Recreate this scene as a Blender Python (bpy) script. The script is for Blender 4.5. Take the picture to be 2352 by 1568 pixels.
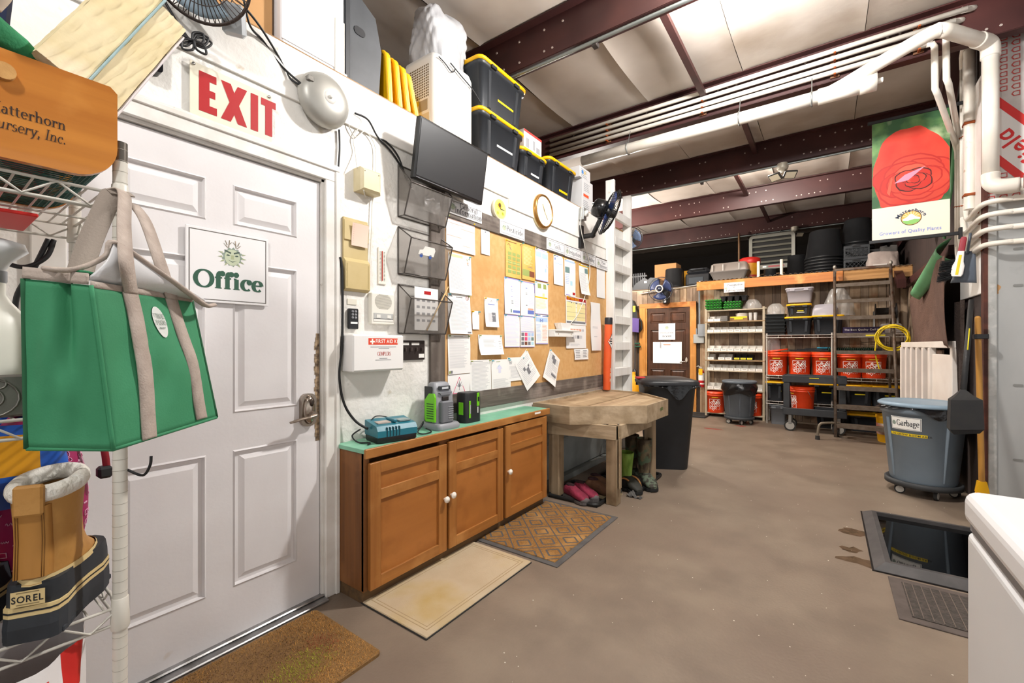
import bpy, math, random, string
from mathutils import Vector, Matrix
PI = math.pi
for _o in list(bpy.data.objects): bpy.data.objects.remove(_o)
SC = bpy.context.scene
COL = SC.collection
# ---------------------------------------------------------------- camera
F_PX, HORIZON, EYE = 1005.0, 792.0, 1.237
YAW = math.atan2(724.0, F_PX)
_s, _c = math.sin(YAW), math.cos(YAW)
cam_d = bpy.data.cameras.new('camera'); cam = bpy.data.objects.new('camera', cam_d); COL.objects.link(cam)
cam.location = (0, 0, EYE); cam.rotation_euler = (PI/2, 0, YAW)
cam_d.sensor_width = 36; cam_d.lens = F_PX*36/2352; cam_d.shift_y = (HORIZON-784)/2352
cam_d.clip_start = .05; cam_d.clip_end = 60
SC.camera = cam
# ---------------------------------------------------------------- world, exposure
wd = bpy.data.worlds.new('world'); SC.world = wd; wd.use_nodes = True
wd.node_tree.nodes['Background'].inputs[0].default_value = (1.0, .985, .97, 1)
wd.node_tree.nodes['Background'].inputs[1].default_value = .85
SC.view_settings.view_transform = 'Standard'; SC.view_settings.look = 'None'
SC.view_settings.exposure = .48; SC.view_settings.gamma = 1.0
try: SC.view_settings.use_curve_mapping = False
except Exception: pass
SC.cycles.max_bounces = 6; SC.cycles.diffuse_bounces = 3; SC.cycles.glossy_bounces = 3; SC.cycles.transparent_max_bounces = 8
LAMPS = [((-.37, 2.80, 3.40), 620.0), ((-.45, -.75, 3.30), 250.0), ((-3.40, 7.05, 2.90), 520.0), ((-.85, 6.27, 3.55), 1100.0)]

# surveyed points: where the sight line of a photo pixel meets a real plane of the room
def sight(u, v):
    a = (u-1176)/F_PX
    return (-_s+_c*a, _c+_s*a, (HORIZON-v)/F_PX)
def on_x(u, v, x):
    r = sight(u, v); t = x/r[0]; return Vector((x, r[1]*t, EYE+r[2]*t))
def on_y(u, v, y):
    r = sight(u, v); t = y/r[1]; return Vector((r[0]*t, y, EYE+r[2]*t))
def on_z(u, v, z=0.):
    r = sight(u, v); t = (z-EYE)/r[2]; return Vector((r[0]*t, r[1]*t, z))

# ---------------------------------------------------------------- materials
def lin(h):
    if not isinstance(h, str): return tuple(h)+(1,)
    h = h.lstrip('#'); o = []
    for i in (0, 2, 4):
        c = int(h[i:i+2], 16)/255
        o.append(c/12.92 if c <= .04045 else ((c+.055)/1.055)**2.4)
    return (*o, 1)
MATS = {}
def mat(col, rough=.5, metal=0., col2=None, scale=6., stretch=(1, 1, 1), bump=0., bscale=None, lo=.35, hi=.65, detail=4.,
        emit=0., alpha=1., trans=0., coat=0., col3=None, scale3=2., lo3=.5, hi3=.7, ior=1.45, spec=.5, sheen=0.):
    key = repr((col, rough, metal, col2, scale, stretch, bump, bscale, lo, hi, detail, emit, alpha, trans, coat, col3, scale3, lo3, hi3, spec, sheen))
    if key in MATS: return MATS[key]
    m = bpy.data.materials.new('surface_%03d' % len(MATS)); m.use_nodes = True; MATS[key] = m
    nt = m.node_tree; N = nt.nodes; K = nt.links; b = N['Principled BSDF']
    b.inputs['Base Color'].default_value = lin(col); b.inputs['Roughness'].default_value = rough
    b.inputs['Metallic'].default_value = metal; b.inputs['Alpha'].default_value = alpha
    b.inputs['Transmission Weight'].default_value = trans; b.inputs['Coat Weight'].default_value = coat
    b.inputs['IOR'].default_value = ior; b.inputs['Specular IOR Level'].default_value = spec
    b.inputs['Sheen Weight'].default_value = sheen
    if emit:
        b.inputs['Emission Color'].default_value = lin(col); b.inputs['Emission Strength'].default_value = emit
    if col2 or bump or col3:
        tc = N.new('ShaderNodeTexCoord'); mp = N.new('ShaderNodeMapping'); mp.inputs['Scale'].default_value = stretch
        K.new(tc.outputs['Object'], mp.inputs['Vector'])
    src = None
    if col2:
        n = N.new('ShaderNodeTexNoise'); n.inputs['Scale'].default_value = scale; n.inputs['Detail'].default_value = detail
        K.new(mp.outputs[0], n.inputs['Vector'])
        r = N.new('ShaderNodeValToRGB'); r.color_ramp.elements[0].position = lo; r.color_ramp.elements[1].position = hi
        r.color_ramp.elements[0].color = lin(col); r.color_ramp.elements[1].color = lin(col2)
        K.new(n.outputs['Fac'], r.inputs['Fac']); src = r.outputs['Color']
    if col3:
        n3 = N.new('ShaderNodeTexNoise'); n3.inputs['Scale'].default_value = scale3; n3.inputs['Detail'].default_value = 5
        K.new(tc.outputs['Object'], n3.inputs['Vector'])
        r3 = N.new('ShaderNodeMapRange'); r3.inputs['From Min'].default_value = lo3; r3.inputs['From Max'].default_value = hi3
        K.new(n3.outputs['Fac'], r3.inputs['Value'])
        mx = N.new('ShaderNodeMix'); mx.data_type = 'RGBA'; mx.inputs['A'].default_value = lin(col); mx.inputs['B'].default_value = lin(col3)
        if src: K.new(src, mx.inputs['A'])
        K.new(r3.outputs[0], mx.inputs['Factor']); src = mx.outputs['Result']
    if src: K.new(src, b.inputs['Base Color'])
    if bump:
        nb = N.new('ShaderNodeTexNoise'); nb.inputs['Scale'].default_value = bscale or scale; nb.inputs['Detail'].default_value = 6
        K.new(mp.outputs[0], nb.inputs['Vector'])
        bp = N.new('ShaderNodeBump'); bp.inputs['Strength'].default_value = bump; bp.inputs['Distance'].default_value = .02
        K.new(nb.outputs['Fac'], bp.inputs['Height']); K.new(bp.outputs[0], b.inputs['Normal'])
    return m
def wood(c1, c2, axis=2, rough=.55, fine=38., along=1.6, bump=.12, c3=None, lo=.33, hi=.67, coat=0.):
    st = [fine]*3; st[axis] = along
    return mat(c1, rough, col2=c2, scale=1., stretch=tuple(st), bump=bump, bscale=1.5, lo=lo, hi=hi, col3=c3, scale3=5., lo3=.52, hi3=.72, detail=5, coat=coat)

# ---------------------------------------------------------------- mesh builder
class MB:
    def __init__(s, T=None):
        s.v = []; s.f = []; s.mi = []; s.sm = []; s.T = T; s.k = 0
    def add(s, vs, fs, m=0, smooth=False):
        o = len(s.v)
        if s.T is not None: vs = [s.T @ Vector(p) for p in vs]
        s.v.extend(tuple(p) for p in vs)
        for f in fs:
            s.f.append(tuple(i+o for i in f)); s.mi.append(m); s.sm.append(smooth)
        return s
    def box(s, x0, y0, z0, x1, y1, z1, m=0, b=0.):
        if x0 > x1: x0, x1 = x1, x0
        if y0 > y1: y0, y1 = y1, y0
        if z0 > z1: z0, z1 = z1, z0
        b = min(b, (x1-x0)*.49, (y1-y0)*.49, (z1-z0)*.49)
        if b <= 0:
            v = [(x0,y0,z0),(x1,y0,z0),(x1,y1,z0),(x0,y1,z0),(x0,y0,z1),(x1,y0,z1),(x1,y1,z1),(x0,y1,z1)]
            return s.add(v, [(3,2,1,0),(4,5,6,7),(0,1,5,4),(1,2,6,5),(2,3,7,6),(3,0,4,7)], m)
        X = (x0, x1); Y = (y0, y1); Z = (z0, z1); v = []; idx = {}
        for i in (0,1):
            for j in (0,1):
                for k in (0,1):
                    dx = b if i == 0 else -b; dy = b if j == 0 else -b; dz = b if k == 0 else -b
                    idx[i,j,k,0] = len(v); v.append((X[i], Y[j]+dy, Z[k]+dz))
                    idx[i,j,k,1] = len(v); v.append((X[i]+dx, Y[j], Z[k]+dz))
                    idx[i,j,k,2] = len(v); v.append((X[i]+dx, Y[j]+dy, Z[k]))
        f = []
        def ordf(q):
            a, bb, c = (Vector(v[q[0]]), Vector(v[q[1]]), Vector(v[q[2]]))
            n = (bb-a).cross(c-a); ctr = sum((Vector(v[i]) for i in q), Vector())/len(q)
            mid = Vector(((x0+x1)/2, (y0+y1)/2, (z0+z1)/2))
            f.append(tuple(q) if n.dot(ctr-mid) > 0 else tuple(reversed(q)))
        for i in (0,1):
            ordf([idx[i,0,0,0], idx[i,1,0,0], idx[i,1,1,0], idx[i,0,1,0]])
            ordf([idx[0,i,0,1], idx[1,i,0,1], idx[1,i,1,1], idx[0,i,1,1]])
            ordf([idx[0,0,i,2], idx[1,0,i,2], idx[1,1,i,2], idx[0,1,i,2]])
            for j in (0,1):
                ordf([idx[i,j,0,0], idx[i,j,1,0], idx[i,j,1,1], idx[i,j,0,1]])
                ordf([idx[i,0,j,0], idx[i,1,j,0], idx[i,1,j,2], idx[i,0,j,2]])
                ordf([idx[0,i,j,1], idx[1,i,j,1], idx[1,i,j,2], idx[0,i,j,2]])
                for k in (0,1): ordf([idx[i,j,k,0], idx[i,j,k,1], idx[i,j,k,2]])
        return s.add(v, f, m)
    def frame(s, d):
        d = Vector(d).normalized(); a = Vector((0,0,1)) if abs(d.z) < .9 else Vector((1,0,0))
        x = a.cross(d).normalized(); return x, d.cross(x)
    def cyl(s, p0, p1, r0, r1=None, n=16, m=0, caps=True):
        r1 = r0 if r1 is None else r1; p0 = Vector(p0); p1 = Vector(p1); x, y = s.frame(p1-p0)
        v = []
        for p, r in ((p0, r0), (p1, r1)):
            for i in range(n):
                a = 2*PI*i/n; v.append(p+x*(r*math.cos(a))+y*(r*math.sin(a)))
        s.add(v, [(i, (i+1) % n, n+(i+1) % n, n+i) for i in range(n)], m, True)
        if caps:
            s.add(v[:n], [tuple(range(n-1, -1, -1))], m); s.add(v[n:], [tuple(range(n))], m)
        return s
    def tube(s, pts, r, n=8, m=0, closed=False, caps=True, flat=None):
        pts = [Vector(p) for p in pts]; K = len(pts); v = []; pre = None
        rr = r if isinstance(r, (list, tuple)) else [r]*K
        for i, p in enumerate(pts):
            if closed: d = pts[(i+1) % K]-pts[i-1]
            else: d = pts[min(i+1, K-1)]-pts[max(i-1, 0)]
            if d.length < 1e-9: d = Vector((0,0,1))
            d.normalize()
            if pre is None: x, y = s.frame(d)
            else:
                x = pre-d*pre.dot(d)
                if x.length < 1e-6: x, y = s.frame(d)
                else: x.normalize(); y = d.cross(x)
            pre = x
            for k in range(n):
                a = 2*PI*k/n; w = (flat or 1)
                v.append(p+x*(rr[i]*math.cos(a))+y*(rr[i]*w*math.sin(a)))
        f = []
        for i in range(K if closed else K-1):
            j = (i+1) % K
            for k in range(n): f.append((i*n+k, i*n+(k+1) % n, j*n+(k+1) % n, j*n+k))
        if caps and not closed: f += [tuple(range(n-1, -1, -1)), tuple(range((K-1)*n, K*n))]
        return s.add(v, f, m, True)
    def lathe(s, prof, c=(0,0,0), n=24, m=0, sx=1., sy=1., axis='z', smooth=True, cap0=True, cap1=True):
        c = Vector(c); v = []
        for r, z in prof:
            for i in range(n):
                a = 2*PI*i/n; p = Vector((r*sx*math.cos(a), r*sy*math.sin(a), z))
                if axis == 'y': p = Vector((p.x, -p.z, p.y))
                elif axis == 'x': p = Vector((p.z, p.x, p.y))
                v.append(c+p)
        f = []
        for j in range(len(prof)-1):
            for i in range(n): f.append((j*n+i, j*n+(i+1) % n, (j+1)*n+(i+1) % n, (j+1)*n+i))
        s.add(v, f, m, smooth); L = len(prof)
        if cap0 and prof[0][0] > 1e-5: s.add(v[:n], [tuple(range(n-1, -1, -1))], m)
        if cap1 and prof[-1][0] > 1e-5: s.add(v[(L-1)*n:], [tuple(range(n))], m)
        return s
    def prism(s, poly, a, b, axis='z', m=0, ms=None):
        n = len(poly)
        def P(p, t):
            return {'z': (p[0], p[1], t), 'y': (p[0], t, p[1]), 'x': (t, p[0], p[1])}[axis]
        v = [P(p, a) for p in poly]+[P(p, b) for p in poly]
        s.add(v, [tuple(range(n-1, -1, -1)), tuple(range(n, 2*n))], m)
        return s.add(v, [(i, (i+1) % n, n+(i+1) % n, n+i) for i in range(n)], m if ms is None else ms)
    def sphere(s, c, r, nu=16, nv=10, m=0, z0=-1., z1=1.):
        c = Vector(c); rx, ry, rz = r if isinstance(r, (tuple, list)) else (r, r, r); v = []; f = []
        a0 = math.asin(max(-1, z0)); a1 = math.asin(min(1, z1))
        for j in range(nv+1):
            t = a0+(a1-a0)*j/nv
            for i in range(nu):
                a = 2*PI*i/nu; v.append(c+Vector((rx*math.cos(t)*math.cos(a), ry*math.cos(t)*math.sin(a), rz*math.sin(t))))
        for j in range(nv):
            for i in range(nu): f.append((j*nu+i, j*nu+(i+1) % nu, (j+1)*nu+(i+1) % nu, (j+1)*nu+i))
        return s.add(v, f, m, True)
    def grid(s, fn, nu, nv, m=0, smooth=True, mf=None):
        v = [fn(i/nu, j/nv) for j in range(nv+1) for i in range(nu+1)]; W = nu+1
        if mf is None:
            return s.add(v, [(j*W+i, j*W+i+1, (j+1)*W+i+1, (j+1)*W+i) for j in range(nv) for i in range(nu)], m, smooth)
        o = len(s.v); s.add(v, [])
        for j in range(nv):
            for i in range(nu):
                s.f.append((o+j*W+i, o+j*W+i+1, o+(j+1)*W+i+1, o+(j+1)*W+i)); s.mi.append(mf((i+.5)/nu, (j+.5)/nv)); s.sm.append(smooth)
        return s
    def loft(s, rings, m=0, smooth=True, cap0=True, cap1=True, closed=True):
        n = len(rings[0]); v = [p for r in rings for p in r]; f = []
        for j in range(len(rings)-1):
            for i in range(n if closed else n-1): f.append((j*n+i, j*n+(i+1) % n, (j+1)*n+(i+1) % n, (j+1)*n+i))
        s.add(v, f, m, smooth)
        if cap0: s.add(rings[0], [tuple(range(n-1, -1, -1))], m)
        if cap1: s.add(rings[-1], [tuple(range(n))], m)
        return s
    def quad(s, a, b, c, d, m=0): return s.add([a, b, c, d], [(0,1,2,3)], m)
    # flat print on the plane y = y0, seen from -y
    def rect(s, x0, z0, x1, z1, y0, m=0):
        s.k = (s.k+1) % 20; y0 -= s.k*1.2e-5
        return s.add([(x0,y0,z0),(x1,y0,z0),(x1,y0,z1),(x0,y0,z1)], [(0,1,2,3)], m)
    def poly(s, pts, y0, m=0):
        s.k = (s.k+1) % 20; y0 -= s.k*1.2e-5
        return s.add([(p[0], y0, p[1]) for p in pts], [tuple(range(len(pts)))], m)
    def build(s, name, mats, parent=None, label=None, kind=None, solid=0., sub=0, bevel=0.):
        me = bpy.data.meshes.new(name); me.from_pydata(s.v, [], s.f)
        if not isinstance(mats, (list, tuple)): mats = [mats]
        for m in mats: me.materials.append(m)
        me.polygons.foreach_set('material_index', s.mi); me.polygons.foreach_set('use_smooth', s.sm); me.update()
        o = bpy.data.objects.new(name, me); COL.objects.link(o)
        if parent: o.parent = parent
        if label: o['label'] = label
        if kind: o['kind'] = kind
        if solid:
            md = o.modifiers.new('thickness', 'SOLIDIFY'); md.thickness = solid; md.offset = 0
        if bevel:
            md = o.modifiers.new('edge', 'BEVEL'); md.width = bevel; md.segments = 4; md.limit_method = 'ANGLE'
        if sub:
            md = o.modifiers.new('smooth', 'SUBSURF'); md.levels = sub; md.render_levels = sub
        return o
def thing(name, label, cat, loc=(0,0,0), rz=0., group=None, rot=None):
    o = bpy.data.objects.new(name, None); COL.objects.link(o); o.empty_display_size = .05
    o.location = loc; o.rotation_euler = rot or (0, 0, rz); o['label'] = label; o['category'] = cat
    if group: o['group'] = group
    return o
def tag(o, label, cat, group=None, loc=None, rz=0., rot=None):
    o['label'] = label; o['category'] = cat
    if group: o['group'] = group
    if loc is not None: o.location = loc
    if rz: o.rotation_euler = (0, 0, rz)
    if rot: o.rotation_euler = rot
    return o
def dup(root, loc=None, rz=None, label=None):
    def cp(o, par):
        c = o.copy(); COL.objects.link(c); c.parent = par
        for ch in o.children: cp(ch, c)
        return c
    r = cp(root, None)
    if loc is not None: r.location = loc
    if rz is not None: r.rotation_euler = (0, 0, rz)
    if label: r['label'] = label
    return r
def struct(o): o['kind'] = 'structure'; return o
RZ = PI/2          # things hung on the left wall: local x runs along the wall, local -y faces the room

# ---------------------------------------------------------------- lettering
SANS = {}
def bake_sans(chars):
    obs = []
    for ch in chars:
        cu = bpy.data.curves.new('t', 'FONT'); cu.body = ch; cu.size = 1; cu.resolution_u = 3; cu.offset = .018
        ob = bpy.data.objects.new('t', cu); COL.objects.link(ob); obs.append((ch, ob, cu))
    dg = bpy.context.evaluated_depsgraph_get()
    for ch, ob, cu in obs:
        me = ob.evaluated_get(dg).to_mesh()
        vs = [(v.co.x, v.co.y) for v in me.vertices]; fs = [tuple(p.vertices) for p in me.polygons]
        w = max((p[0] for p in vs), default=.3); SANS[ch] = (vs, fs, w+.07)
        ob.evaluated_get(dg).to_mesh_clear()
    for ch, ob, cu in obs:
        bpy.data.objects.remove(ob); bpy.data.curves.remove(cu)
bake_sans(string.ascii_letters+'&')
def AR(cx, cy, rx, ry, a0, a1, n=14):
    return [(cx+rx*math.cos(math.radians(a0+(a1-a0)*i/n)), cy+ry*math.sin(math.radians(a0+(a1-a0)*i/n))) for i in range(n+1)]
# serif alphabet: advance, pen strokes, feet (thin serifs), dots
SER = {
 'O': (.80, [AR(.40,.35,.31,.34,0,360,24)], [], []), 'Q': (.80, [AR(.40,.35,.31,.34,0,360,24), [(.42,.12),(.62,-.1)]], [], []),
 'o': (.54, [AR(.27,.23,.19,.22,0,360,20)], [], []),
 'f': (.36, [[(.15,0),(.15,.52)]+AR(.26,.52,.11,.16,180,50,8), [(.02,.44),(.30,.44)]], [(.15,0)], [(.31,.62)]),
 'i': (.32, [[(.16,0),(.16,.44)], [(.05,.44),(.16,.44)]], [(.16,0)], [(.15,.62)]),
 'l': (.32, [[(.16,0),(.16,.72)], [(.05,.72),(.16,.72)]], [(.16,0)], []),
 'c': (.48, [AR(.27,.23,.19,.22,50,310,18)], [], [(.38,.36)]),
 'e': (.50, [[(.08,.25),(.44,.25)], AR(.26,.23,.18,.22,5,315,20)], [], []),
 'G': (.80, [AR(.40,.35,.31,.34,40,330,20), [(.68,.02),(.68,.30)], [(.55,.30),(.78,.30)]], [], []),
 'C': (.74, [AR(.40,.35,.31,.34,45,315,20)], [], []),
 'a': (.50, [[(.36,.04),(.36,.34)]+AR(.24,.32,.12,.12,10,150,8), AR(.21,.13,.13,.13,70,340,14), [(.36,.03),(.46,.02)]], [], []),
 'r': (.42, [[(.14,0),(.14,.44)], [(.03,.44),(.14,.44)], [(.14,.30)]+AR(.28,.30,.12,.14,150,50,6)], [(.14,0)], [(.36,.38)]),
 'b': (.56, [[(.12,.02),(.12,.72)], [(.02,.72),(.12,.72)], AR(.30,.23,.18,.22,-170,170,20)], [], []),
 'g': (.52, [AR(.23,.30,.14,.15,0,360,16), [(.36,.42),(.48,.44)], AR(.24,-.08,.19,.10,0,360,18), [(.12,.17),(.10,.05),(.34,.02)]], [], []),
 'n': (.60, [[(.14,0),(.14,.44)], [(.03,.44),(.14,.44)], [(.14,.30)]+AR(.31,.28,.14,.16,150,0,8)+[(.45,0)]], [(.14,0),(.45,0)], []),
 'm': (.90, [[(.14,0),(.14,.44)], [(.03,.44),(.14,.44)], [(.14,.30)]+AR(.30,.28,.14,.16,150,0,8)+[(.44,0)], [(.44,.30)]+AR(.60,.28,.14,.16,150,0,8)+[(.74,0)]], [(.14,0),(.44,0),(.74,0)], []),
 'h': (.60, [[(.14,0),(.14,.72)], [(.03,.72),(.14,.72)], [(.14,.30)]+AR(.31,.28,.14,.16,150,0,8)+[(.45,0)]], [(.14,0),(.45,0)], []),
 'u': (.60, [[(.13,.44),(.13,.16)]+AR(.27,.16,.14,.15,180,330,8), [(.43,.0),(.43,.44)]], [], []),
 't': (.36, [[(.15,.60),(.15,.12)]+AR(.26,.12,.11,.11,180,300,7), [(.02,.44),(.32,.44)]], [], []),
 's': (.42, [AR(.21,.33,.12,.11,45,240,10)+AR(.21,.12,.14,.12,70,-150,12)], [], []),
 'd': (.58, [[(.44,0),(.44,.72)], [(.34,.72),(.44,.72)], AR(.26,.23,.18,.22,10,350,20)], [(.46,0)], []),
 'p': (.58, [[(.13,-.22),(.13,.44)], [(.03,.44),(.13,.44)], AR(.30,.23,.18,.22,-170,170,20)], [(.13,-.22)], []),
 'y': (.54, [[(.08,.44),(.28,.0)], [(.46,.44),(.24,-.12),(.10,-.2)]], [(.08,.44),(.46,.44)], []),
 'P': (.64, [[(.16,0),(.16,.70)], [(.05,.70),(.3,.70)]+AR(.36,.52,.18,.18,90,-90,10)+[(.16,.34)]], [(.16,0)], []),
 'R': (.70, [[(.16,0),(.16,.70)], [(.05,.70),(.3,.70)]+AR(.36,.52,.18,.18,90,-90,10)+[(.16,.34)], [(.36,.34),(.60,0)]], [(.16,0),(.62,0)], []),
 'I': (.36, [[(.18,0),(.18,.70)]], [(.18,0),(.18,.70)], []),
 'S': (.56, [AR(.28,.52,.17,.17,45,240,10)+AR(.28,.18,.19,.18,70,-150,12)], [], []),
 'L': (.60, [[(.16,0),(.16,.70)], [(.05,0),(.54,0),(.54,.12)]], [(.16,.70)], []),
 'E': (.60, [[(.16,0),(.16,.70)], [(.05,0),(.52,0),(.52,.12)], [(.05,.70),(.50,.70),(.50,.58)], [(.16,.36),(.40,.36)]], [], []),
 'F': (.56, [[(.16,0),(.16,.70)], [(.05,.70),(.50,.70),(.50,.58)], [(.16,.36),(.40,.36)]], [(.16,0)], []),
 'H': (.76, [[(.16,0),(.16,.70)], [(.60,0),(.60,.70)], [(.16,.36),(.60,.36)]], [(.16,0),(.60,0),(.16,.70),(.60,.70)], []),
 'M': (.92, [[(.14,0),(.14,.70)], [(.78,0),(.78,.70)], [(.14,.70),(.46,.05),(.78,.70)]], [(.14,0),(.78,0),(.12,.70),(.80,.70)], []),
 'N': (.80, [[(.14,0),(.14,.70)], [(.64,0),(.64,.70)], [(.14,.70),(.64,.0)]], [(.14,0),(.64,.70),(.12,.70)], []),
 'W': (.96, [[(.06,.70),(.26,0),(.48,.68),(.70,0),(.90,.70)]], [(.06,.70),(.48,.70),(.90,.70)], []),
 'D': (.74, [[(.16,0),(.16,.70)], [(.05,.70),(.28,.70)]+AR(.30,.35,.34,.35,85,-85,14)+[(.05,0)]], [], []),
 'A': (.72, [[(.06,0),(.36,.70)], [(.36,.70),(.64,0)], [(.17,.26),(.53,.26)]], [(.06,0),(.64,0)], []),
 'T': (.64, [[(.32,0),(.32,.70)], [(.04,.58),(.04,.70),(.60,.70),(.60,.58)]], [(.32,0)], []),
 '&': (.70, [AR(.30,.55,.13,.14,0,360,14), AR(.28,.2,.2,.2,60,330,14), [(.22,.46),(.62,0)]], [], []),
 ',': (.26, [[(.14,.04),(.10,-.14)]], [], [(.13,.05)]), '.': (.26, [], [], [(.13,.05)]), ' ': (.30, [], [], []), "'": (.2, [[(.1,.7),(.1,.55)]], [], []),
}
def text_w(txt, size, serif=False):
    return sum((SER.get(c, SER['o'])[0] if serif else (SANS[c][2] if c in SANS else .3)) for c in txt)*size
def letters(mb, txt, x, z, size, y0, m=0, serif=False, heavy=1., align='l', P=None, wx=1., slant=0.):
    """writing on the plane y=y0 (or on the surface P(x,z)); size is the em height"""
    w = text_w(txt, size, serif)*wx
    if align == 'c': x -= w/2
    if align == 'r': x -= w
    ep = [0.]
    if P is None: P = lambda a, b: (a, y0-ep[0], b)
    else:
        P0 = P
        def P(a, b):
            q = P0(a, b); return (q[0], q[1]-ep[0], q[2])
    for ch in txt:
        if serif:
            adv, st, feet, dots = SER.get(ch, SER['o']); tx, tn = .058*heavy, .020*heavy
            for pl in st:
                ep[0] = (ep[0]+1.3e-5) % 2.4e-4
                n = len(pl); L = []; R = []
                for i, p in enumerate(pl):
                    q0 = pl[max(i-1, 0)]; q1 = pl[min(i+1, n-1)]
                    if pl[0] == pl[-1] or (abs(pl[0][0]-pl[-1][0])+abs(pl[0][1]-pl[-1][1]) < 1e-4):
                        q0 = pl[i-1] if i else pl[-2]; q1 = pl[i+1] if i < n-1 else pl[1]
                    dx, dy = q1[0]-q0[0], q1[1]-q0[1]; l = math.hypot(dx, dy) or 1; nx, ny = -dy/l, dx/l
                    d = math.hypot(tx*nx, tn*ny)
                    L.append((p[0]+nx*d, p[1]+ny*d)); R.append((p[0]-nx*d, p[1]-ny*d))
                vs = [P(x+(a+b*slant)*size*wx, z+b*size) for a, b in L+R]
                mb.add(vs, [(i, i+1, n+i+1, n+i) for i in range(n-1)], m)
            for a, b in feet:
                ep[0] = (ep[0]+1.3e-5) % 2.4e-4
                b0 = b-tn if b > .1 else b-tn*.2; b1 = b+tn*1.2
                mb.add([P(x+(q[0]+q[1]*slant)*size*wx, z+q[1]*size) for q in ((a-.13,b0),(a+.13,b0),(a+.13,b1),(a-.13,b1))], [(0,1,2,3)], m)
            for a, b in dots:
                ep[0] = (ep[0]+1.3e-5) % 2.4e-4
                mb.add([P(x+(a+b*slant+.075*heavy*math.cos(k*PI/5))*size*wx, z+(b+.075*heavy*math.sin(k*PI/5))*size) for k in range(10)], [tuple(range(10))], m)
            x += adv*size*wx
        else:
            if ch in SANS:
                vs, fs, adv = SANS[ch]
                mb.add([P(x+(a+b*slant)*size*wx, z+b*size) for a, b in vs], fs, m); x += adv*size*wx
            else: x += .3*size*wx
def bars(mb, x0, x1, z, n, dz, h, y0, m, rnd, lo=.7, P=None):
    """rows of unreadably small print"""
    for k in range(n):
        e = x0+(x1-x0)*rnd.uniform(lo, 1); zz = z-k*dz
        if P: mb.add([P(x0,zz-h), P(e,zz-h), P(e,zz), P(x0,zz)], [(0,1,2,3)], m)
        else: mb.rect(x0, zz-h, e, zz, y0, m)
def spline(pts, n=6):
    P = [Vector(p) for p in pts]; out = []
    for i in range(len(P)-1):
        a = P[max(i-1,0)]; b = P[i]; c = P[i+1]; d = P[min(i+2, len(P)-1)]
        for k in range(n):
            t = k/n
            out.append(.5*((2*b)+(c-a)*t+(2*a-5*b+4*c-d)*t*t+(3*b-a-3*c+d)*t**3))
    out.append(P[-1]); return out
def rrect(x0, z0, x1, z1, r, n=4):
    o = []
    for cx, cz, a in ((x1-r,z1-r,0),(x0+r,z1-r,90),(x0+r,z0+r,180),(x1-r,z0+r,270)):
        for k in range(n+1):
            t = math.radians(a+90*k/n); o.append((cx+r*math.cos(t), cz+r*math.sin(t)))
    return o
# common surfaces
WHITE = mat('#eeeae4', .5, col2='#e2ddd4', scale=5, bump=.05, bscale=30)
PLAS_BLACK = mat('#1c1c1e', .45); RUBBER = mat('#232322', .75, col2='#2f2d2b', scale=30); STEEL = mat('#b9b7b2', .3, .9); CHROME = mat('#d8d4cd', .18, 1.)
INK = mat('#3a3c3e', .7); INKSOFT = mat('#9a9b9e', .8); DKGREEN = mat('#2f5946', .6); YEL = mat('#f2c400', .45); LABELW = mat('#f4f2ec', .5)
PAPER = mat('#f3f1ee', .75); RED = mat('#ac1116', .5); GOLD_T = mat('#c9a21a', .5)
# ================================================================ the setting
rnd = random.Random(4)
CONC = mat('#877868', .5, col2='#736557', scale=3.2, lo=.36, hi=.66, detail=15, bump=.10, bscale=70, col3='#78685a', scale3=.9, lo3=.42, hi3=.66)
floor = struct(MB().quad((-7,-5,0),(6,-5,0),(6,14,0),(-7,14,0)).build('floor', CONC))
# stains and paint marks on the concrete
st = mat('#4f3f2e', .25, col2='#665240', scale=20); rd = mat('#8d2b23', .6)
for i,(u,v,w,h,mm) in enumerate(((1965,1222,.10,.05,st),(1955,1262,.07,.04,st),(1975,1290,.12,.05,st),(1640,985,.16,.03,rd),(1700,978,.12,.03,rd))):
    p = on_z(u,v); r = random.Random(i)
    pts = [(p.x+w*math.cos(a)*r.uniform(.5,1.1), p.y+h*1.6*math.sin(a)*r.uniform(.4,1.1), .0006) for a in [2*PI*k/14 for k in range(14)]]
    MB().add(pts, [tuple(range(14))]).build('floor_stain', mm, floor)
# litter specks
sp = MB(); rs = random.Random(9)
for k in range(220):
    x = rs.uniform(-1.4,.8); y = rs.uniform(1.0,7.5); s_ = rs.uniform(.0008,.0024)
    sp.box(x-s_,y-s_,0,x+s_*1.3,y+s_,s_*.6)
sp.build('grit', mat('#d9d2c4', .8), floor, kind='stuff')

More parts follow.
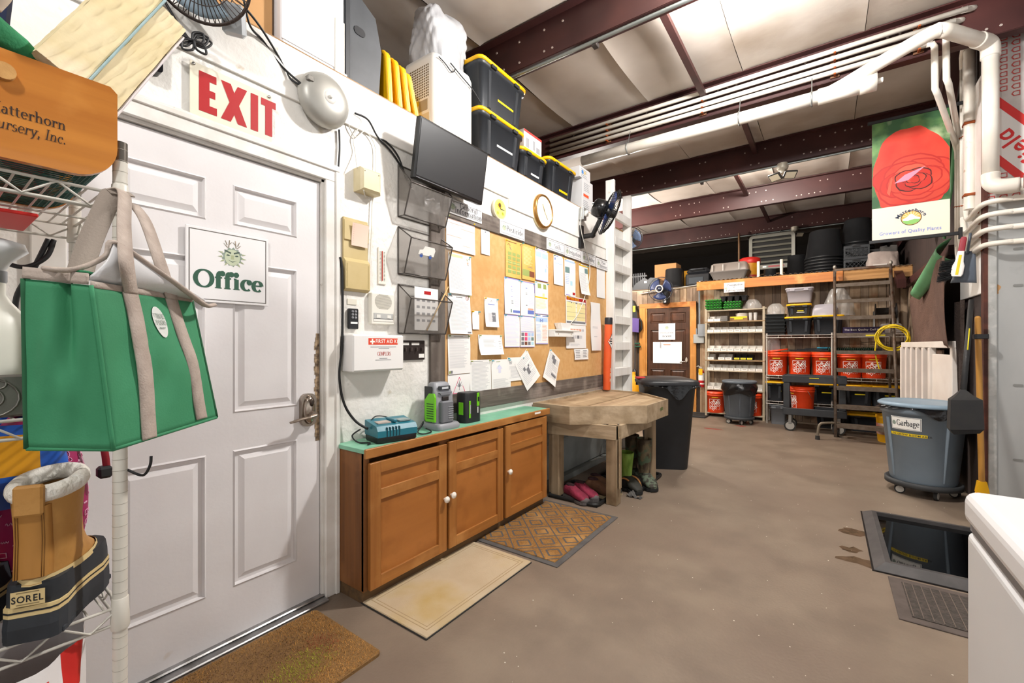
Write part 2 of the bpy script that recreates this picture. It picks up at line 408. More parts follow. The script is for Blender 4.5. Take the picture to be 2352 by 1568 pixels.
# ceiling of taut insulation sheets between steel purlins
PURL = [-.42, 1.2, 2.81, 4.42, 6.06, 7.70, 9.59, 11.5]
PZ0, PZ1 = 3.39, 3.67
SHEET = mat('#c9bfb5', .75, col2='#b8ada2', scale=2.2, bump=.12, bscale=9, lo=.3, hi=.7, col3='#a89785', scale3=1.1, lo3=.58, hi3=.8)
ceiling = struct(MB().box(-7,-5,3.78,6,14,3.84).build('ceiling', mat('#6d655c', .9)))
seams = [-6.4+.845*k for k in range(13)]
for i in range(len(PURL)-1):
    for j in range(len(seams)-1):
        x0, x1, y0, y1 = seams[j], seams[j+1], PURL[i], PURL[i+1]
        x0, x1 = x0+.235-(-6.4+.845*8)+.0, x1+.235-(-6.4+.845*8)
        if x1 < -5.2 or x0 > 4.5: continue
        r = random.Random(i*31+j); sg = r.uniform(.02,.045); ph = r.uniform(0,6)
        def fn(a, b, x0=x0, x1=x1, y0=y0, y1=y1, sg=sg, ph=ph):
            e = 4*b*(1-b)
            rip = .006*math.sin(9*a+ph)*math.sin(7*b+ph*2)*e
            edge = .010*(max(0,1-a*14)+max(0,1-(1-a)*14))
            return (x0+(x1-x0)*a+(.004 if a < .01 else 0), y0+(y1-y0)*b, 3.685-sg*e+rip-edge)
        MB().grid(fn, 14, 8).build('insulation_sheet', SHEET, ceiling)
STEELR = mat('#432220', .5, col2='#351b1b', scale=1.5, stretch=(.6,3,3), lo=.3, hi=.7, col3='#4d2a27', scale3=1.5)
for i, y in enumerate(PURL[:-1]):
    b = MB().box(-6,y-.004,PZ0,4.2,y+.004,PZ1).box(-6,y,PZ0-.004,4.2,y+.085,PZ0+.004).box(-6,y+.079,PZ0,4.2,y+.085,PZ0+.02).box(-6,y-.07,PZ1-.006,4.2,y,PZ1+.004)
    bm = b.build('roof_beam', STEELR, ceiling)
    dots = MB(); r = random.Random(i)
    for k in range(46):
        x = -2.4+k*.075+r.uniform(-.01,.01)
        if r.random() < .45: dots.cyl((x,y-.007,PZ0+.05),(x,y-.003,PZ0+.05),.009,n=6)
        if r.random() < .25: dots.cyl((x,y-.007,PZ1-.07),(x,y-.003,PZ1-.07),.009,n=6)
    dots.build('bolt_heads', mat('#b9aca4', .5, .3), ceiling, kind='stuff')
for y in (PURL[2], PURL[4], PURL[6]):
    MB().cyl((-6,y+.02,PZ0-.022),(.9,y+.02,PZ0-.022),.013,n=8).build('conduit_run', mat('#8d9391', .45, .6), ceiling)
for x, y0, y1 in ((-.94,2.82,4.42),(-.71,4.46,6.06),(-1.02,6.1,7.7),(-.9,7.74,9.59),(-3.4,2.82,4.42)):
    MB().box(x-.025,y0,3.56,x+.025,y1,3.60).build('brace_bar', STEELR, ceiling)
for y in (2.83, 6.08):
    MB().box(-1.35,y,PZ0-.05,-1.31,y+.05,PZ0-.02,0,.004).build('beam_clip', mat('#3b3330', .6), ceiling)

# left wall: painted office partition with a door opening
WALLM = mat('#e6e2da', .42, col2='#f0ede7', scale=3, bump=.35, bscale=28, lo=.3, hi=.7, col3='#cfc6b4', scale3=9, lo3=.68, hi3=.76)
WX = -2.0; WTOP = 2.6; DY0, DY1, DTOP = .305, 1.20, 2.045
wl = MB().box(WX-.12,-5,0,WX,DY0,WTOP).box(WX-.12,DY0,DTOP,WX,DY1,WTOP).box(WX-.12,DY1,0,WX,5.38,WTOP)
wall_left = struct(wl.build('wall_left', WALLM))
MB().box(-2.9,5.26,0,-2.12,5.38,WTOP).box(-5,5.26,0,-2.9,5.38,WTOP).build('end_wall', WALLM, wall_left)
rim = MB().box(WX,-2,2.365,WX+.012,2.72,WTOP,0,.002).box(WX,2.725,2.30,WX+.012,4.7,WTOP,0,.002)
rim.build('header_board', mat('#ece8e1', .45, col2='#f3f0ea', scale=4, bump=.15, bscale=40, col3='#c9b79d', scale3=14, lo3=.7, hi3=.8), wall_left)
deck = struct(MB().box(-5,-5,2.5,WX-.12,5.38,2.6).build('trim_1', mat('#8b6f4e', .8, col2='#6d573e', scale=5))); deck['label'] = 'plywood roof deck of the office'
MB().box(WX-.12,-2,2.597,WX+.010,5.37,2.606).build('plywood_edge', wood('#b48a58','#8d6a42',1), deck)
# door casing, threshold
tr = struct(MB().box(WX-.0,DY1,0,WX+.018,DY1+.08,DTOP,0,.003).box(WX,DY0-.08,0,WX+.018,DY0,DTOP,0,.003).box(WX,DY0-.08,DTOP,WX+.018,DY1+.08,DTOP+.085,0,.003)
   .box(WX+.015,DY1+.05,0,WX+.026,DY1+.072,DTOP+.051,0,.003).box(WX+.015,DY0-.07,DTOP+.052,WX+.026,DY1+.072,DTOP+.075,0,.003)
   .box(WX-.1,DY1-.012,0,WX,DY1+.0,DTOP).box(WX-.1,DY0,DTOP-.012,WX,DY1,DTOP).build('trim_2', mat('#ebe8e3', .4, col2='#dcd7cf', scale=8, bump=.06, col3='#8d7b68', scale3=18, lo3=.72, hi3=.8)))
th = struct(MB().box(WX-.06,DY0,0,WX+.05,DY1,.012,0,.004).box(WX-.02,DY0,.012,WX+.012,DY1,.022,0,.006).build('trim_3', mat('#a9a9aa', .35, .8, col2='#7e7c7a', scale=12)))
# six-panel steel door
DOORW = mat('#e9e6e6', .38, col2='#e1dddd', scale=3, bump=.03, bscale=60, col3='#d3c6b8', scale3=6, lo3=.72, hi3=.8)
door1 = bpy.data.objects.new('door_1', None); COL.objects.link(door1); door1.location = (WX-.014, DY0+.004, .022); door1.rotation_euler = (0,0,RZ); struct(door1)
dw, dh = DY1-DY0-.02, DTOP-.04
def panel_door(root, dw, dh, cols, rows, M, depth=.04, inset=.012):
    """stile-and-rail slab with raised panels; local x width, -y front"""
    mb = MB(); xs = [0]; 
    for a, b in cols: xs += [a, b]
    xs.append(dw); zs = [0]
    for a, b in rows: zs += [a, b]
    zs.append(dh)
    mb.box(0, inset, 0, dw, depth, dh)
    for i in range(0, len(xs)-1, 2): mb.box(xs[i], 0, 0, xs[i+1], inset+.001, dh)
    for k in range(0, len(zs)-1, 2):
        for a, b in cols: mb.box(a, 0, zs[k], b, inset+.001, zs[k+1])
    mb.build('slab', M, root)
    for a, b in cols:
        for c, d in rows:
            p = MB(); e = .012; g = .030
            def ring(off, y): return [(a+off,y,c+off),(b-off,y,c+off),(b-off,y,d-off),(a+off,y,d-off)]
            p.loft([ring(0,.0), ring(.006,-.005), ring(e,.010), ring(g*.8,.010), ring(g*1.5,-.001)], smooth=False, cap0=False)
            p.build('panel', M, root)
panel_door(door1, dw, dh, ((.115,.395),(.492,.765)), ((.205,.775),(.93,1.565),(1.715,1.885)), DOORW)
hd = MB().prism(rrect(.775,.83,.848,.985,.03), -.022, .0, 'y').build('lock_plate', mat('#a89c90', .28, .95), door1)
MB().lathe([(.030,0),(.034,.006),(.028,.016),(.012,.022),(0,.023)], (.811,-.021,.908), 20, axis='y', sx=.9, sy=2.0).build('lock_boss', mat('#a89c90', .25, .95), hd)
MB().cyl((.814,-.03,.885),(.814,-.068,.885),.017,n=14).tube(spline([(.822,-.066,.885),(.79,-.070,.880),(.75,-.068,.876),(.70,-.064,.866)]),[.013]*8+[.011]*8+[.009]*3,8,flat=.6).build('lever', mat('#9d9084', .3, .95), hd)
MB().lathe([(.012,0),(.012,.006),(.004,.008)], (.812,-.042,.945), 10, axis='y', sx=.8, sy=1.6).build('keyhole', mat('#4d443d', .4, .8), hd)
# worn latch edge, chipped bare
ch = MB(); rc = random.Random(3)
for k in range(26): 
    z = .75+k*.02; ch.box(.858-rc.uniform(.0,.012),-.0012,z,dw,-.0002,z+.021)
ch.build('paint_chips', mat('#4b3d31', .8, col2='#b49b7c', scale=40), door1)

# back wall of reclaimed planks
BWY = 8.45
PLK = [wood(a, b, 2, .75, 30, 1.2, .2, c) for a, b, c in (('#8a7460','#6f5b49','#a08a70'),('#9a8672','#7f6b58','#b5a287'),('#a58f76','#86705a','#6f4f38'),('#776454','#5f4e41','#8f7a64'),('#b59b7d','#94795c','#8a5a38'))]
wall_back = struct(MB().box(-5,BWY+.02,0,.96,BWY+.12,2.3).build('wall_back', mat('#4d4036', .9)))
x = -3.62; rp = random.Random(12)
while x < .93:
    w = rp.uniform(.095,.15); x1 = min(x+w, .95)
    segs = [(0,2.29)]
    if x1 > -2.98 and x < -1.95: segs = [(2.0,2.29)]
    for z0, z1 in segs:
        MB().box(x+.002, BWY-rp.uniform(.0,.006), z0, x1-.002, BWY+.02, z1, 0, .002).build('plank', PLK[rp.randrange(5)], wall_back)
    x = x1
ORW = wood('#c98a45','#b0742f',2,.5,24,1.2,.08,'#d79d5a')
ORH = wood('#c9803c','#a8632a',0,.5,24,1.0,.08,'#d79d5a')
tr4 = struct(MB().box(-2.99,BWY-.03,0,-2.87,BWY,2.03,0,.003).box(-2.045,BWY-.03,0,-1.935,BWY,2.03,0,.003).build('trim_4', ORW))
MB().box(-2.99,BWY-.031,1.94,-1.935,BWY,2.035,0,.003).build('head_casing', ORH, tr4)
MB().box(-2.87,BWY-.02,0,-2.83,BWY+.02,1.94).build('jamb', ORW, tr4)
BROWN = wood('#4a2c1c','#38200f',2,.4,30,1.4,.05,'#5a3724')
door2 = bpy.data.objects.new('door_2', None); COL.objects.link(door2); door2.location = (-2.84,BWY-.02,.03); struct(door2)
panel_door(door2, .79, 1.905, ((.07,.345),(.445,.72)), ((.18,.75),(.90,1.5),(1.62,1.82)), BROWN)
MB().lathe([(.028,0),(.030,.004),(.022,.012)], (.735,-.003,.93), 16, axis='y', sx=.9, sy=1.9).cyl((.735,-.01,.90),(.735,-.05,.90),.012,n=10).tube([(.735,-.05,.90),(.69,-.055,.897),(.63,-.05,.888)],.009,8).build('lever_handle', CHROME, door2)
# electrical boxes and conduit beside the back door
# loft over the back room
LZ = 2.30
loft = struct(MB().box(-5,BWY-.0,LZ,.95,13.5,LZ+.025).box(-1.84,8.08,LZ,.95,BWY,LZ+.025).build('trim_5', mat('#5d4c3c', .85))); loft['label'] = 'storage loft deck above the back wall'
bb = MB(); xs = [-1.84+.18*k for k in range(12)]
MB().box(-1.84,8.04,2.178,.19,8.08,2.328,0,.004).build('front_beam', ORH, loft)
MB().box(.19,8.06,2.178,.95,8.09,2.34,0,.004).build('front_board', wood('#b98a52','#9d7140',0,.6), loft)
MB().grid(lambda a,b: (-1.84+2.79*a, 8.035+.38*b, 2.337+.009*math.sin(a*2.79/.068*2*PI)), 240, 1).build('corrugated_sheet', mat('#7d7266', .5, .5), loft, solid=.003)
MB().box(-3.6,BWY-.006,2.285,-1.84,BWY+.03,2.30).build('top_strip', wood('#cbb693','#b39a74',0), loft)
struct(MB().box(-5,13.4,2.3,.95,13.5,3.8).build('wall_loft', mat('#2a2522', .9)))
struct(MB().box(-5.1,5.38,0,-5,13.5,3.8).build('wall_side', mat('#5c5148', .9)))
struct(MB().box(-5.1,-5,2.6,-5,5.38,3.8).build('wall_gable', mat('#6d645b', .9)))
for k,y in enumerate((8.9,)):
    pass
# right wall beyond the partition: dark metal siding with girts, plank lining low down
RX = .95; PY = 4.62
wall_right = struct(MB().box(RX,PY+.05,0,RX+.1,13.5,3.8).build('wall_right', mat('#3b2d29', .7, col2='#2c2220', scale=3, stretch=(1,6,.3))))
for z in (2.05, 2.75, 3.2): MB().box(RX-.06,PY+.9,z,RX,13.4,z+.09).build('girt', STEELR, wall_right)
yy = 6.3; 
while yy < BWY-.02:
    w = rp.uniform(.11,.16); MB().box(RX-.015,yy+.002,0,RX,min(yy+w,BWY)-.002,2.05,0,.002).build('plank', PLK[rp.randrange(5)], wall_right); yy += w
# sloping steel knee brace in the back corner and main frame leg
MB().box(-.045,-.06,0,.045,.06,1.75).build('knee_brace', STEELR, wall_right).matrix_local = Matrix.Translation((.80,7.72,2.05)) @ Matrix.Rotation(math.radians(-66),4,'X')
MB().box(-.05,-.09,0,.05,.09,3.0).build('frame_leg', STEELR, wall_right).matrix_local = Matrix.Translation((.86,6.5,2.45)) @ Matrix.Rotation(math.radians(48),4,'X')
# grey steel partition facing the camera, foil foam board above it
GALV = mat('#a3a3a1', .42, .35, col2='#b3b3b1', scale=3, stretch=(1,1,.4), bump=.05, bscale=12, col3='#8a8886', scale3=4, lo3=.62, hi3=.8)
part = struct(MB().box(RX+.03,PY,0,4.2,PY+.05,2.27).build('wall_partition', GALV))
MB().box(RX-.0,PY-.016,0,RX+.045,PY+.05,2.27,0,.004).build('corner_flange', mat('#b5b5b2', .4, .4, col2='#a8a7a3', scale=12, col3='#c6c4bf', scale3=20), part)
MB().box(RX-.022,PY-.01,0,RX-.0,PY+.06,3.75).build('edge_strip', mat('#5a2f22', .7, col2='#402019', scale=14), part)
for z in (1.66, 1.92, .42, .95):
    for x in (RX+.145,):
        MB().prism(rrect(x-.02,z-.009,x+.03,z+.009,.008), PY-.004, PY, 'y').build('clip_slot', mat('#8d8c88', .4, .6), part)
MB().add([(RX+.05+.02*math.cos(a)*(.6+.4*math.sin(3*a)),PY-.001,1.64+.035*math.sin(a)) for a in [2*PI*k/14 for k in range(14)]],[tuple(range(14))]).build('rust_patch', mat('#b58a5c', .8), part)
FOIL = mat('#d9d3cf', .35, .25, col2='#bdb5b1', scale=7, bump=.1, bscale=5)
ins = struct(MB().box(RX,PY+.01,2.27,4.2,PY+.05,3.75).build('wall_insulation', FOIL))
pr = MB(); y0 = PY+.008
for i in range(14):
    for j in range(24):
        x = RX+.006+i*.062; z = 2.285+j*.052
        if 2.47 < z+1.36*(x-1.012) < 3.06: continue
        w_, h_ = .046, .036; t = .006
        o = [(x,z),(x+w_*.7,z),(x+w_*.7,z+h_),(x,z+h_),(x-.012,z+h_/2)]; cx = x+w_*.32; cz = z+h_/2
        n_ = [(cx+(p[0]-cx)*.72, cz+(p[1]-cz)*.66) for p in o]
        pr.add([(p[0],y0,p[1]) for p in o]+[(p[0],y0,p[1]) for p in n_], [(k,(k+1)%5,5+(k+1)%5,5+k) for k in range(5)])
for z in (2.44, 2.72):
    pass
def zb(x, z): return z-1.36*(x-1.012)
pr.build('printed_pattern', mat('#b3453f', .5), ins)
bd = MB(); bd.add([(RX,y0-.0004,zb(RX,2.98)),(RX+.9,y0-.0004,zb(RX+.9,2.98)),(RX+.9,y0-.0004,zb(RX+.9,2.545)),(RX,y0-.0004,zb(RX,2.545))],[(0,1,2,3)]); bd.build('white_panel', mat('#d8d4d0', .5), ins)
for z in (2.949, 2.531): MB().add([(RX,y0-.0008,zb(RX,z)),(RX+.9,y0-.0008,zb(RX+.9,z)),(RX+.9,y0-.0008,zb(RX+.9,z+.079)),(RX,y0-.0008,zb(RX,z+.079))],[(0,1,2,3)]).build('red_band', mat('#c9302c', .5), ins)
ft = MB(); dv = Vector((.59,-.805)); nv = Vector((.805,.59)); og = Vector((1.050,2.800))
def Pi(a, b): q = og-dv*a-nv*b; return (q.x, y0-.0014, q.y)
w_ = text_w('field', .15); letters(ft, 'field', -w_, -.0, .15, 0, 0, P=Pi)
ft.build('lettering', mat('#c92a2a', .5), ins)
# main frame rafter cutting across the upper corner, and the beam stub
MB().prism([(.87,3.42),(.94,3.42),(1.30,3.75),(1.05,3.78)], PY-.16, PY-.06, 'y').build('rafter', mat('#6a3530', .45, col2='#7a4238', scale=2), part)
MB().box(RX+.10,PY-.42,2.27,RX+.35,PY-.30,2.36,0,.004).build('beam_stub', mat('#7a5049', .5), part)

# ---------------------------------------------------------------- lamps
for i, (p, e) in enumerate(LAMPS):
    t = thing('ceiling_lamp', ['bare round ceiling lamp hanging over the middle of the room','bare round ceiling lamp hanging over the office door','bare round ceiling lamp hanging behind the office','small bare ceiling lamp tucked behind the purlin over the back room'][i], 'lamp', p, group='bare ceiling lamps')
    MB().lathe([(.035,.09),(.045,.12),(.045,.22),(.02,.24)] if i != 3 else [(.022,.055),(.03,.065),(.03,.11),(.01,.12)], n=16).build('socket', mat('#dddad2', .4), t)
    R_ = .06 if i == 3 else .10; MB().cyl((0,0,R_-.01),(0,0,3.69-p[2]),.008,n=8).build('stem', mat('#8d9391', .4, .7), t)
    MB().sphere((0,0,0), R_, 20, 12).build('bulb', mat((1.,.98,.955) if i < 2 else (1.,.93,.85), .5, emit=e), t)
# ================================================================ on the office wall
def wl_rect(u0, v0, u1, v1, x=WX):
    """wall rectangle: left edge u0 (top v0, bottom v1), right edge u1 -> y0, z0, width, height"""
    a = on_x(u0, v0, x); b = on_x(u0, v1, x); c = on_x(u1, v0, x)
    return a.y, b.z, c.y-a.y, a.z-b.z
def wt(name, label, cat, y, z, x=WX, group=None, tilt=0.): return thing(name, label, cat, (x, y, z), RZ, group, rot=(0, tilt, RZ) if tilt else None)
# leafy face emblem (a green man) drawn flat: used on all the nursery's signs
EM = [mat('#8a998c', .7), mat('#c2cbb0', .7), mat('#4b5c53', .7), mat('#a9b28c', .7), mat('#857862', .7)]
def emblem(mb, cx, cz, s, y, m0):
    r = random.Random(5)
    pts = []
    for k in range(26):
        a = 2*PI*k/26; R = s*(.40 if k % 2 else .50)*(1 if math.sin(a) > -.3 else .95)
        pts.append((cx+R*.92*math.cos(a), cz-.04*s+R*.95*math.sin(a)))
    mb.poly(pts, y, m0)
    mb.poly([(cx+s*.33*math.cos(2*PI*k/18), cz-.06*s+s*.38*math.sin(2*PI*k/18)) for k in range(18)], y-.0003, m0+1)
    for sg in (-1, 1):
        mb.poly([(cx+sg*s*.06,cz+.10*s),(cx+sg*s*.32,cz+.20*s),(cx+sg*s*.30,cz+.26*s),(cx+sg*s*.05,cz+.17*s)], y-.0006, m0+2)
        mb.poly([(cx+sg*s*.08,cz+.03*s),(cx+sg*s*.2,cz+.07*s),(cx+sg*s*.27,cz+.02*s),(cx+sg*s*.17,cz-.01*s)], y-.0006, m0+2)
        for q in ((.16,.42,.12,.74),(.22,.52,.30,.70),(.13,.56,.02,.66),(.20,.40,.36,.56)):
            mb.poly([(cx+sg*s*q[0]-.02*s,cz+s*q[1]-.02*s),(cx+sg*s*q[0]+.02*s,cz+s*q[1]-.02*s),(cx+sg*s*q[2]+.012*s,cz+s*q[3]),(cx+sg*s*q[2]-.012*s,cz+s*q[3])], y-.0003, m0+4)
        for k in range(4):
            a = math.radians(10-k*24); mb.poly([(cx+sg*s*.42*math.cos(a),cz+s*.42*math.sin(a)),(cx+sg*s*.62*math.cos(a+.1),cz+s*.58*math.sin(a+.1)),(cx+sg*s*.44*math.cos(a+.2),cz+s*.44*math.sin(a+.2))], y-.0003, m0+3)
    mb.poly([(cx-.05*s,cz+.05*s),(cx+.05*s,cz+.05*s),(cx+.07*s,cz-.14*s),(cx-.07*s,cz-.14*s)], y-.0006, m0+3)
    mb.poly([(cx-.20*s,cz-.18*s),(cx,cz-.25*s),(cx+.20*s,cz-.18*s),(cx,cz-.29*s)], y-.0006, m0+2)
def border(mb, x0, z0, x1, z1, t, y, m):
    mb.rect(x0,z0,x1,z0+t,y,m); mb.rect(x0,z1-t,x1,z1,y,m); mb.rect(x0,z0,x0+t,z1,y,m); mb.rect(x1-t,z0,x1,z1,y,m)
SIGN = mat('#eeecec', .4)
def name_sign(y, z, w, h, rows, size, label, x=WX+.022, face=True, em=None, tx=None):
    t = wt('wall_sign', label, 'sign', y, z, x, 'nursery name signs')
    MB().box(0,-.006,0,w,0,h,0,.001).build('board', SIGN, t)
    p = MB(); border(p, .012, .012, w-.012, h-.012, .0022, -.0068, 0)
    p.build('border_line', INK, t)
    em = em or (.045, h*.5, .068)
    e = MB(); emblem(e, em[0], em[1], em[2], -.0068, 0); e.build('emblem', EM, t)
    q = MB()
    for i, r_ in enumerate(rows):
        letters(q, r_[0], tx or (w*.58), r_[1], size, -.0068, 0, True, .95, 'c')
    q.build('lettering', INK, t)
    return t
# --- office door plate
y, z, w, h = wl_rect(426, 514, 616, 690)
t = wt('door_sign', 'white office sign with green face emblem on the white door', 'sign', y, z, WX-.006)
MB().box(0,-.008,0,w,0,h,0,.0015).build('board', SIGN, t)
p = MB(); border(p,.010,.010,w-.010,h-.010,.0028,-.0088,0); p.build('border_line', mat('#5c564f', .6), t)
p = MB(); emblem(p, w*.53, h*.665, .088, -.0088, 0); p.build('emblem', EM, t)
p = MB(); letters(p, 'Office', w*.5, h*.20, .098, -.0088, 0, True, 1.55, 'c', wx=.94); p.build('lettering', DKGREEN, t)
# --- EXIT sign above the door
y, z, w, h = wl_rect(432, 140, 620, 263)
t = wt('exit_sign', 'cream EXIT sign with tall red letters above the office door', 'sign', y, z, WX+.014)
MB().box(0,-.003,0,w,0,h,0,.001).build('plate', mat('#ded6bf', .5, col2='#e8e2d0', scale=4), t)
p = MB(); R0 = .03; H0, H1 = .026, h-.026; yy = -.004; s_ = .036
def vb(a, b, c, d): p.rect(a, c, b, d, yy)
vb(R0,R0+s_,H0,H1); vb(R0,R0+.062,H0,H0+.03); vb(R0,R0+.060,H1-.03,H1); vb(R0,R0+.056,(H0+H1)/2-.014,(H0+H1)/2+.014)
X0 = R0+.076
for a, b in ((X0,X0+.062),(X0+.062,X0)): p.poly([(a-.0,H0),(a+.036,H0),(b+.036,H1),(b,H1)], yy)
X1 = X0+.112; vb(X1,X1+.030,H0,H1); X2 = X1+.042; vb(X2,X2+.062,H1-.03,H1); vb(X2+.017,X2+.047,H0,H1)
p.build('lettering', RED, t)
MB().lathe([(.006,0),(.006,.004),(0,.005)], (.012,-.003,h-.010), 10, axis='y').lathe([(.006,0),(.006,.004),(0,.005)], (w-.012,-.003,h-.010), 10, axis='y').build('screws', STEEL, t, kind='stuff')
# --- alarm bell
c = on_x(750, 228, WX+.06)
t = wt('alarm_bell', 'round grey metal alarm bell on the wall above the door', 'bell', c.y, c.z, WX)
BELLM = mat('#b4b2ab', .42, .35, col2='#a4a29b', scale=6)
MB().lathe([(.06,.0),(.06,.03)], n=24, axis='y').build('back_box', mat('#9d9c95', .5, .3), t)
MB().lathe([(.122,.022),(.126,.03),(.126,.04),(.118,.062),(.095,.080),(.055,.090),(.032,.091)], n=40, axis='y').build('gong', BELLM, t)
MB().lathe([(.030,.091),(.028,.093),(.010,.094)], n=20, axis='y', m=0).lathe([(.009,.094),(.008,.102),(0,.103)], n=6, axis='y').build('hub', mat('#d9d6cf', .4), t)
MB().box(-.105,-.085,.035,-.075,-.045,.062,0,.004).build('wire_clip', mat('#6d6a64', .4, .4), t)
# --- junction box
y, z, w, h = wl_rect(812, 380, 866, 440)
t = wt('junction_box', 'cream plastic junction box with wires below the bell', 'electrical box', y, z)
w, h = .125, .12
MB().prism([(0,0),(w,0),(w,h),(0,h)], -.058, 0, 'y').loft([[(0,-.058,0),(w,-.058,0),(w,-.058,h),(0,-.058,h)],[(.014,-.07,.012),(w-.014,-.07,.012),(w-.014,-.07,h-.012),(.014,-.07,h-.012)]], smooth=False, cap0=False).build('housing', mat('#ded2ae', .45, col2='#d5c79f', scale=8), t)
for a in (.02, w-.02): MB().cyl((a,-.0705,h-.02),(a,-.072,h-.02),.003,n=8).build('screw', mat('#8b8064', .5), t)
CW = mat('#e3ded4', .5); CB = mat('#1b1b1c', .5)
def cable(label, cat, pts, r, M, n=6, group=None, name='cable', k=8):
    o = MB().tube(spline(pts, k), r, n).build(name, M); return tag(o, label, cat, group)
def wp(u, v, x=WX+.012): return on_x(u, v, x)
cable('white wire running up from the cream junction box', 'wire', [wp(820,385,-1.95),wp(816,350),wp(812,315),wp(830,280),wp(812,262)], .0028, CW)
cable('white wire dropping behind the thermometer from the junction box', 'wire', [wp(835,436,-1.94),wp(842,455),wp(858,448),wp(855,470),wp(852,560),wp(846,660)], .0028, CW)
cable('white wire looping under the alarm bell', 'wire', [wp(800,285),wp(806,300),wp(818,315),wp(835,302),wp(855,300)], .0026, CW)
cable('thin white wire beside the junction box', 'wire', [wp(862,395),wp(862,340),wp(848,310),wp(832,300)], .0026, CW)
cable('black television cable running from the bell to the screen', 'cable', [wp(815,260),wp(845,275),wp(868,315),wp(900,350),wp(925,390),wp(945,430,-1.9)], .0055, CB)
cable('second black television cable looping to the file holder', 'cable', [wp(870,318),wp(890,328),wp(915,360),wp(932,410)], .005, CB)
cable('black fan cord hanging from the upper shelf to the bell', 'cord', [wp(560,0,-1.93),wp(575,60,-1.95),wp(605,95),wp(645,150),wp(695,195,-1.95)], .005, CB)
cable('second black fan cord looping beside the EXIT sign', 'cord', [wp(565,20,-1.93),wp(600,65,-1.95),wp(640,130),wp(665,178),wp(695,198,-1.95)], .005, CB)
cable('black cable below the bell along the door casing', 'cable', [wp(779,298),wp(780,340),wp(777,388)], .005, CB)
cable('thick black power cord running down beside the first aid kit', 'cord', [wp(781,590,-1.975),wp(786,630,-1.975),wp(786,780,-1.975),wp(779,860,-1.975),wp(790,925,-1.97),wp(815,965,-1.95),wp(845,985,-1.91)], .007, CB)
# --- time card rack
y, z, w, h = wl_rect(786, 497, 842, 667)
t = wt('time_card_rack', 'tan plastic time card rack holding a pink card', 'card rack', y, z); TAN = mat('#cdb988', .5, col2='#c2ad79', scale=6)
MB().box(0,-.012,0,w,0,h,0,.002).prism([(-.012,0),(-.03,.012),(-.03,.15),(-.012,.17)], .0, w, 'x').box(0,-.02,.26,w,-.01,h-.015,0,.002).build('rack_body', TAN, t)
for q in (.006,w-.012): MB().box(q,-.031,.02,q+.006,-.030,.14).build('rack_rib', mat('#b39f6c', .5), t)
cd = MB().grid(lambda a,b: (.038+.098*a, -.022-.012*(b**2)-.004*math.sin(a*3), .235+.115*b), 4, 6).build('pink_card', mat('#eccfbd', .7), t)
p = MB(); bars(p,.045,.13,.34,9,.011,.0014,-.0215,0,rnd,.8,P=lambda a,b:(a,-.0235-.012*(((b-.235)/.115)**2),b)); p.build('print', mat('#d3a48e', .8), cd)
# --- thermometer
y, z, w, h = wl_rect(867, 567, 888, 652)
t = wt('wall_thermometer', 'slim white wall thermometer with black scale', 'thermometer', y, z)
MB().box(0,-.008,0,.052,0,h,0,.002).build('back_plate', mat('#efe9dc', .5), t)
MB().cyl((.024,-.011,.02),(.024,-.011,h-.02),.0028,n=8).build('glass_tube', mat('#b9453b', .2), t)
p = MB()
for k in range(22): p.rect(.007,.02+k*.0075,.016,.022+k*.0075,-.0088); p.rect(.034,.02+k*.0075,.044,.0225+k*.0075,-.0088)
p.build('scale_marks', INK, t)
# --- intercom
y, z, w, h = wl_rect(845, 672, 898, 744)
t = wt('intercom', 'white plastic intercom with round speaker grille', 'intercom', y, z)
MB().box(0,-.032,0,w,0,h,0,.004).build('housing', mat('#e9e5da', .5), t)
p = MB()
for k in range(13):
    zz = .085+k*.0062; hw = .056*math.sqrt(max(.03, 1-((k-6)/7.2)**2)); p.box(w*.5-hw,-.0335,zz,w*.5+hw,-.032,zz+.0022)
p.build('speaker_slots', mat('#a9a498', .6), t)
MB().box(.012,-.0335,.018,w-.012,-.032,.060).build('control_strip', mat('#b9b9b6', .4), t)
MB().box(.012,-.0345,.016,w-.012,-.0335,.028).box(.03,-.036,.034,.055,-.0335,.052).box(.10,-.036,.034,.125,-.0335,.052).build('buttons', mat('#e5e3dc', .4), t)
MB().box(.012,-.0346,.0285,w-.012,-.0335,.031).build('dark_line', INK, t)
# --- remote
y, z, w, h = wl_rect(797, 708, 819, 755)
t = wt('remote_control', 'small black remote control held on the wall', 'remote', y, z)
MB().box(0,-.020,0,.056,0,.105,0,.004).build('case', mat('#232326', .4), t)
for i in range(2):
    for j in range(3): MB().lathe([(.0065,.02),(.0065,.023),(0,.024)], (.019+.018*i,0,.058+.016*j), 10, axis='y').build('button', mat('#8d8e92', .4), t)
MB().box(.008,-.0208,.026,.048,-.0198,.036).build('label_strip', LABELW, t)
tag(MB().box(0,-.004,0,.055,0,.03,0,.001).build('label_plate', mat('#ddd8c9', .6)), 'small blank cream label stuck above the black remote', 'label', loc=(WX, on_x(797,692,WX).y, on_x(797,692,WX).z-.015), rz=RZ)
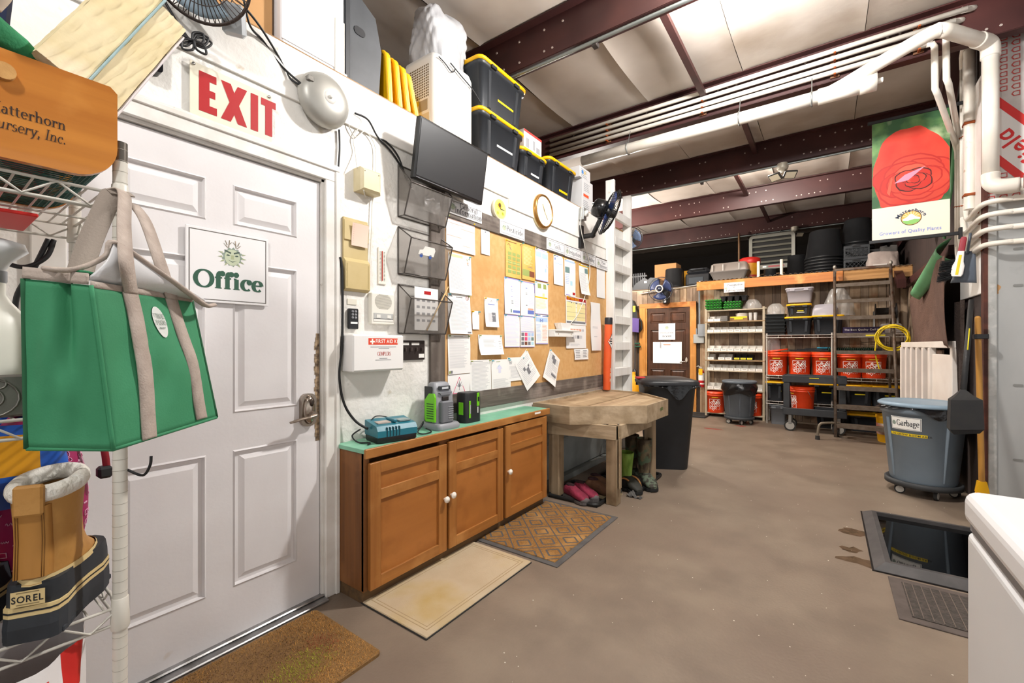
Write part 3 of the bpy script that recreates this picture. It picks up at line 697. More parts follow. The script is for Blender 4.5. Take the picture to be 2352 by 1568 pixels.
# --- first aid kit
y, z, w, h = wl_rect(783, 768, 903, 854)
t = wt('first_aid_kit', 'white metal first aid kit box with red label on the wall', 'first aid box', y, z)
MB().box(0,-.10,0,w-.01,0,h,0,.006).box(.004,-.104,.008,w-.014,-.10,h-.006,0,.003).build('box', mat('#efedea', .35), t)
p = MB(); p.rect(.088,.138,.275,.172,-.1046,0); p.rect(.098,.150,.126,.158,-.105,1); p.rect(.108,.141,.116,.168,-.105,1)
letters(p,'FIRST AID KIT',.131,.147,.0275,-.105,1,wx=.86); letters(p,'GEMPLERS',.186,.082,.026,-.1046,2,True,1.3,'c',wx=.62)
bars(p,.10,.27,.128,1,.008,.003,-.1046,3,rnd,.95); bars(p,.15,.22,.12,1,.008,.003,-.1046,3,rnd,.95); bars(p,.155,.21,.068,1,.01,.003,-.1046,3,rnd,.9); bars(p,.13,.235,.060,1,.01,.003,-.1046,3,rnd,.95)
p.build('printed_label', [mat('#e04a2f', .5), LABELW, mat('#b5392d', .5), INKSOFT], t)
# --- dark switch panel
y, z, w, h = wl_rect(903, 781, 973, 828)
t = wt('switch_panel', 'dark brown panel of five toggle switches under the file holders', 'switch panel', y, z)
MB().box(0,-.012,0,w,0,h,0,.003).build('plate', mat('#2e2523', .35), t)
for k in range(5):
    x = .03+k*.043; MB().box(x-.004,-.028,h*.5-.006,x+.004,-.012,h*.5+.016,0,.002).build('toggle', mat('#4a3f3b', .35), t)
for q in ((.012,h-.028,.105,h-.014),(.125,h-.028,.185,h-.014),(.003,.012,.03,.038),(w-.05,.012,w-.008,.036)): MB().rect(*q,-.0128).build('label_strip', LABELW, t)
# --- mesh file holders: three steel mesh pockets
MESH = mat('#a39d97', .5, .2, alpha=.45, col2='#8d8781', scale=60)
RIM = mat('#57524e', .4, .6)
fy0, fy1 = 1.655, 1.985
for k, (z0, zb, zf, lab) in enumerate(((1.975,2.27,2.15,'top black mesh file holder partly behind the television'),(1.645,1.915,1.84,'middle mesh file holder with a white van sticker'),(1.305,1.585,1.50,'bottom mesh file holder with a printed safety sheet inside'))):
    t = wt('mesh_file_holder', lab, 'file holder', fy0, z0, WX, 'mesh file holders on the wall'); w = fy1-fy0; hb = zb-z0; hf = zf-z0; D0, D1 = .055, .115
    bm = MB()
    bm.quad((0,-.004,0),(w,-.004,0),(w,-.004,hb),(0,-.004,hb)); bm.quad((.0,-D0,0),(w,-D0,0),(w,-D1,hf),(0,-D1,hf))
    bm.quad((0,-.004,0),(0,-D0,0),(0,-D1,hf),(0,-.004,hb)); bm.quad((w,-.004,0),(w,-D0,0),(w,-D1,hf),(w,-.004,hb)); bm.quad((0,-.004,0),(w,-.004,0),(w,-D0,0),(0,-D0,0))
    bm.build('mesh_pocket', MESH, t)
    rm = MB().tube([(0,-.004,hb),(0,-D1,hf),(w,-D1,hf),(w,-.004,hb)],.004,6,closed=True).tube([(0,-.004,0),(0,-D0,0),(w,-D0,0),(w,-.004,0)],.004,6,closed=True)
    for a in (0,w): rm.cyl((a,-D0,0),(a,-D1,hf),.004,n=6).cyl((a,-.004,0),(a,-.004,hb),.004,n=6)
    rm.build('wire_rim', RIM, t)
    def Pf(a, b, D0=D0, D1=D1, hf=hf): return (a, -(D0+(D1-D0)*b/hf)-.003, b)
    if k == 1:
        s = MB(); s.add([Pf(a,b) for a,b in ((.07,.115),(.19,.115),(.195,.15),(.185,.165),(.11,.165),(.10,.145),(.075,.14))],[tuple(range(7))],0)
        for cx in (.095,.165): s.add([Pf(cx+.012*math.cos(q*PI/5),.112+.012*math.sin(q*PI/5)) for q in range(10)],[tuple(range(10))],1)
        s.build('van_sticker', [LABELW, mat('#3f5fae', .5)], t)
    if k == 2:
        s = MB(); s.rect(.085,.02,.275,.275,-.045,0); s.rect(.16,.235,.215,.255,-.0456,1)
        for i in range(4):
            for j in range(4): s.rect(.10+.042*i,.19-.04*j,.125+.042*i,.205-.04*j,-.0456,2)
        tag(s.build('safety_sheet', [PAPER, RED, INKSOFT]), 'printed safety sheet standing in the bottom mesh file holder', 'paper', loc=(WX,fy0,z0), rz=RZ)
        tag(MB().tube([(.17,-.06,.02),(.36,-.05,.30)],.004,6).build('wooden_stick', wood('#d8b983','#c39f66',2)), 'thin wooden stick leaning in the bottom mesh file holder', 'stick', loc=(WX,fy0,z0), rz=RZ)
    if k == 0:
        MB().grid(lambda a,b: (.15+.13*a, -.06-.012*math.sin(a*9)*math.sin(b*7), .06+.13*b), 6, 6).build('plastic_pouch', mat('#9d9894', .3, alpha=.5), t)
# --- television on a tilting bracket
TVX = -1.87
y, z, w, h = wl_rect(950, 268, 1108, 408, TVX)
t = thing('television', 'black flat television tilted on the wall above the notice board', 'television', (TVX, y, z), rot=(math.radians(9), math.radians(0), RZ))
MB().box(0,-.0,0,w,.035,h,0,.006).box(.12,.03,.08,w-.12,.06,h-.08,0,.01).build('case', mat('#141415', .3), t)
MB().box(.014,-.0015,.022,w-.014,.002,h-.014).build('screen', mat('#242527', .4, spec=.6), t)
MB().box(.012,-.003,.010,w*.6,-.0,.014).build('bezel_strip', mat('#8d8f93', .25, .6), t)
MB().box(w*.42,.055,h*.35,w*.58,.14,h*.6,0,.006).build('bracket', PLAS_BLACK, t)
# --- notice board in a frame of weathered boards
BY0, BY1, BZ0, BZ1 = 2.02, 4.66, .915, 2.09
t = wt('notice_board', 'long tan fibre notice board framed with weathered grey boards', 'notice board', BY0, BZ0); w = BY1-BY0; h = BZ1-BZ0
MB().box(0,-.010,-.02,w,0,h).build('board', mat('#cf9f64', .8, col2='#d6ab74', scale=26, bump=.05, bscale=120, col3='#c6965a', scale3=3), t)
WEATH = wood('#6d635b','#4f4640',0,.8,26,1.3,.35,'#8a8078'); WEATHV = wood('#6d635b','#4f4640',2,.8,26,1.3,.35,'#8a8078')
MB().box(-.125,-.022,-.125,w,0,0,0,.003).build('frame_rail', WEATH, t)
MB().box(-.02,-.022,h-.03,w,0,h+.085,0,.003).build('frame_rail', WEATH, t)
MB().box(-.125,-.021,.0,0,0,h+.14,0,.003).build('frame_stile', WEATHV, t)
tw = wt('weathered_batten', 'weathered grey batten under the switch panel edge', 'batten', 1.90, 1.02) if 0 else None
# signs over the board
name_sign(2.045, 2.088, .33, .098, (('General',.055),('Information',.018)), .050, 'General Information sign over the notice board', em=(.034,.05,.05))
name_sign(2.587, 2.068, .325, .108, (('Pesticide',.035),), .055, 'Pesticide sign over the notice board', em=(.05,.054,.052))
name_sign(3.256, 2.07, .315, .097, (('Soils',.03),), .055, 'Soils sign over the notice board', em=(.05,.05,.05))
name_sign(3.583, 2.064, .32, .10, (('Irrigation',.032),), .055, 'Irrigation sign over the notice board', em=(.04,.05,.05))
name_sign(3.92, 2.058, .32, .108, (('Lighting',.036),), .055, 'Lighting sign crossed by the white fan cord', em=(.05,.054,.05))
name_sign(4.262, 2.054, .30, .105, (('Plant',.058),('Reference',.02)), .042, 'Plant Reference sign at the ladder end of the board', em=(.05,.052,.05))
# clocks
c = on_x(1148, 480, WX+.02)
t = wt('sunflower_clock', 'small round clock with a yellow sunflower face', 'clock', c.y, c.z)
MB().lathe([(.078,0),(.082,.012),(.080,.022),(.072,.024)], n=28, axis='y').build('case', mat('#e6dcc0', .5), t)
p = MB(); p.poly([(.071*math.cos(2*PI*k/24),.071*math.sin(2*PI*k/24)) for k in range(24)],-.0246,0)
rf = random.Random(2)
for q in range(3):
    cx, cz = ((-.008,.025),(.03,-.03),(-.03,-.035))[q]
    for k in range(14):
        a = 2*PI*k/14; R = (.045,.02,.018)[q]
        p.poly([(cx+R*.3*math.cos(a-.3),cz+R*.3*math.sin(a-.3)),(cx+R*math.cos(a),cz+R*math.sin(a)),(cx+R*.3*math.cos(a+.3),cz+R*.3*math.sin(a+.3))], -.0250-q*.0002, 1)
    p.poly([(cx+R*.36*math.cos(2*PI*k/10),cz+R*.36*math.sin(2*PI*k/10)) for k in range(10)], -.0256, (2,3,3)[q])
p.build('dial', [mat('#f1dc74', .5, col2='#d8d27a', scale=30), mat('#f0b90a', .5), mat('#5d3a1c', .6), mat('#8aa83c', .6)], t)
MB().box(-.002,-.027,.0,.002,-.0262,.04).box(0,-.027,-.002,.05,-.0262,.002).build('hands', INK, t)
c = on_x(1247, 486, WX+.02)
t = wt('wall_clock', 'round wall clock with gold rim and plain cream dial', 'clock', c.y, c.z)
MB().lathe([(.145,0),(.148,.02),(.140,.04),(.128,.042),(.124,.034)], n=40, axis='y', cap1=False).build('rim', mat('#a5793f', .3, .75, col2='#b98a50', scale=10), t)
MB().lathe([(.148,0),(.150,.006),(.150,.016)], n=40, axis='y').build('case', mat('#e3d3a6', .5), t)
MB().poly([(.127*math.cos(2*PI*k/36),.127*math.sin(2*PI*k/36)) for k in range(36)],-.0345).build('dial', mat('#efe9d4', .5), t)
p = MB()
for k in range(12):
    a = 2*PI*k/12; p.poly([(.108*math.cos(a)-.004,.108*math.sin(a)-.004),(.108*math.cos(a)+.004,.108*math.sin(a)-.004),(.108*math.cos(a)+.004,.108*math.sin(a)+.004),(.108*math.cos(a)-.004,.108*math.sin(a)+.004)],-.0355)
p.build('hour_marks', mat('#b3a677', .6), t, kind='stuff')
MB().tube([(0,-.038,0),(-.03,-.038,.055)],.0025,6).tube([(0,-.038,0),(.05,-.038,-.06)],.002,6).build('hands', mat('#b9a15e', .4, .5), t)
# ================================================================ papers pinned to the notice board
PURP = mat('#a49ad6', .7); LAV = mat('#dddbf0', .75); BLUE = mat('#6a7cc4', .6); SKY = mat('#b3ccec', .7); ORG = mat('#dfa64c', .75, col2='#e8b968', scale=6); GRN = mat('#9aa760', .7)
TXT = mat('#cfced0', .85); TXD = mat('#7a7a7f', .8); PINK = mat('#e3557f', .6); PAPL = mat('#e9e7f2', .75); SAL = mat('#e8a98f', .7)
PMATS = [PAPER, TXT, TXD, PURP, BLUE, SKY, ORG, GRN, RED, PINK, LAV, SAL, YEL, mat('#7a4630', .7), mat('#b4dbe8', .7), mat('#f3e3a6', .7), mat('#6f8d8c', .6)]
PX = WX+.0115
def paper(label, u0, v0, u1, v1, prints=(), curl=.0, wave=.002, base=0, pins=True, rot=0., x=None, k=0, pc=None):
    y, z, w, h = wl_rect(u0, v0, u1, v1, PX)
    return paper_w(label, y, z, w, h, prints, curl, wave, base, pins, rot, k, pc)
def paper_w(label, y, z, w, h, prints=(), curl=.0, wave=.002, base=0, pins=True, rot=0., k=0, pc=None):
    r = random.Random(label); ph = r.uniform(0, 6)
    t = wt('paper_sheet', label, 'paper', y+w/2, z+h, PX-.0-k*-.0012, 'papers on the notice board', tilt=rot)
    def S(a, b, o=0.):      # a,b in 0..1 from lower left
        d = 1-b
        return (-w/2+w*a, -.0015-curl*d**2.2-wave*(1+math.sin(ph+5*d+2*a))*.5*min(1,d*6)-o, -h+h*b)
    MB().grid(S, 6, 10).build('sheet', PMATS[base], t)
    p = MB()
    for q in prints:
        kd = q[0]
        if kd == 'T':
            _, x0, z0, x1, z1, n, m = q
            for i in range(n):
                zz = z1-(z1-z0)*i/n; hh = (z1-z0)/n*.36; e = x0+(x1-x0)*r.uniform(.72,1)
                p.add([S(x0,zz-hh,.0007),S((x0+e)/2,zz-hh,.0007),S(e,zz-hh,.0007),S(e,zz,.0007),S((x0+e)/2,zz,.0007),S(x0,zz,.0007)],[(0,1,4,5),(1,2,3,4)],m)
        elif kd == 'B':
            _, x0, z0, x1, z1, m = q
            p.grid(lambda a,b: S(x0+(x1-x0)*a, z0+(z1-z0)*b, .0008), 4, max(2,int((z1-z0)*10)), m, False)
        elif kd == 'G':
            _, x0, z0, x1, z1, nx, nz, ms = q
            for i in range(nx):
                for j in range(nz):
                    a0 = x0+(x1-x0)*(i+.1)/nx; a1 = x0+(x1-x0)*(i+.9)/nx; b0 = z0+(z1-z0)*(j+.12)/nz; b1 = z0+(z1-z0)*(j+.88)/nz
                    p.add([S(a0,b0,.0011),S(a1,b0,.0011),S(a1,b1,.0011),S(a0,b1,.0011)],[(0,1,2,3)],ms[r.randrange(len(ms))])
        elif kd == 'W':
            _, s, x0, z0, size, m = q; ws = text_w(s,1)
            letters(p, s, 0, 0, 1, 0, m, P=lambda a,b: S(x0+a*size/w, z0+b*size/h, .0012))
        elif kd == 'L':
            _, pts, th_, m = q
            for i in range(len(pts)-1):
                (a0,b0),(a1,b1) = pts[i], pts[i+1]; dx, dz = (a1-a0)*w, (b1-b0)*h; l = math.hypot(dx,dz) or 1; nx, nz = -dz/l*th_/w, dx/l*th_/h
                p.add([S(a0+nx,b0+nz,.0011),S(a1+nx,b1+nz,.0011),S(a1-nx,b1-nz,.0011),S(a0-nx,b0-nz,.0011)],[(0,1,2,3)],m)
        elif kd == 'P':
            _, pts, m = q; p.add([S(a,b,.0011) for a,b in pts],[tuple(range(len(pts)))],m)
    if p.f: p.build('print', PMATS, t)
    if pins:
        for a in ((.5,) if rot else (.06,.94)):
            pt = S(a, .985); MB().lathe([(.006,0),(.003,.006),(.005,.014),(0,.015)], (pt[0],pt[1],pt[2]-.004), 8, axis='y').build('push_pin', (YEL, mat('#3fa7b8', .4), GRN)[pc if pc is not None else r.randrange(3)], t)
    return t
Tn = lambda n, x0=.08, z0=.06, x1=.92, z1=.92, m=1: ('T', x0, z0, x1, z1, n, m)
# column of notices at the far left of the board
paper('wide white form with orange lines under the General Information sign', 1024, 492, 1090, 570, (('L',((.02,.90),(.98,.90)),.0012,11),('L',((.02,.80),(.60,.80)),.0012,11),('L',((.5,.70),(.98,.70)),.0012,11),('L',((.02,.42),(.52,.42)),.0012,11),('L',((.55,.20),(.8,.20)),.0012,11),Tn(5,.15,.6,.5,.8),Tn(3,.55,.5,.9,.64)), .004)
paper('long clipped white receipt pad beside the General Information form', 1104, 517, 1124, 582, (('B',.05,.90,.95,.985,2),('P',((.45,.78),(.6,.80),(.55,.83),(.42,.82)),2)), .003, pins=False)
paper('white notice with olive heading band near the top of the board', 1029, 577, 1081, 672, (('B',.04,.90,.62,.965,15),('L',((.78,.93),(.82,.86),(.86,.93),(.95,.9)),.0015,7),('P',((.82,.76),(.88,.80),(.86,.84),(.80,.83)),11),('P',((.8,.75),(.9,.75),(.86,.77)),2),Tn(24,.06,.10,.75,.84)), .010, .004)
paper('white notice with a small red prohibition ring', 1028, 672, 1079, 766, (('P',((.04,.93),(.2,.92),(.16,.97),(.08,.96)),2),('T',.35,.88,.65,.93,1,2),('L',tuple((.86+.065*math.cos(k*PI/8),.92+.05*math.sin(k*PI/8)) for k in range(17)),.0012,8),('L',((.82,.955),(.90,.885)),.0012,8),Tn(24,.06,.08,.92,.84),('B',.78,.02,.95,.06,2)), .022, .004)
paper('long white rules sheet low in the first column', 1028, 768, 1079, 860, (('T',.25,.93,.75,.96,1,2),Tn(26,.06,.14,.92,.88),('B',.02,.02,.10,.08,7),('B',.08,.02,.18,.09,2)), .004, .004)
paper('white sheet with a dark leaf inside a pink triangle', 1028, 861, 1079, 912, (('L',((.22,.12),(.5,.86),(.78,.12),(.22,.12)),.0022,9),)+tuple(('P',((.5-.02,.42),(.5+.24*math.cos(a)*s_-.0,.42+.33*math.sin(a)*s_),(.5+.03,.42)),2) for a, s_ in ((PI/2,1),(PI/2-.55,.95),(PI/2+.55,.95),(PI/2-1.15,.8),(PI/2+1.15,.8),(.05,.5),(PI-.05,.5)))+(('L',((.5,.42),(.5,.26)),.002,2),), .0, pins=False)
# second column
paper('white booklet cover with a grey appliance drawing', 1112, 682, 1143, 750, (('L',((.45,.86),(.5,.93),(.55,.86)),.0012,2),('T',.25,.72,.75,.79,1,4),('B',.25,.18,.55,.48,1),('B',.50,.18,.78,.50,2),('B',.60,.30,.72,.44,0)), .014)
paper('small blank white note beside the appliance booklet', 1084, 713, 1100, 756, (('L',((.5,.75),(.55,.88)),.001,1),), .003)
paper('landscape white permit with blue pin', 1098, 768, 1152, 815, (Tn(6,.2,.35,.7,.75,1),('T',.84,.2,.96,.7,4,1)), .024)
paper('large typed white letter low on the board', 1079, 827, 1127, 912, (Tn(24,.08,.06,.92,.92),('T',.1,.93,.6,.96,1,2)), .004)
paper('white letter with a faint green tree mark', 1128, 826, 1172, 905, (('T',.25,.90,.5,.94,1,7),('P',((.25,.72),(.4,.86),(.55,.72),(.47,.72),(.47,.6),(.35,.6),(.35,.72)),10),('P',((.3,.78),(.4,.84),(.5,.78)),14),Tn(12,.08,.06,.92,.42)), .004)
paper('half hidden white memo behind the tilted sheet', 1165, 821, 1202, 876, (('T',.1,.68,.3,.82,2,2),Tn(10,.1,.1,.9,.62)), .003)
for lab, u, v, rz_ in (('white sheet pinned by its corner and tilted, with a black diagram', 1208, 849, -.62),('white sheet pinned by its corner beside the potting bench, tilted the other way', 1265, 845, .52)):
    c = on_x(u, v, PX); w, h = .205, .275
    t = wt('paper_sheet', lab, 'paper', c.y, c.z, PX, 'papers on the notice board', tilt=rz_)
    MB().grid(lambda a,b: (w*(a-.5), -.004-.030*(1-b)**1.5*(.4+.6*a)-.004*math.sin(3*a), h*(b-.5)), 8, 8).build('sheet', PAPER, t)
    def S2(a,b): return (w*(a-.5), -.0055-.030*(1-b)**1.5*(.4+.6*a)-.004*math.sin(3*a), h*(b-.5))
    p = MB()
    for i in range(16):
        zz = .92-.05*i; e = .9 if i % 5 else .5; p.add([S2(.1,zz-.018),S2(.5,zz-.018),S2(e,zz-.018),S2(e,zz),S2(.5,zz),S2(.1,zz)],[(0,1,4,5),(1,2,3,4)],0)
    for a,b,c_,d in (((.45,.35,.62,.55),(.3,.55,.42,.66),(.62,.55,.7,.62)) if rz_ < 0 else ((.42,.68,.66,.86),(.3,.78,.5,.92),(.5,.26,.9,.34))): p.grid(lambda q,s_: S2(a+(c_-a)*q, b+(d-b)*s_)[0:1]+(S2(a+(c_-a)*q, b+(d-b)*s_)[1]-.0006,)+S2(a+(c_-a)*q, b+(d-b)*s_)[2:], 2, 2, 1, False)
    p.build('print', [TXT, TXD], t)
    q = S2(.04 if rz_ > 0 else .96, .97); MB().lathe([(.006,0),(.003,.006),(.005,.014),(0,.015)], (q[0],q[1],q[2]), 8, axis='y').build('push_pin', YEL if rz_ < 0 else mat('#3fa7b8', .4), t)
# charts in the middle: two amber guides over a block of lavender sheets
paper('amber insect guide with green larvae in rows', 1160, 548, 1196, 634, (('G',.12,.10,.95,.70,3,5,(7,)),('L',((.12,.86),(.22,.90),(.3,.85)),.002,13),('L',((.26,.82),(.36,.74)),.003,2),('T',.1,.92,.8,.97,1,13),('L',((.05,.2),(.95,.2)),.0008,15),('L',((.05,.4),(.95,.4)),.0008,15),('L',((.05,.6),(.95,.6)),.0008,15)), .004, base=6)
paper('amber guide with brown and green lower panel', 1198, 556, 1228, 640, (('T',.12,.40,.8,.9,14,15),('B',.03,.10,.55,.28,7),('B',.55,.10,.95,.26,13),('T',.4,.33,.8,.37,1,2)), .003, base=6)
paper('blue and white chart under the Pesticide sign', 1229, 568, 1258, 642, (('B',.03,.74,.45,.90,5),('B',.52,.72,.97,.88,5),('T',.1,.93,.8,.98,1,3),Tn(8,.08,.2,.65,.66,10),('B',.72,.3,.85,.42,5),('L',((.8,.55),(.95,.46)),.002,4),('B',.0,.0,1,.02,3)), .003)
GEO = [(1158,635,1194,720,'lavender label sheet with a column of purple icons'),(1195,644,1227,724,'lavender label sheet with an orange and blue box'),(1228,645,1258,720,'white sheet with yellow band between purple edges'),
       (1158,721,1193,797,'plain ruled lavender sheet low in the chart block'),(1194,724,1227,797,'lavender sheet with a grid of coloured plant photographs'),(1229,721,1258,790,'pale blue and pink table in the chart block')]
PRG = [(('B',0,.97,1,1,3),('B',0,0,.02,1,10),('T',.42,.72,.52,.78,1,3),('T',.42,.62,.52,.68,2,4),('T',.42,.46,.52,.5,1,3),('T',.42,.26,.55,.38,2,2),('B',.36,.05,.44,.14,16),('B',.52,.05,.98,.12,4),Tn(12,.6,.2,.98,.9,10)),
       (('B',0,.97,1,1,3),('B',.96,.7,1,.98,3),('T',.35,.76,.47,.82,1,4),('T',.35,.6,.47,.68,2,2),('T',.35,.26,.47,.32,1,2),('B',.48,.06,.95,.17,4),('B',.5,.18,.9,.23,11),Tn(14,.55,.3,.95,.95,10)),
       (('B',.2,.80,.45,.95,7),('B',.62,.80,.85,.95,7),('B',.0,.50,.95,.54,12),('T',.05,.15,.9,.46,8,15),('B',.55,.56,.72,.66,15),('B',0,0,1,.015,3)),
       (('B',0,.97,1,1,3),Tn(22,.06,.06,.94,.94,10),('B',0,0,1,.015,3)),
       (('B',0,.97,1,1,3),Tn(12,.06,.52,.94,.94,10),('B',.05,.485,.95,.505,3),('G',.04,.05,.96,.48,4,3,(16,5,13,2,9,14)),('B',0,0,1,.015,3)),
       (('B',.05,.95,.4,.98,4),('B',.55,.94,.98,.97,4),('B',.05,.76,.95,.90,5),('G',.25,.74,.6,.86,4,3,(4,14)),('T',.06,.1,.45,.66,12,5),('T',.52,.1,.94,.66,12,11),('B',0,.01,1,.03,3))]
for k, (g, pq) in enumerate(zip(GEO, PRG)):
    paper(g[4], *g[:4], pq, .003, .003, base=0, pc=1, k=-1 if k in (0,3) else 0)
# third group
paper('pale blue ruled chart under the Soils sign', 1271, 583, 1293, 652, (('T',.04,.92,.5,.97,1,4),('L',((.05,.72),(.95,.72)),.002,5),Tn(18,.08,.06,.92,.68,10),('B',.1,.82,.2,.9,4)), .003, pins=True)
paper('blue chart with small photograph under the Irrigation sign', 1296, 592, 1321, 678, (('B',.05,.92,.95,.965,5),('B',.05,.62,.45,.78,16),('T',.5,.60,.95,.78,6,10),('B',.5,.3,.7,.42,14),Tn(6,.06,.3,.44,.58,5),('B',.72,.05,.95,.12,8),('B',.1,.02,.5,.04,3)), .004)
paper('curling sheet with a green photograph under the Lighting sign', 1329, 604, 1350, 675, (('B',.02,.93,.98,.97,12),('B',.62,.72,.95,.88,16),Tn(16,.08,.1,.9,.7,1),('B',.96,.1,1,.92,12)), .03)
paper('plain white strip under the Plant Reference sign', 1370, 612, 1389, 682, (), .002, pins=False)
paper('potting guide chart with a red heading', 1299, 678, 1346, 744, (('B',.03,.86,.97,.97,8),('W','POTTING GUIDE',.06,.88,.03,12),('B',.03,.15,.46,.80,15),('B',.5,.15,.95,.80,15),('L',((.03,.62),(.95,.62)),.0012,2),('L',((.03,.44),(.95,.44)),.0012,2),('L',((.03,.28),(.95,.28)),.0012,2),('B',.03,.76,.95,.81,2),('B',.03,.05,.95,.12,2),('B',.5,.05,.6,.12,8),('B',.3,.05,.38,.12,9),('B',.955,.1,.98,.9,8)), .002)
paper('white sheet of small leaf sketches below the potting guide', 1299, 745, 1345, 800, (('G',.2,.72,.9,.86,5,1,(1,11)),('G',.25,.4,.8,.58,4,1,(2,1)),('T',.2,.08,.7,.2,3,1)), .006, pins=False)
paper('creased parts list ticket hanging under the leaf sketches', 1318, 801, 1350, 827, (('T',.08,.15,.45,.85,5,2),('T',.6,.15,.92,.85,5,2),('L',((0,.02),(1,.02)),.0012,13)), .006, .006, pins=False)
paper('long narrow curled white paper beside the orange tube', 1356, 693, 1378, 805, (('T',.2,.45,.7,.5,2,1),('T',.3,.25,.6,.3,1,1)), .004, .012, pins=False)
# small shelf with a bowl
y, z, w, h = wl_rect(1259, 756, 1302, 773, WX+.01)
t = wt('wall_shelf', 'little white wooden shelf block on the notice board', 'shelf', y, z, WX+.01)
MB().box(0,-.07,0,.34,0,.05,0,.003).box(0,-.085,.05,.44,0,.064,0,.003).build('shelf_block', mat('#eceae5', .5), t)
for a in (.06,.29): MB().cyl((a,-.0705,.025),(a,-.073,.025),.005,n=8).build('screw', mat('#b59b6b', .4, .6), t)
t = wt('white_bowl', 'small white square tapered bowl standing on the little shelf', 'bowl', y+.20, z+.064, WX-.035+.045)
MB().loft([[(a*.06,-.035+b*.028,0) for a,b in ((-1,-1),(1,-1),(1,1),(-1,1))],[(a*.10,-.035+b*.034,.062) for a,b in ((-1,-1),(1,-1),(1,1),(-1,1))],[(a*.092,-.035+b*.028,.062) for a,b in ((-1,-1),(1,-1),(1,1),(-1,1))],[(a*.055,-.035+b*.022,.008) for a,b in ((-1,-1),(1,-1),(1,1),(-1,1))]], smooth=False).build('bowl_body', mat('#f1efec', .3), t)
cable('white fan cord hanging down across the notice board', 'cord', [wp(1337,472,-1.94),wp(1334,520,-1.95),wp(1342,560,-1.96),wp(1354,605,-1.965),wp(1353,645,-1.965),wp(1340,690,-1.97),wp(1325,725,-1.97),wp(1302,752,-1.96)], .004, CW)
# ================================================================ reusable builders
TOTEB = mat('#24272b', .42, col2='#2b2e33', scale=3); TOTEY = mat('#f2b705', .4)
def rr3(w, d, r, z, n=3): return [(p[0], p[1], z) for p in rrect(-w/2, -d/2, w/2, d/2, r, n)]
def tote(label, loc, w, d, h, rz=0., group='black storage totes with yellow lids', body=None, lidm=None, marks=(), lidh=.028, ribs=True, name='storage_tote'):
    t = thing(name, label, 'tote', loc, rz, group); body = body or TOTEB; lidm = lidm or TOTEY; hb = h-lidh
    b = MB().loft([rr3(w*.82,d*.80,.03,0), rr3(w*.84,d*.83,.035,.015), rr3(w*.94,d*.93,.04,hb-.03), rr3(w*.99,d*.99,.045,hb-.028), rr3(w*.99,d*.99,.045,hb)])
    b.build('tub', body, t)
    if ribs:
        for sx in (-.30, .30):
            zs = (.03, hb-.035)
            def yy(z): return -(d*.83/2+(d*.93-d*.83)/2*(z-.015)/(hb-.045))
            MB().loft([[(w*sx*.9-.02,yy(zs[0])+.004,zs[0]),(w*sx*.9+.02,yy(zs[0])+.004,zs[0]),(w*sx+.02,yy(zs[1])+.004,zs[1]),(w*sx-.02,yy(zs[1])+.004,zs[1])],[(w*sx*.9-.014,yy(zs[0])-.008,zs[0]+.01),(w*sx*.9+.014,yy(zs[0])-.008,zs[0]+.01),(w*sx+.014,yy(zs[1])-.008,zs[1]-.005),(w*sx-.014,yy(zs[1])-.008,zs[1]-.005)]], smooth=False).build('rib', body, t)
    MB().loft([rr3(w,d,.05,hb), rr3(w+.02,d+.02,.055,hb+.004), rr3(w+.02,d+.02,.055,hb+lidh-.008), rr3(w+.008,d+.008,.05,hb+lidh-.001), rr3(w-.03,d-.03,.045,hb+lidh), rr3(w-.05,d-.05,.04,hb+lidh-.008)]).build('lid', lidm, t)
    for sx in (-.25, .25): MB().box(w*sx-.03,-d/2-.014,hb-.022,w*sx+.03,-d/2+.004,hb+.004,0,.003).build('latch', body, t)
    for x0, z0, x1, z1, mm in marks:
        def yq(z): return -(d*.83/2+(d*.10)/2*(z-.015)/(hb-.045))-.0015
        MB().add([(x0,yq(z0),z0),(x1,yq(z0),z0),(x1,yq(z1),z1),(x0,yq(z1),z1)],[(0,1,2,3)]).build('marker_strip', mm, t)
    return t
def fan(t, R=.17, blade=None, wire=None, nw=40, depth=.09, hub=None, r=.0016):
    """cage fan head facing local -y, centred on the thing's origin"""
    wire = wire or mat('#1b1a1a', .35); blade = blade or mat('#5a6b93', .35)
    g = MB()
    def ringy(rad, y, rr=.003, n=40): g.tube([(rad*math.cos(2*PI*k/n), y, rad*math.sin(2*PI*k/n)) for k in range(n)], rr, 5, closed=True)
    ringy(R, 0, .005); ringy(R*.98, -.012, .003); ringy(R*.66, -depth*.45, .0016, 30); ringy(R*.66, depth*.5, .0016, 30)
    for k in range(nw):
        a = 2*PI*k/nw; c, s_ = math.cos(a), math.sin(a)
        g.tube([(R*.16*c,-depth*.55,R*.16*s_),(R*.5*c,-depth*.52,R*.5*s_),(R*.85*c,-depth*.28,R*.85*s_),(R*c,-.004,R*s_)], r, 4, caps=False)
        if k % 2 == 0: g.tube([(R*.2*c,depth*.6,R*.2*s_),(R*.8*c,depth*.42,R*.8*s_),(R*c,.004,R*s_)], r, 4, caps=False)
    g.build('cage', wire, t, kind='stuff')
    for k in range(3):
        a0 = 2*PI*k/3+.4
        def bl(u, v):
            rr = R*(.14+.74*u); a = a0+(v-.5)*(1.15+.35*u)
            return (rr*math.cos(a), .012-(v-.5)*.045, rr*math.sin(a))
        MB().grid(bl, 5, 6).build('blade', blade, t, solid=.002)
    MB().lathe([(R*.17,depth*.25),(R*.18,0),(R*.17,-depth*.5),(R*.13,-depth*.62),(0,-depth*.64)], n=20, axis='y').build('hub', hub or PLAS_BLACK, t) if 0 else MB().lathe([(R*.17,-depth*.25),(R*.18,0),(R*.17,depth*.5),(R*.13,depth*.62),(0,depth*.64)], n=20, axis='y').build('hub', hub or PLAS_BLACK, t)
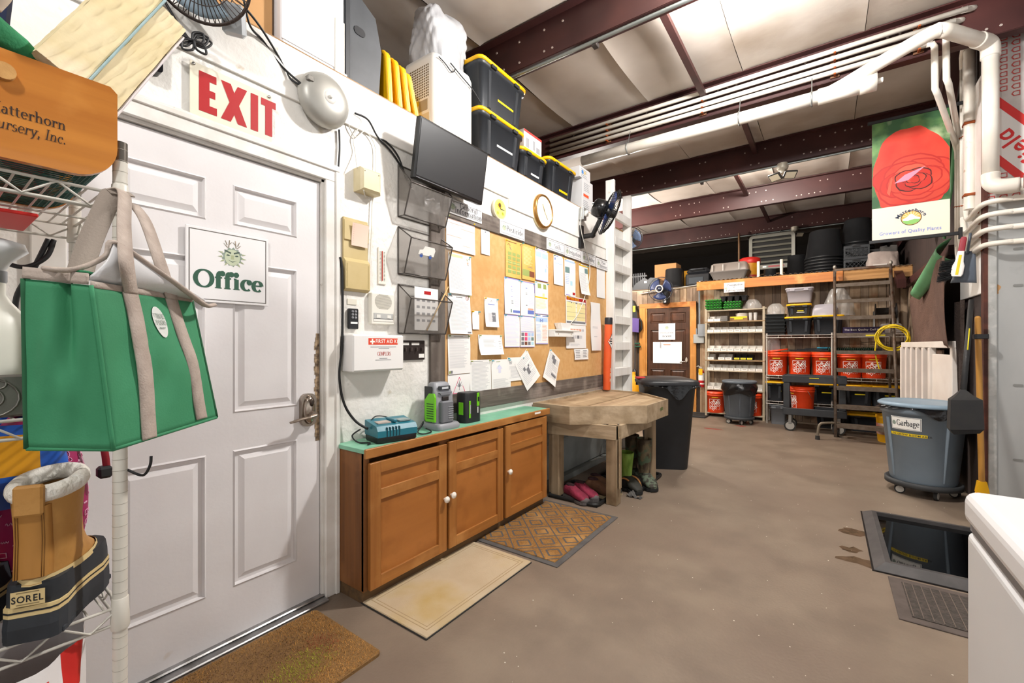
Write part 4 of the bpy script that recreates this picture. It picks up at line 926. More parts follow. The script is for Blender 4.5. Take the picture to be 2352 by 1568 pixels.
def plain_box(name, label, cat, x0, y0, z0, w, d, h, M, rz=0., b=.003, group=None):
    t = thing(name, label, cat, (x0, y0, z0), rz, group); MB().box(-w/2,-d/2,0,w/2,d/2,h,0,b).build('carton', M, t); return t
CARD = mat('#b98a58', .8, col2='#c49664', scale=4)

# ================================================================ on the office roof
OZ = 2.6065
G1 = 'black totes on the office roof'
yst = mat('#e9c400', .5)
tote('black tote with yellow lid, lower of the tall stack on the office roof', (-2.20,2.675,OZ), .56, .40, .345, RZ, G1, marks=((-.06,.13,.14,.145,LABELW),))
tote('black tote with yellow lid, topmost of the stack on the office roof', (-2.20,2.675,OZ+.338), .58, .42, .365, RZ, G1, marks=((-.06,.13,.14,.145,yst),))
tote('shorter black tote with yellow lid beside the tall stack on the office roof', (-2.18,3.125,OZ), .40, .34, .255, RZ, G1, marks=((-.03,.07,.10,.085,LABELW),))
tote('black tote with yellow lid at the ladder end of the office roof', (-2.20,3.62,OZ), .52, .38, .325, RZ, G1, marks=((-.04,.07,.12,.09,yst),))
# carton on the short tote and light bulb cartons
t = thing('carton', 'white carton with red edging standing on the short roof tote', 'box', (-2.20,3.20,OZ+.249), RZ)
MB().box(-.14,-.12,0,.14,.12,.215,0,.002).build('carton_body', mat('#e9e5e2', .6), t)
p = MB(); p.rect(-.14,.195,.14,.214,-.1215,0); p.rect(-.14,.02,.14,.045,-.1215,0); p.rect(-.11,.07,-.06,.15,-.1215,1); p.rect(0,.08,.03,.16,-.1215,1); p.rect(.05,.07,.11,.12,-.1215,1); p.build('print', [mat('#c9403a', .6), INKSOFT], t)
for k, (yc, z0, hh, lab) in enumerate(((4.14,OZ,.14,'lowest of the white bulb cartons by the ladder'),(4.15,OZ+.14,.19,'white bulb carton with orange logo in the carton pile by the ladder'),(4.09,OZ+.33,.11,'small white carton with blue dot topping the carton pile by the ladder'))):
    t = thing('bulb_carton', lab, 'box', (-2.13,yc,z0), RZ, 'bulb cartons by the ladder')
    MB().box(-.12,-.11,0,.12,.11,hh,0,.002).build('carton_body', mat('#d9d8d8', .6), t)
    p = MB(); bars(p,-.09,.05,hh*.8,5,.018,.006,-.1112,0,rnd); 
    if k == 1: p.rect(-.1,.012,.02,.04,-.1113,1)
    if k == 2: p.poly([(-.06+.02*math.cos(q*PI/6),.06+.02*math.sin(q*PI/6)) for q in range(12)],-.1113,2); p.rect(-.02,.05,.01,.08,-.1113,3)
    p.build('print', [INKSOFT, mat('#e0582f', .6), mat('#3f83c9', .6), mat('#e0c37a', .6)], t)
# dehumidifier
t = thing('dehumidifier', 'white dehumidifier with square-hole grille on the office roof', 'dehumidifier', (-2.19,2.165,OZ), RZ)
DW = mat('#ece9e2', .4)
MB().loft([rr3(.37,.30,.05,0,5), rr3(.39,.32,.05,.04,5), rr3(.39,.32,.05,.48,5), rr3(.37,.30,.05,.515,5), rr3(.30,.24,.05,.525,5)]).build('body', DW, t)
gr = MB()
for i in range(13):
    for j in range(13): gr.box(-.1965,-.11+.0165*i,.235+.0165*j,-.1945,-.11+.0165*i+.0095,.2445+.0165*j)
gr.build('grille_holes', mat('#6d5c3f', .8), t, kind='stuff')
MB().box(-.1965,-.10,.15,-.1945,-.02,.22).build('rating_label', mat('#a89c86', .6), t); MB().box(-.197,-.02,.195,-.1945,.05,.225).build('yellow_label', mat('#ead23a', .5), t)
MB().box(-.198,-.12,0,-.194,.05,.13,0,.01).build('tank_window', mat('#d6c9ae', .3), t)
MB().box(.05,-.163,.41,.15,-.159,.43,0,.001).build('front_grip', mat('#d9d5cc', .5), t); MB().box(.15,-.163,.12,.158,-.159,.26,0,.001).build('level_window', mat('#d9d5cc', .5), t)
cable('black power cord draped over the white dehumidifier', 'cord', [on_x(1008,130,-2.02),on_x(1022,145,-2.02),on_x(1038,165,-2.015),on_x(1045,158,-2.015),on_x(1035,145,-2.015),on_x(1060,175,-2.015),on_x(1085,205,-2.015),on_x(1103,235,-2.015)], .004, CB)
# plastic bag on top
def bagf(u, v):
    a = 2*PI*u; z = v; rw = random.Random(int(u*40)*31+int(v*22)); cr = 1+.10*math.sin(3*a+4*z)+.07*abs(math.sin(6*a-7*z+2*math.sin(5*z)))+.05*abs(math.sin(11*a+9*z)); pr_ = .135*cr*(1-.75*max(0,(z-.72)/.28)**3)*(.88+.12*min(1,z*6)); e = lambda q: (abs(q)**.7)*(1 if q > 0 else -1)
    return (pr_*1.35*e(math.cos(a)), pr_*.9*e(math.sin(a)), .43*z+.02*math.sin(5*a)*z)
bg = MB().grid(bagf, 72, 24).build('plastic_bag', mat('#c9c9ca', .3, col2='#b3b3b6', scale=6, bump=.5, bscale=9, trans=.15))
tag(bg, 'crumpled translucent white plastic bag on top of the dehumidifier', 'bag', loc=(-2.22,2.20,OZ+.52), rz=RZ)
# yellow lids leaning
for k, (yc, tl, lab) in enumerate(((1.66,4,'yellow tote lid leaning upright nearest the dark grey case'),(1.735,7,'second yellow tote lid leaning in the row on the office roof'),(1.80,9,'third yellow tote lid leaning in the row on the office roof'),(1.87,16,'yellow tote lid leaning against the dehumidifier'))):
    t = thing('tote_lid', lab, 'lid', (-2.06,yc,OZ+.004), rot=(0,0,RZ), group='yellow lids on the office roof'); t.rotation_euler = (0, math.radians(-tl), RZ)
    hh = .34-.012*k; dd = .42
    MB().prism([(q[0],q[1]) for q in rrect(0,0,dd,hh,.05,4)], -.012, .012, 'x').build('lid_plate', TOTEY, t)
    g = MB()
    pts = [(0,q[0],q[1]) for q in rrect(.006,.006,dd-.006,hh-.006,.05,4)]
    g.tube([(-.014,q[1],q[2]) for q in pts], .012, 6, closed=True); g.build('lid_rim', TOTEY, t)
    for z in (.08,.16,.24): MB().box(-.018,.1,z,-.011,.13,z+.012,0,.002).build('lug', TOTEY, t)
# dark grey hard case panel
t = thing('equipment_case', 'tall dark grey plastic case with grip slot on the office roof', 'case', (-2.07,1.34,OZ), RZ)
MB().prism([(0,0),(.235,0),(.255,.30),(.215,.47),(.06,.56),(0,.56)], 0, .36, 'y').build('case_shell', mat('#45484c', .5, col2='#3a3d41', scale=5), t)
MB().prism(rrect(.075,.315,.145,.36,.022), -.004, 0, 'y').build('grip_slot', mat('#15161a', .6), t)
MB().box(.02,-.006,0,.05,0,.50,0,.003).build('case_rib', mat('#2e3135', .5), t); MB().rect(-.0,.02,.03,.06,-.0065).build('bar_label', LABELW, t)
# white cabinet at roof edge, cardboard behind
t = thing('white_cabinet', 'tall white appliance cabinet standing at the office roof edge', 'cabinet', (-2.0,.995,OZ), RZ)
MB().box(0,.004,0,.32,.45,.78,0,.01).build('shell', mat('#efeef0', .35), t); MB().box(.0,.0,.02,.27,.004,.77,0,.002).build('front_panel', mat('#f3f2f4', .35), t)
MB().box(.262,-.004,.0,.318,.002,.27,0,.012).build('side_handle', mat('#e3dccf', .4), t)
plain_box('cardboard_carton', 'tan cardboard carton behind the fan on the office roof', 'box', -2.2, .78, OZ, .40, .30, .7, CARD, RZ)
# fan on a clip at the upper wall edge
c = on_x(462, -62, -1.85)
t = thing('clip_fan', 'wire cage fan with pale blue blades clamped at the roof edge', 'fan', (c.x, c.y, c.z), rot=(math.radians(28), 0, RZ-.5))
fan(t, .155, mat('#a7bccb', .35), mat('#3b2f2a', .35), 56, .10)
MB().lathe([(.05,-.02),(.055,-.08),(.045,-.14),(0,-.145)], n=18, axis='y').build('motor', mat('#aeb2b5', .35, .3), t)
MB().box(.05,.02,-.17,.13,.08,-.06,0,.012).build('clamp', mat('#b4b9bc', .35, .2), t)
c = on_x(440,98,-1.94)
lp = MB(); 
for k, (a, L) in enumerate(((.5,.075),(.72,.07),(.95,.06),(3.3,.085),(3.6,.075),(4.1,.06),(5.6,.05))):
    d = Vector((0, math.cos(a), math.sin(a))); n_ = Vector((0,-d.z,d.y)); o = Vector((.004*k,0,0))
    lp.tube(spline([o, o+d*L*.5+n_*.018, o+d*L, o+d*L*.5-n_*.018, o], 6), .0042, 6)
tag(lp.tube(spline([(0,0,0),(0,-.045,.05),(0,-.09,.115)]), .0045, 6).build('cord_bundle', CB), 'bundled black power cord hanging under the wire cage fan', 'cord', loc=(c.x,c.y,c.z))
# black handheld device on the wall behind the foam
c = on_x(335,150,-1.985)
t = thing('wall_handset', 'glossy black handset hanging on the wall beside the foam', 'handset', (WX, c.y-.02, c.z-.02), RZ)
MB().prism(rrect(0,0,.062,.30,.012), -.045, 0, 'y').build('body', mat('#17171a', .12), t); MB().box(.012,-.048,.09,.05,-.044,.19,0,.002).build('keypad', mat('#b9bdc4', .3), t)

# ================================================================ cabinet under the wall panels
t = thing('low_cabinet', 'low oak cabinet with three doors and green top by the door', 'cabinet', (-1.785,1.272,0), RZ)
OAK = wood('#a96f35','#925b27',2,.45,30,1.2,.06,'#b57d42'); OAKH = wood('#a96f35','#925b27',0,.45,30,1.2,.06,'#b57d42'); OAKD = wood('#845327','#6d421d',2,.5,30,1.2,.06,'#915e30')
CWID = 1.645; CD = .212
MB().box(0,0,.06,.02,CD,.73).box(CWID-.02,0,.06,CWID,CD,.73).box(.02,CD-.01,.06,CWID-.02,CD,.73).box(.02,.02,.06,CWID-.02,CD-.01,.08).build('carcass', OAKD, t)
MB().box(0,-.003,.065,.03,.015,.725).box(CWID-.03,-.003,.065,CWID,.015,.70).box(.03,-.001,.69,CWID-.03,.015,.72).box(.5,-.0,.07,.58,.015,.69).box(1.045,0,.07,1.11,.015,.69).build('face_frame', OAKD, t)
MB().box(.005,.012,0,CWID-.01,CD,.06).build('plinth', wood('#6d5233','#54402a',0,.8), t)
top = MB().box(-.008,-.015,.722,CWID+.03,CD+.0,.742,0,.001).build('counter_top', mat('#79b99a', .4, col2='#8cc7a8', scale=9, col3='#6aa588', scale3=3), t)
MB().box(-.008,-.028,.698,CWID+.03,-.013,.744,0,.003).build('edge_strip', OAKH, top)
MB().rect(CWID-.19,.722,CWID-.11,.736,-.0288).build('white_label', LABELW, top)
for k, (x0, x1, kx, kz) in enumerate(((.02,.535,.515,.365),(.555,1.072,.57,.375),(1.098,1.632,1.125,.378))):
    z0, z1 = .066, .672+.008*k
    d = MB().box(x0+.05,-.014,z0+.04,x1-.05,-.008,z1-.04).build('door', wood('#b07034','#9d612a',0,.45,9,.9,.05,'#8f5623'), t)
    for q in (x0,x1-.062): MB().box(q,-.026,z0,q+.062,-.004,z1,0,.002).build('stile', OAK, d)
    for q, e in ((z0,.055),(z1-.055,.055),(z1-.185,.05)): MB().box(x0+.062,-.025,q,x1-.062,-.005,q+e,0,.001).build('rail', OAKH, d)
    MB().lathe([(.007,.024),(.007,.034),(.016,.040),(.019,.047),(.016,.054),(0,.057)], (kx,0,kz), 16, axis='y').build('knob', mat('#efe9df', .25), d)
# chargers on the counter
CT = .743
t = thing('battery_charger', 'teal and black power tool battery charger on the green counter', 'charger', (-1.862,1.497,CT), RZ-.22)
TEAL = mat('#1f6f80', .35)
MB().loft([rr3(.215,.15,.02,0), rr3(.225,.16,.022,.006), rr3(.225,.16,.022,.03)]).build('base', mat('#1d1d1f', .5), t)
MB().prism([(-.078,.03),(-.078,.062),(-.062,.085),(.03,.098),(.072,.105),(.078,.10),(.078,.03)], -.11, .11, 'x').build('shell', TEAL, t)
for k in range(5): MB().box(-.062+.017*k,-.0805,.032,-.057+.017*k,-.055,.078,0,.001).build('rib_slot', mat('#123f4a', .5), t)
MB().box(-.005,-.04,.092,.015,.06,.108,0,.004).build('ridge', TEAL, t); MB().box(-.085,-.03,.0905,-.015,.04,.0975).build('paper_label', mat('#b9aaa0', .6), t)
MB().box(.03,-.035,.0925,.095,.045,.099).build('clear_window', mat('#7d8f90', .2), t)
t = thing('tall_charger', 'tall grey and lime green battery charger on the green counter', 'charger', (-1.868,1.875,CT), RZ-.06)
GRY = mat('#8f9196', .4); LIME = mat('#6fc31d', .35)
MB().loft([rr3(.165,.15,.02,0), rr3(.175,.16,.022,.02), rr3(.16,.13,.02,.035)]).build('base', GRY, t)
MB().loft([[(p[0]*.145,(p[1])*.095+.02,.03) for p in rrect(-.5,-.5,.5,.5,.15,2)],[(p[0]*.145,p[1]*.095+.02,.2) for p in rrect(-.5,-.5,.5,.5,.15,2)],[(p[0]*.12,p[1]*.07+.03,.262) for p in rrect(-.5,-.5,.5,.5,.2,2)],[(p[0]*.10,p[1]*.05+.03,.272) for p in rrect(-.5,-.5,.5,.5,.2,2)]]).build('tower', GRY, t)
MB().box(-.047,-.058,.035,.047,-.02,.165,0,.008).build('battery_slot', mat('#6f7176', .45), t)
for k in range(6): MB().box(.0,-.0605,.06+.013*k,.04,-.057,.066+.013*k,0,.001).build('slot_rib', GRY, t)
MB().box(-.025,-.04,.166,.022,-.022,.19,0,.003).build('contacts', mat('#2b2422', .5), t)
MB().prism([(-.03,.045),(.05,.045),(.058,.06),(.058,.17),(.02,.21),(-.02,.21),(-.03,.19)], -.082, -.07, 'x').build('side_cover', LIME, t)
for k in range(7): MB().box(-.0835,-.02,.062+.014*k,-.081,.04,.068+.014*k,0,.001).build('vent', mat('#2f5a0c', .5), t)
MB().box(-.045,-.030,.228,.045,-.014,.252,0,.004).build('display', mat('#33373a', .3), t); MB().box(-.025,-.0315,.234,.025,-.0295,.246).build('leds', mat('#c9ced1', .4), t)
MB().prism([(-.05,.215),(.05,.215),(.035,.20),(-.035,.20)], -.038, -.02, 'y').build('chin', mat('#7b7d82', .4), t)
MB().box(-.076,.0,.04,-.07,.07,.25,0,.004).build('back_shell', mat('#2a2b2d', .5), t)
t = thing('battery_pack', 'black and lime green battery pack beside the tall charger', 'battery', (-1.885,2.135,CT), RZ)
MB().loft([[(p[0]*.145,p[1]*.10,z*1.0) for p in rrect(-.5,-.5,.5,.5,.2,2)] for z in (0,.02,.18)]+[[(p[0]*.135,p[1]*.09,.19) for p in rrect(-.5,-.5,.5,.5,.2,2)]]).build('body', mat('#1f2022', .5), t)
MB().box(.022,-.054,.10,.048,-.048,.186,0,.003).build('front_stripe', LIME, t); MB().box(.028,-.056,.13,.042,-.053,.16,0,.002).build('latch_hole', PLAS_BLACK, t)
MB().box(-.052,-.053,.03,-.035,-.047,.14,0,.003).box(-.0745,-.02,.05,-.070,.02,.13,0,.003).build('side_stripe', LIME, t); MB().box(-.048,-.055,.06,-.04,-.052,.115).build('gauge', mat('#a4a8a4', .4), t)
MB().box(.03,-.0525,.055,.037,-.049,.095,0,.001).build('word_mark', LABELW, t)
cable('tangled black charger cable lying on the green counter', 'cable', [(-1.86,1.62,CT+.012),(-1.83,1.66,CT+.035),(-1.86,1.72,CT+.06),(-1.90,1.75,CT+.03),(-1.86,1.68,CT+.008),(-1.80,1.66,CT+.006),(-1.81,1.735,CT+.006),(-1.88,1.76,CT+.012)], .004, CB)
cable('thin black cable looping behind the teal charger', 'cable', [(-1.93,1.42,CT+.10),(-1.95,1.47,CT+.115),(-1.95,1.54,CT+.10),(-1.93,1.57,CT+.07)], .003, CB)
cable('black cord end curling on the counter corner', 'cable', [(-1.91,1.345,CT+.07),(-1.93,1.31,CT+.04),(-1.91,1.33,CT+.006),(-1.86,1.36,CT+.005),(-1.83,1.33,CT+.005)], .004, CB)
# ================================================================ wall fan, ladder, tube
def face(o, d): o.rotation_euler = Vector(d).to_track_quat('-Y','Z').to_euler()
c = on_x(1400, 488, -1.66)
t = thing('wall_fan', 'black wall fan on a jointed arm over the Lighting sign', 'fan', c)
d_ = Vector((.80,.55,-.42)).normalized(); face(t, d_)
fan(t, .215, mat('#3c4f86', .3), mat('#161617', .2, .3), 72, .11, r=.0018)
MB().lathe([(.05,-.03),(.085,-.05),(.088,-.10),(.080,-.15),(.05,-.17),(0,-.172)], n=24, axis='y').build('motor_housing', mat('#141415', .18), t)
MB().box(-.055,.09,-.03,-.025,.14,.02,0,.001).build('label', mat('#c9c5bd', .5), t) if 0 else None
wc = Vector((WX, 3.93, 2.30)); inv = t.matrix_basis.inverted() if 0 else None
M = Matrix.Translation(c) @ t.rotation_euler.to_matrix().to_4x4(); MI = M.inverted()
loc = lambda p: MI @ Vector(p)
elb = Vector((-1.86,3.93,2.31)); jt = c-d_*-.0+d_*-.09+Vector((0,0,-.09))
MB().cyl(loc((-1.98,3.93,2.31)), loc(elb), .024, n=10).cyl(loc(elb), loc(jt), .022, n=10).cyl(loc(jt), loc(c-d_*.10), .03, n=10).sphere(loc(elb), .03, 10, 6).build('arm', mat('#1a1a1b', .35), t)
bt = MB(); a_ = [(-2.0,3.90),(-1.97,3.90),(-1.97,3.96),(-2.0,3.96)]
bt.loft([[loc((x_,y_,z_)) for x_, y_ in a_] for z_ in (2.20,2.42)], smooth=False).build('wall_bracket', mat('#1a1a1b', .35), t)
t = wt('outlet_box', 'grey metal outlet box with a white plug above the wall fan bracket', 'electrical box', 3.885, 2.47, WX+.012)
MB().box(0,-.05,0,.07,0,.115,0,.003).build('box', mat('#b0b2b0', .4, .6), t); MB().box(.012,-.085,.03,.05,-.05,.085,0,.006).build('plug', mat('#e6e4de', .4), t)

LADM = mat('#e8e5df', .5, col2='#f0eeea', scale=4, stretch=(6,6,.6), bump=.15, bscale=12, col3='#c9bba4', scale3=10, lo3=.68, hi3=.78)
t = thing('wall_ladder', 'white painted timber ladder fixed at the end of the office wall', 'ladder', (WX,4.55,0), RZ)
MB().box(0,-.10,0,.042,-.002,3.06,0,.003).build('stringer', LADM, t); MB().box(.50,-.10,0,.542,-.002,3.02,0,.003).build('stringer', LADM, t)
k = 0
for z in [.30+.293*i for i in range(9)]:
    MB().box(.042,-.10,z,.50,-.062,z+.092,0,.003).box(.042,-.062,z+.055,.50,-.004,z+.092,0,.002).build('rung', LADM, t)
tag(MB().box(-.10,-.012,0,.0,0,2.30,0,.003).build('wall_board', LADM), 'narrow white board between the notice board and the ladder', 'board', loc=(WX,4.775,0), rz=RZ) if 0 else None
c = on_y(1449, 548, 5.72)
t = thing('wall_fan', 'wall fan with pale blue blades partly hidden behind the white ladder', 'fan', c, rot=(0,0,.25))
fan(t, .15, mat('#8fa6cf', .35), mat('#3a3a3c', .3), 48, .09)
MB().lathe([(.045,-.02),(.06,-.07),(.05,-.13),(0,-.135)], n=18, axis='y').build('motor', PLAS_BLACK, t)
MB().box(-.03,.02,-.13,.03,.10,-.02,0,.01).cyl((0,.05,-.08),(-.02,-.28,-.10),.015,n=8).build('wall_arm', PLAS_BLACK, t)
# shipping tube standing on the bench
OR = mat('#e0572a', .5, col2='#e8672f', scale=3)
t = thing('mailing_tube', 'tall orange tube with black cap leaning on the wall over the bench', 'tube', (-1.925,4.415,.757), rot=(math.radians(2.2),math.radians(-1.2),RZ))
MB().lathe([(.040,0),(.041,.01),(.041,.70),(.040,.71)], n=24).build('tube_body', OR, t)
MB().lathe([(.042,.70),(.042,.765),(.036,.775)], n=24).build('cap', mat('#26262a', .5), t)
def Pt(a, b): 
    an = -PI/2+a/.0415; return (.0418*math.cos(an), .0418*math.sin(an), b)
p = MB()
for i, ch_ in enumerate('SPM'): letters(p, ch_, -.018, .20-i*.055, .05, 0, 0, P=Pt)
p.build('lettering', mat('#f0c9a8', .5), t)
p = MB(); dm = lambda s: [(0,-s),(s*.62,0),(0,s),(-s*.62,0)]
for s_, mi in ((.085,0),(.074,1)): 
    p.grid(lambda a,b: (lambda q: (q[0]*(1+.003*mi),q[1]*(1+.003*mi),q[2]))(Pt((a-.5)*1.24*s_*(1-abs(2*b-1)), .52+(b-.5)*2*s_)), 4, 8, mi, False)
p.rect(0,0,0,0,0) if 0 else None
for z in (.49,.515,.54): p.grid(lambda a,b: (lambda q: (q[0]*1.008,q[1]*1.008,q[2]))(Pt((a-.5)*.05, z+.012*b)), 4, 1, 0, False)
p.build('hazard_diamond', [PLAS_BLACK, LABELW], t)

# ================================================================ potting bench
BZ = .757
BP = [(-1.99,3.06),(-1.63,3.03),(-1.16,3.44),(-1.145,3.96),(-1.55,4.40),(-1.99,4.45)]
def clipx(poly, x0, x1):
    for sgn, lim in ((1, x0), (-1, x1)):
        out = []
        for i in range(len(poly)):
            a = poly[i-1]; b = poly[i]; da = sgn*(a[0]-lim); db = sgn*(b[0]-lim)
            if (da >= 0) != (db >= 0):
                s_ = da/(da-db); out.append((a[0]+(b[0]-a[0])*s_, a[1]+(b[1]-a[1])*s_))
            if db >= 0: out.append(b)
        poly = out
        if not poly: return []
    return poly
ox, oy = -1.57, 3.7
t = thing('potting_bench', 'weathered wooden potting bench with clipped corners beside the cabinet', 'workbench', (ox,oy,0))
rel = lambda p: (p[0]-ox, p[1]-oy)
BW = [wood(a, b, 1, .75, 22, 1.1, .25, c) for a, b, c in (('#b89e7c','#a0866a','#86694a'),('#c4ad8c','#a98f70','#8d7152'),('#ac9474','#937a5c','#755c42'))]
BWA = wood('#b5a084','#988366',0,.75,14,1.4,.25,'#7d694e'); BWV = wood('#a58f73','#877256',2,.75,22,1.1,.25,'#6b573e')
cx_, cy_ = sum(p[0] for p in BP)/6, sum(p[1] for p in BP)/6
BI = [(cx_+(p[0]-cx_)*.955, cy_+(p[1]-cy_)*.955) for p in BP]
x = -2.0; k = 0
while x < -1.14:
    q = clipx(BI, x+.0015, x+.138)
    if len(q) > 2: MB().prism([rel(p) for p in q], BZ-.045+.002*(k % 2), BZ-.018+.002*(k % 3), 'z').build('plank', BW[k % 3], t)
    x += .14; k += 1
for i in range(6):
    a, b = BP[i], BP[(i+1) % 6]; ai, bi = BI[i], BI[(i+1) % 6]
    if i in (0,1,2,3): z0 = BZ-.142
    else: z0 = BZ-.07
    MB().loft([[rel(a)+(z0,),rel(b)+(z0,),rel(bi)+(z0,),rel(ai)+(z0,)],[rel(a)+(BZ,),rel(b)+(BZ,),rel(bi)+(BZ,),rel(ai)+(BZ,)]], smooth=False).build('apron_board', BWA, t)
for i in (1,2,3):
    for a, b in ((.04,.03),(.04,-.11+.02)):
        pass
for (x_, y_, h_, w_) in ((-1.395,3.185,.615,.085),(-1.86,3.10,.615,.09),(-1.86,4.25,.615,.09),(-1.34,3.90,.615,.08)):
    MB().box(x_-ox,y_-oy,0,x_+w_-ox,y_+w_*1.05-oy,h_,0,.003).build('leg', BWV, t)
MB().box(-1.36+.06-ox,3.20-oy,.13,-1.30+.01-ox+.0,3.245-oy,.53,0,.003).build('leg_cleat', BWV, t)
MB().loft([[(-1.86-ox,3.085-oy,z),(-1.86-ox,3.125-oy,z),(-1.31-ox,3.215-oy,z),(-1.31-ox,3.175-oy,z)] for z in (.51,.615)], smooth=False).build('stretcher', BWA, t)
MB().loft([[(-1.33-ox,3.23-oy,z),(-1.29-ox,3.23-oy,z),(-1.27-ox,3.95-oy,z),(-1.31-ox,3.95-oy,z)] for z in (.51,.615)], smooth=False).build('stretcher', BWA, t)
MB().box(-.12,-.004,-.03,.12,0,.03).build('brand_patch', mat('#5d6b3a', .7), t).matrix_local = Matrix.Translation((-1.150-ox,3.80-oy,BZ-.065)) @ Matrix.Rotation(RZ+.03,4,'Z') @ Matrix.Scale(.4,4)
struct(MB().box(-1.998,2.95,.06,-1.975,4.5,.60,0,.003).box(-1.976,2.95,.36,-1.965,4.5,.385,0,.004).box(-1.998,2.95,.0,-1.93,4.5,.05).build('trim_6', mat('#a9adab', .5, col2='#8f938f', scale=4, col3='#4d4a3f', scale3=5, lo3=.6, hi3=.8)))

# ================================================================ mats
def flat_mat(name, label, x0, y0, x1, y1, h, M, edge=None, ew=.03, emat=None):
    t = thing(name, label, 'mat', ((x0+x1)/2,(y0+y1)/2,0)); w, d = x1-x0, y1-y0
    if edge: MB().box(-w/2,-d/2,0,w/2,d/2,h*.55,0,.002).build('backing', emat, t)
    MB().box(-w/2+ew,-d/2+ew,h*.3,w/2-ew,d/2-ew,h,0,.003).build('pile', M, t); return t
t = flat_mat('door_mat', 'long plain beige mat in front of the oak cabinet', -1.815,1.275,-1.36,2.08,.012, mat('#b9a587', .95, col2='#c7b598', scale=3.5, bump=.3, bscale=300, col3='#b59a5f', scale3=2.2, lo3=.5, hi3=.7), True, .003, RUBBER)
w, d = .455, .805
for q, tt in ((.035,.004),(.052,.003)):
    g = MB(); zz = .0125
    g.box(-w/2+q,-d/2+q,.011,-w/2+q+tt,d/2-q,zz).box(w/2-q-tt,-d/2+q,.011,w/2-q,d/2-q,zz).box(-w/2+q+tt,-d/2+q,.011,w/2-q-tt,-d/2+q+tt,zz).box(-w/2+q+tt,d/2-q-tt,.011,w/2-q-tt,d/2-q,zz)
    g.build('border_groove', mat('#a08a67', .95), t)
x0, y0, x1, y1 = -1.835, 2.115, -1.215, 2.985
t = flat_mat('coir_mat', 'coir mat with rubber diamond pattern beside the beige mat', x0, y0, x1, y1, .011, mat('#a5783f', .95, col2='#8a5f2c', scale=90, bump=.6, bscale=220, col3='#b98c50', scale3=6), True, .035, mat('#4d4b4a', .85, col2='#5d5a58', scale=12))
w, d = x1-x0, y1-y0; RB = mat('#565352', .9)
def seg(mb, a, b, wd=.009, lim=(w/2-.034, d/2-.034)):
    # clip the segment to the pile rectangle
    (ax,ay),(bx,by) = a, b; t0, t1 = 0., 1.; dx, dy = bx-ax, by-ay
    for p_, q_ in ((-dx,ax+lim[0]),(dx,lim[0]-ax),(-dy,ay+lim[1]),(dy,lim[1]-ay)):
        if p_ == 0:
            if q_ < 0: return
        else:
            r_ = q_/p_
            if p_ < 0: t0 = max(t0, r_)
            else: t1 = min(t1, r_)
    if t0 >= t1: return
    ax, ay, bx, by = ax+dx*t0, ay+dy*t0, ax+dx*t1, ay+dy*t1; l = math.hypot(bx-ax,by-ay); nx, ny = -(by-ay)/l*wd/2, (bx-ax)/l*wd/2
    k_ = mb.k = (mb.k+1) % 9; z = .0118+k_*.00005
    mb.add([(ax+nx,ay+ny,z),(ax-nx,ay-ny,z),(bx-nx,by-ny,z),(bx+nx,by+ny,z)],[(0,1,2,3)])
px_, py_ = .215, .205; ln = MB(); dn = MB()
for i in range(-6,7):
    seg(ln,(i*px_-px_*6,-py_*6),(i*px_+px_*6,py_*6),.008); seg(ln,(i*px_-px_*6,py_*6),(i*px_+px_*6,-py_*6),.008)
for i in range(-3,4):
    for j in range(-5,6):
        if (i+j) % 2: continue
        cx, cy = (i+1)*px_/2, j*py_/2; s_ = .5
        q = [(cx+px_/2*s_,cy),(cx,cy+py_/2*s_),(cx-px_/2*s_,cy),(cx,cy-py_/2*s_)]
        for k in range(4): seg(dn, q[k], q[(k+1) % 4], .011)
ln.build('lattice_lines', RB, t); dn.build('diamond_lines', RB, t, kind='stuff')
# shaggy coir mat at the office door
x0, y0, x1, y1 = -1.925, .30, -1.445, 1.115
t = thing('coir_mat', 'shaggy brown coir mat with a green stain at the office door', 'mat', ((x0+x1)/2,(y0+y1)/2,0)); w, d = x1-x0, y1-y0
MB().prism(rrect(-w/2,-d/2,w/2,d/2,.02,3), 0, .012, 'z').build('backing', mat('#86643a', .95, bump=.4, bscale=150), t)
fb = MB(); rf = random.Random(8); n_ = 14000; vs = []; fs = []; mi = []
for k in range(n_):
    x = rf.uniform(-w/2+.004,w/2-.004); y = rf.uniform(-d/2+.004,d/2-.004); a = rf.uniform(0,2*PI); b = rf.uniform(.003,.011); h_ = .012+rf.uniform(.003,.009); s_ = .0012
    vs += [(x-s_*math.sin(a),y+s_*math.cos(a),.0115),(x+s_*math.sin(a),y-s_*math.cos(a),.0115),(x+b*math.cos(a),y+b*math.sin(a),h_)]; fs.append((3*k,3*k+1,3*k+2))
    g = math.hypot((x-.06)/.10,(y-.17)/.15)+rf.uniform(-.3,.3); r2 = math.hypot((x-.0)/.10,(y-.29)/.08)+rf.uniform(-.3,.3); dk = math.hypot((x+.07)/.16,(y-.05)/.2)+rf.uniform(-.4,.4)
    mi.append(2 if g < .75 else (3 if r2 < .7 else (1 if dk < 1 else (0 if rf.random() < .7 else 4))))
fb.v = vs; fb.f = fs; fb.mi = mi; fb.sm = [False]*n_
fb.build('coir_fibres', [mat('#b07f42', .95), mat('#856547', .95), mat('#a3a238', .95), mat('#9d5a3a', .95), mat('#c89652', .95)], t, kind='stuff')

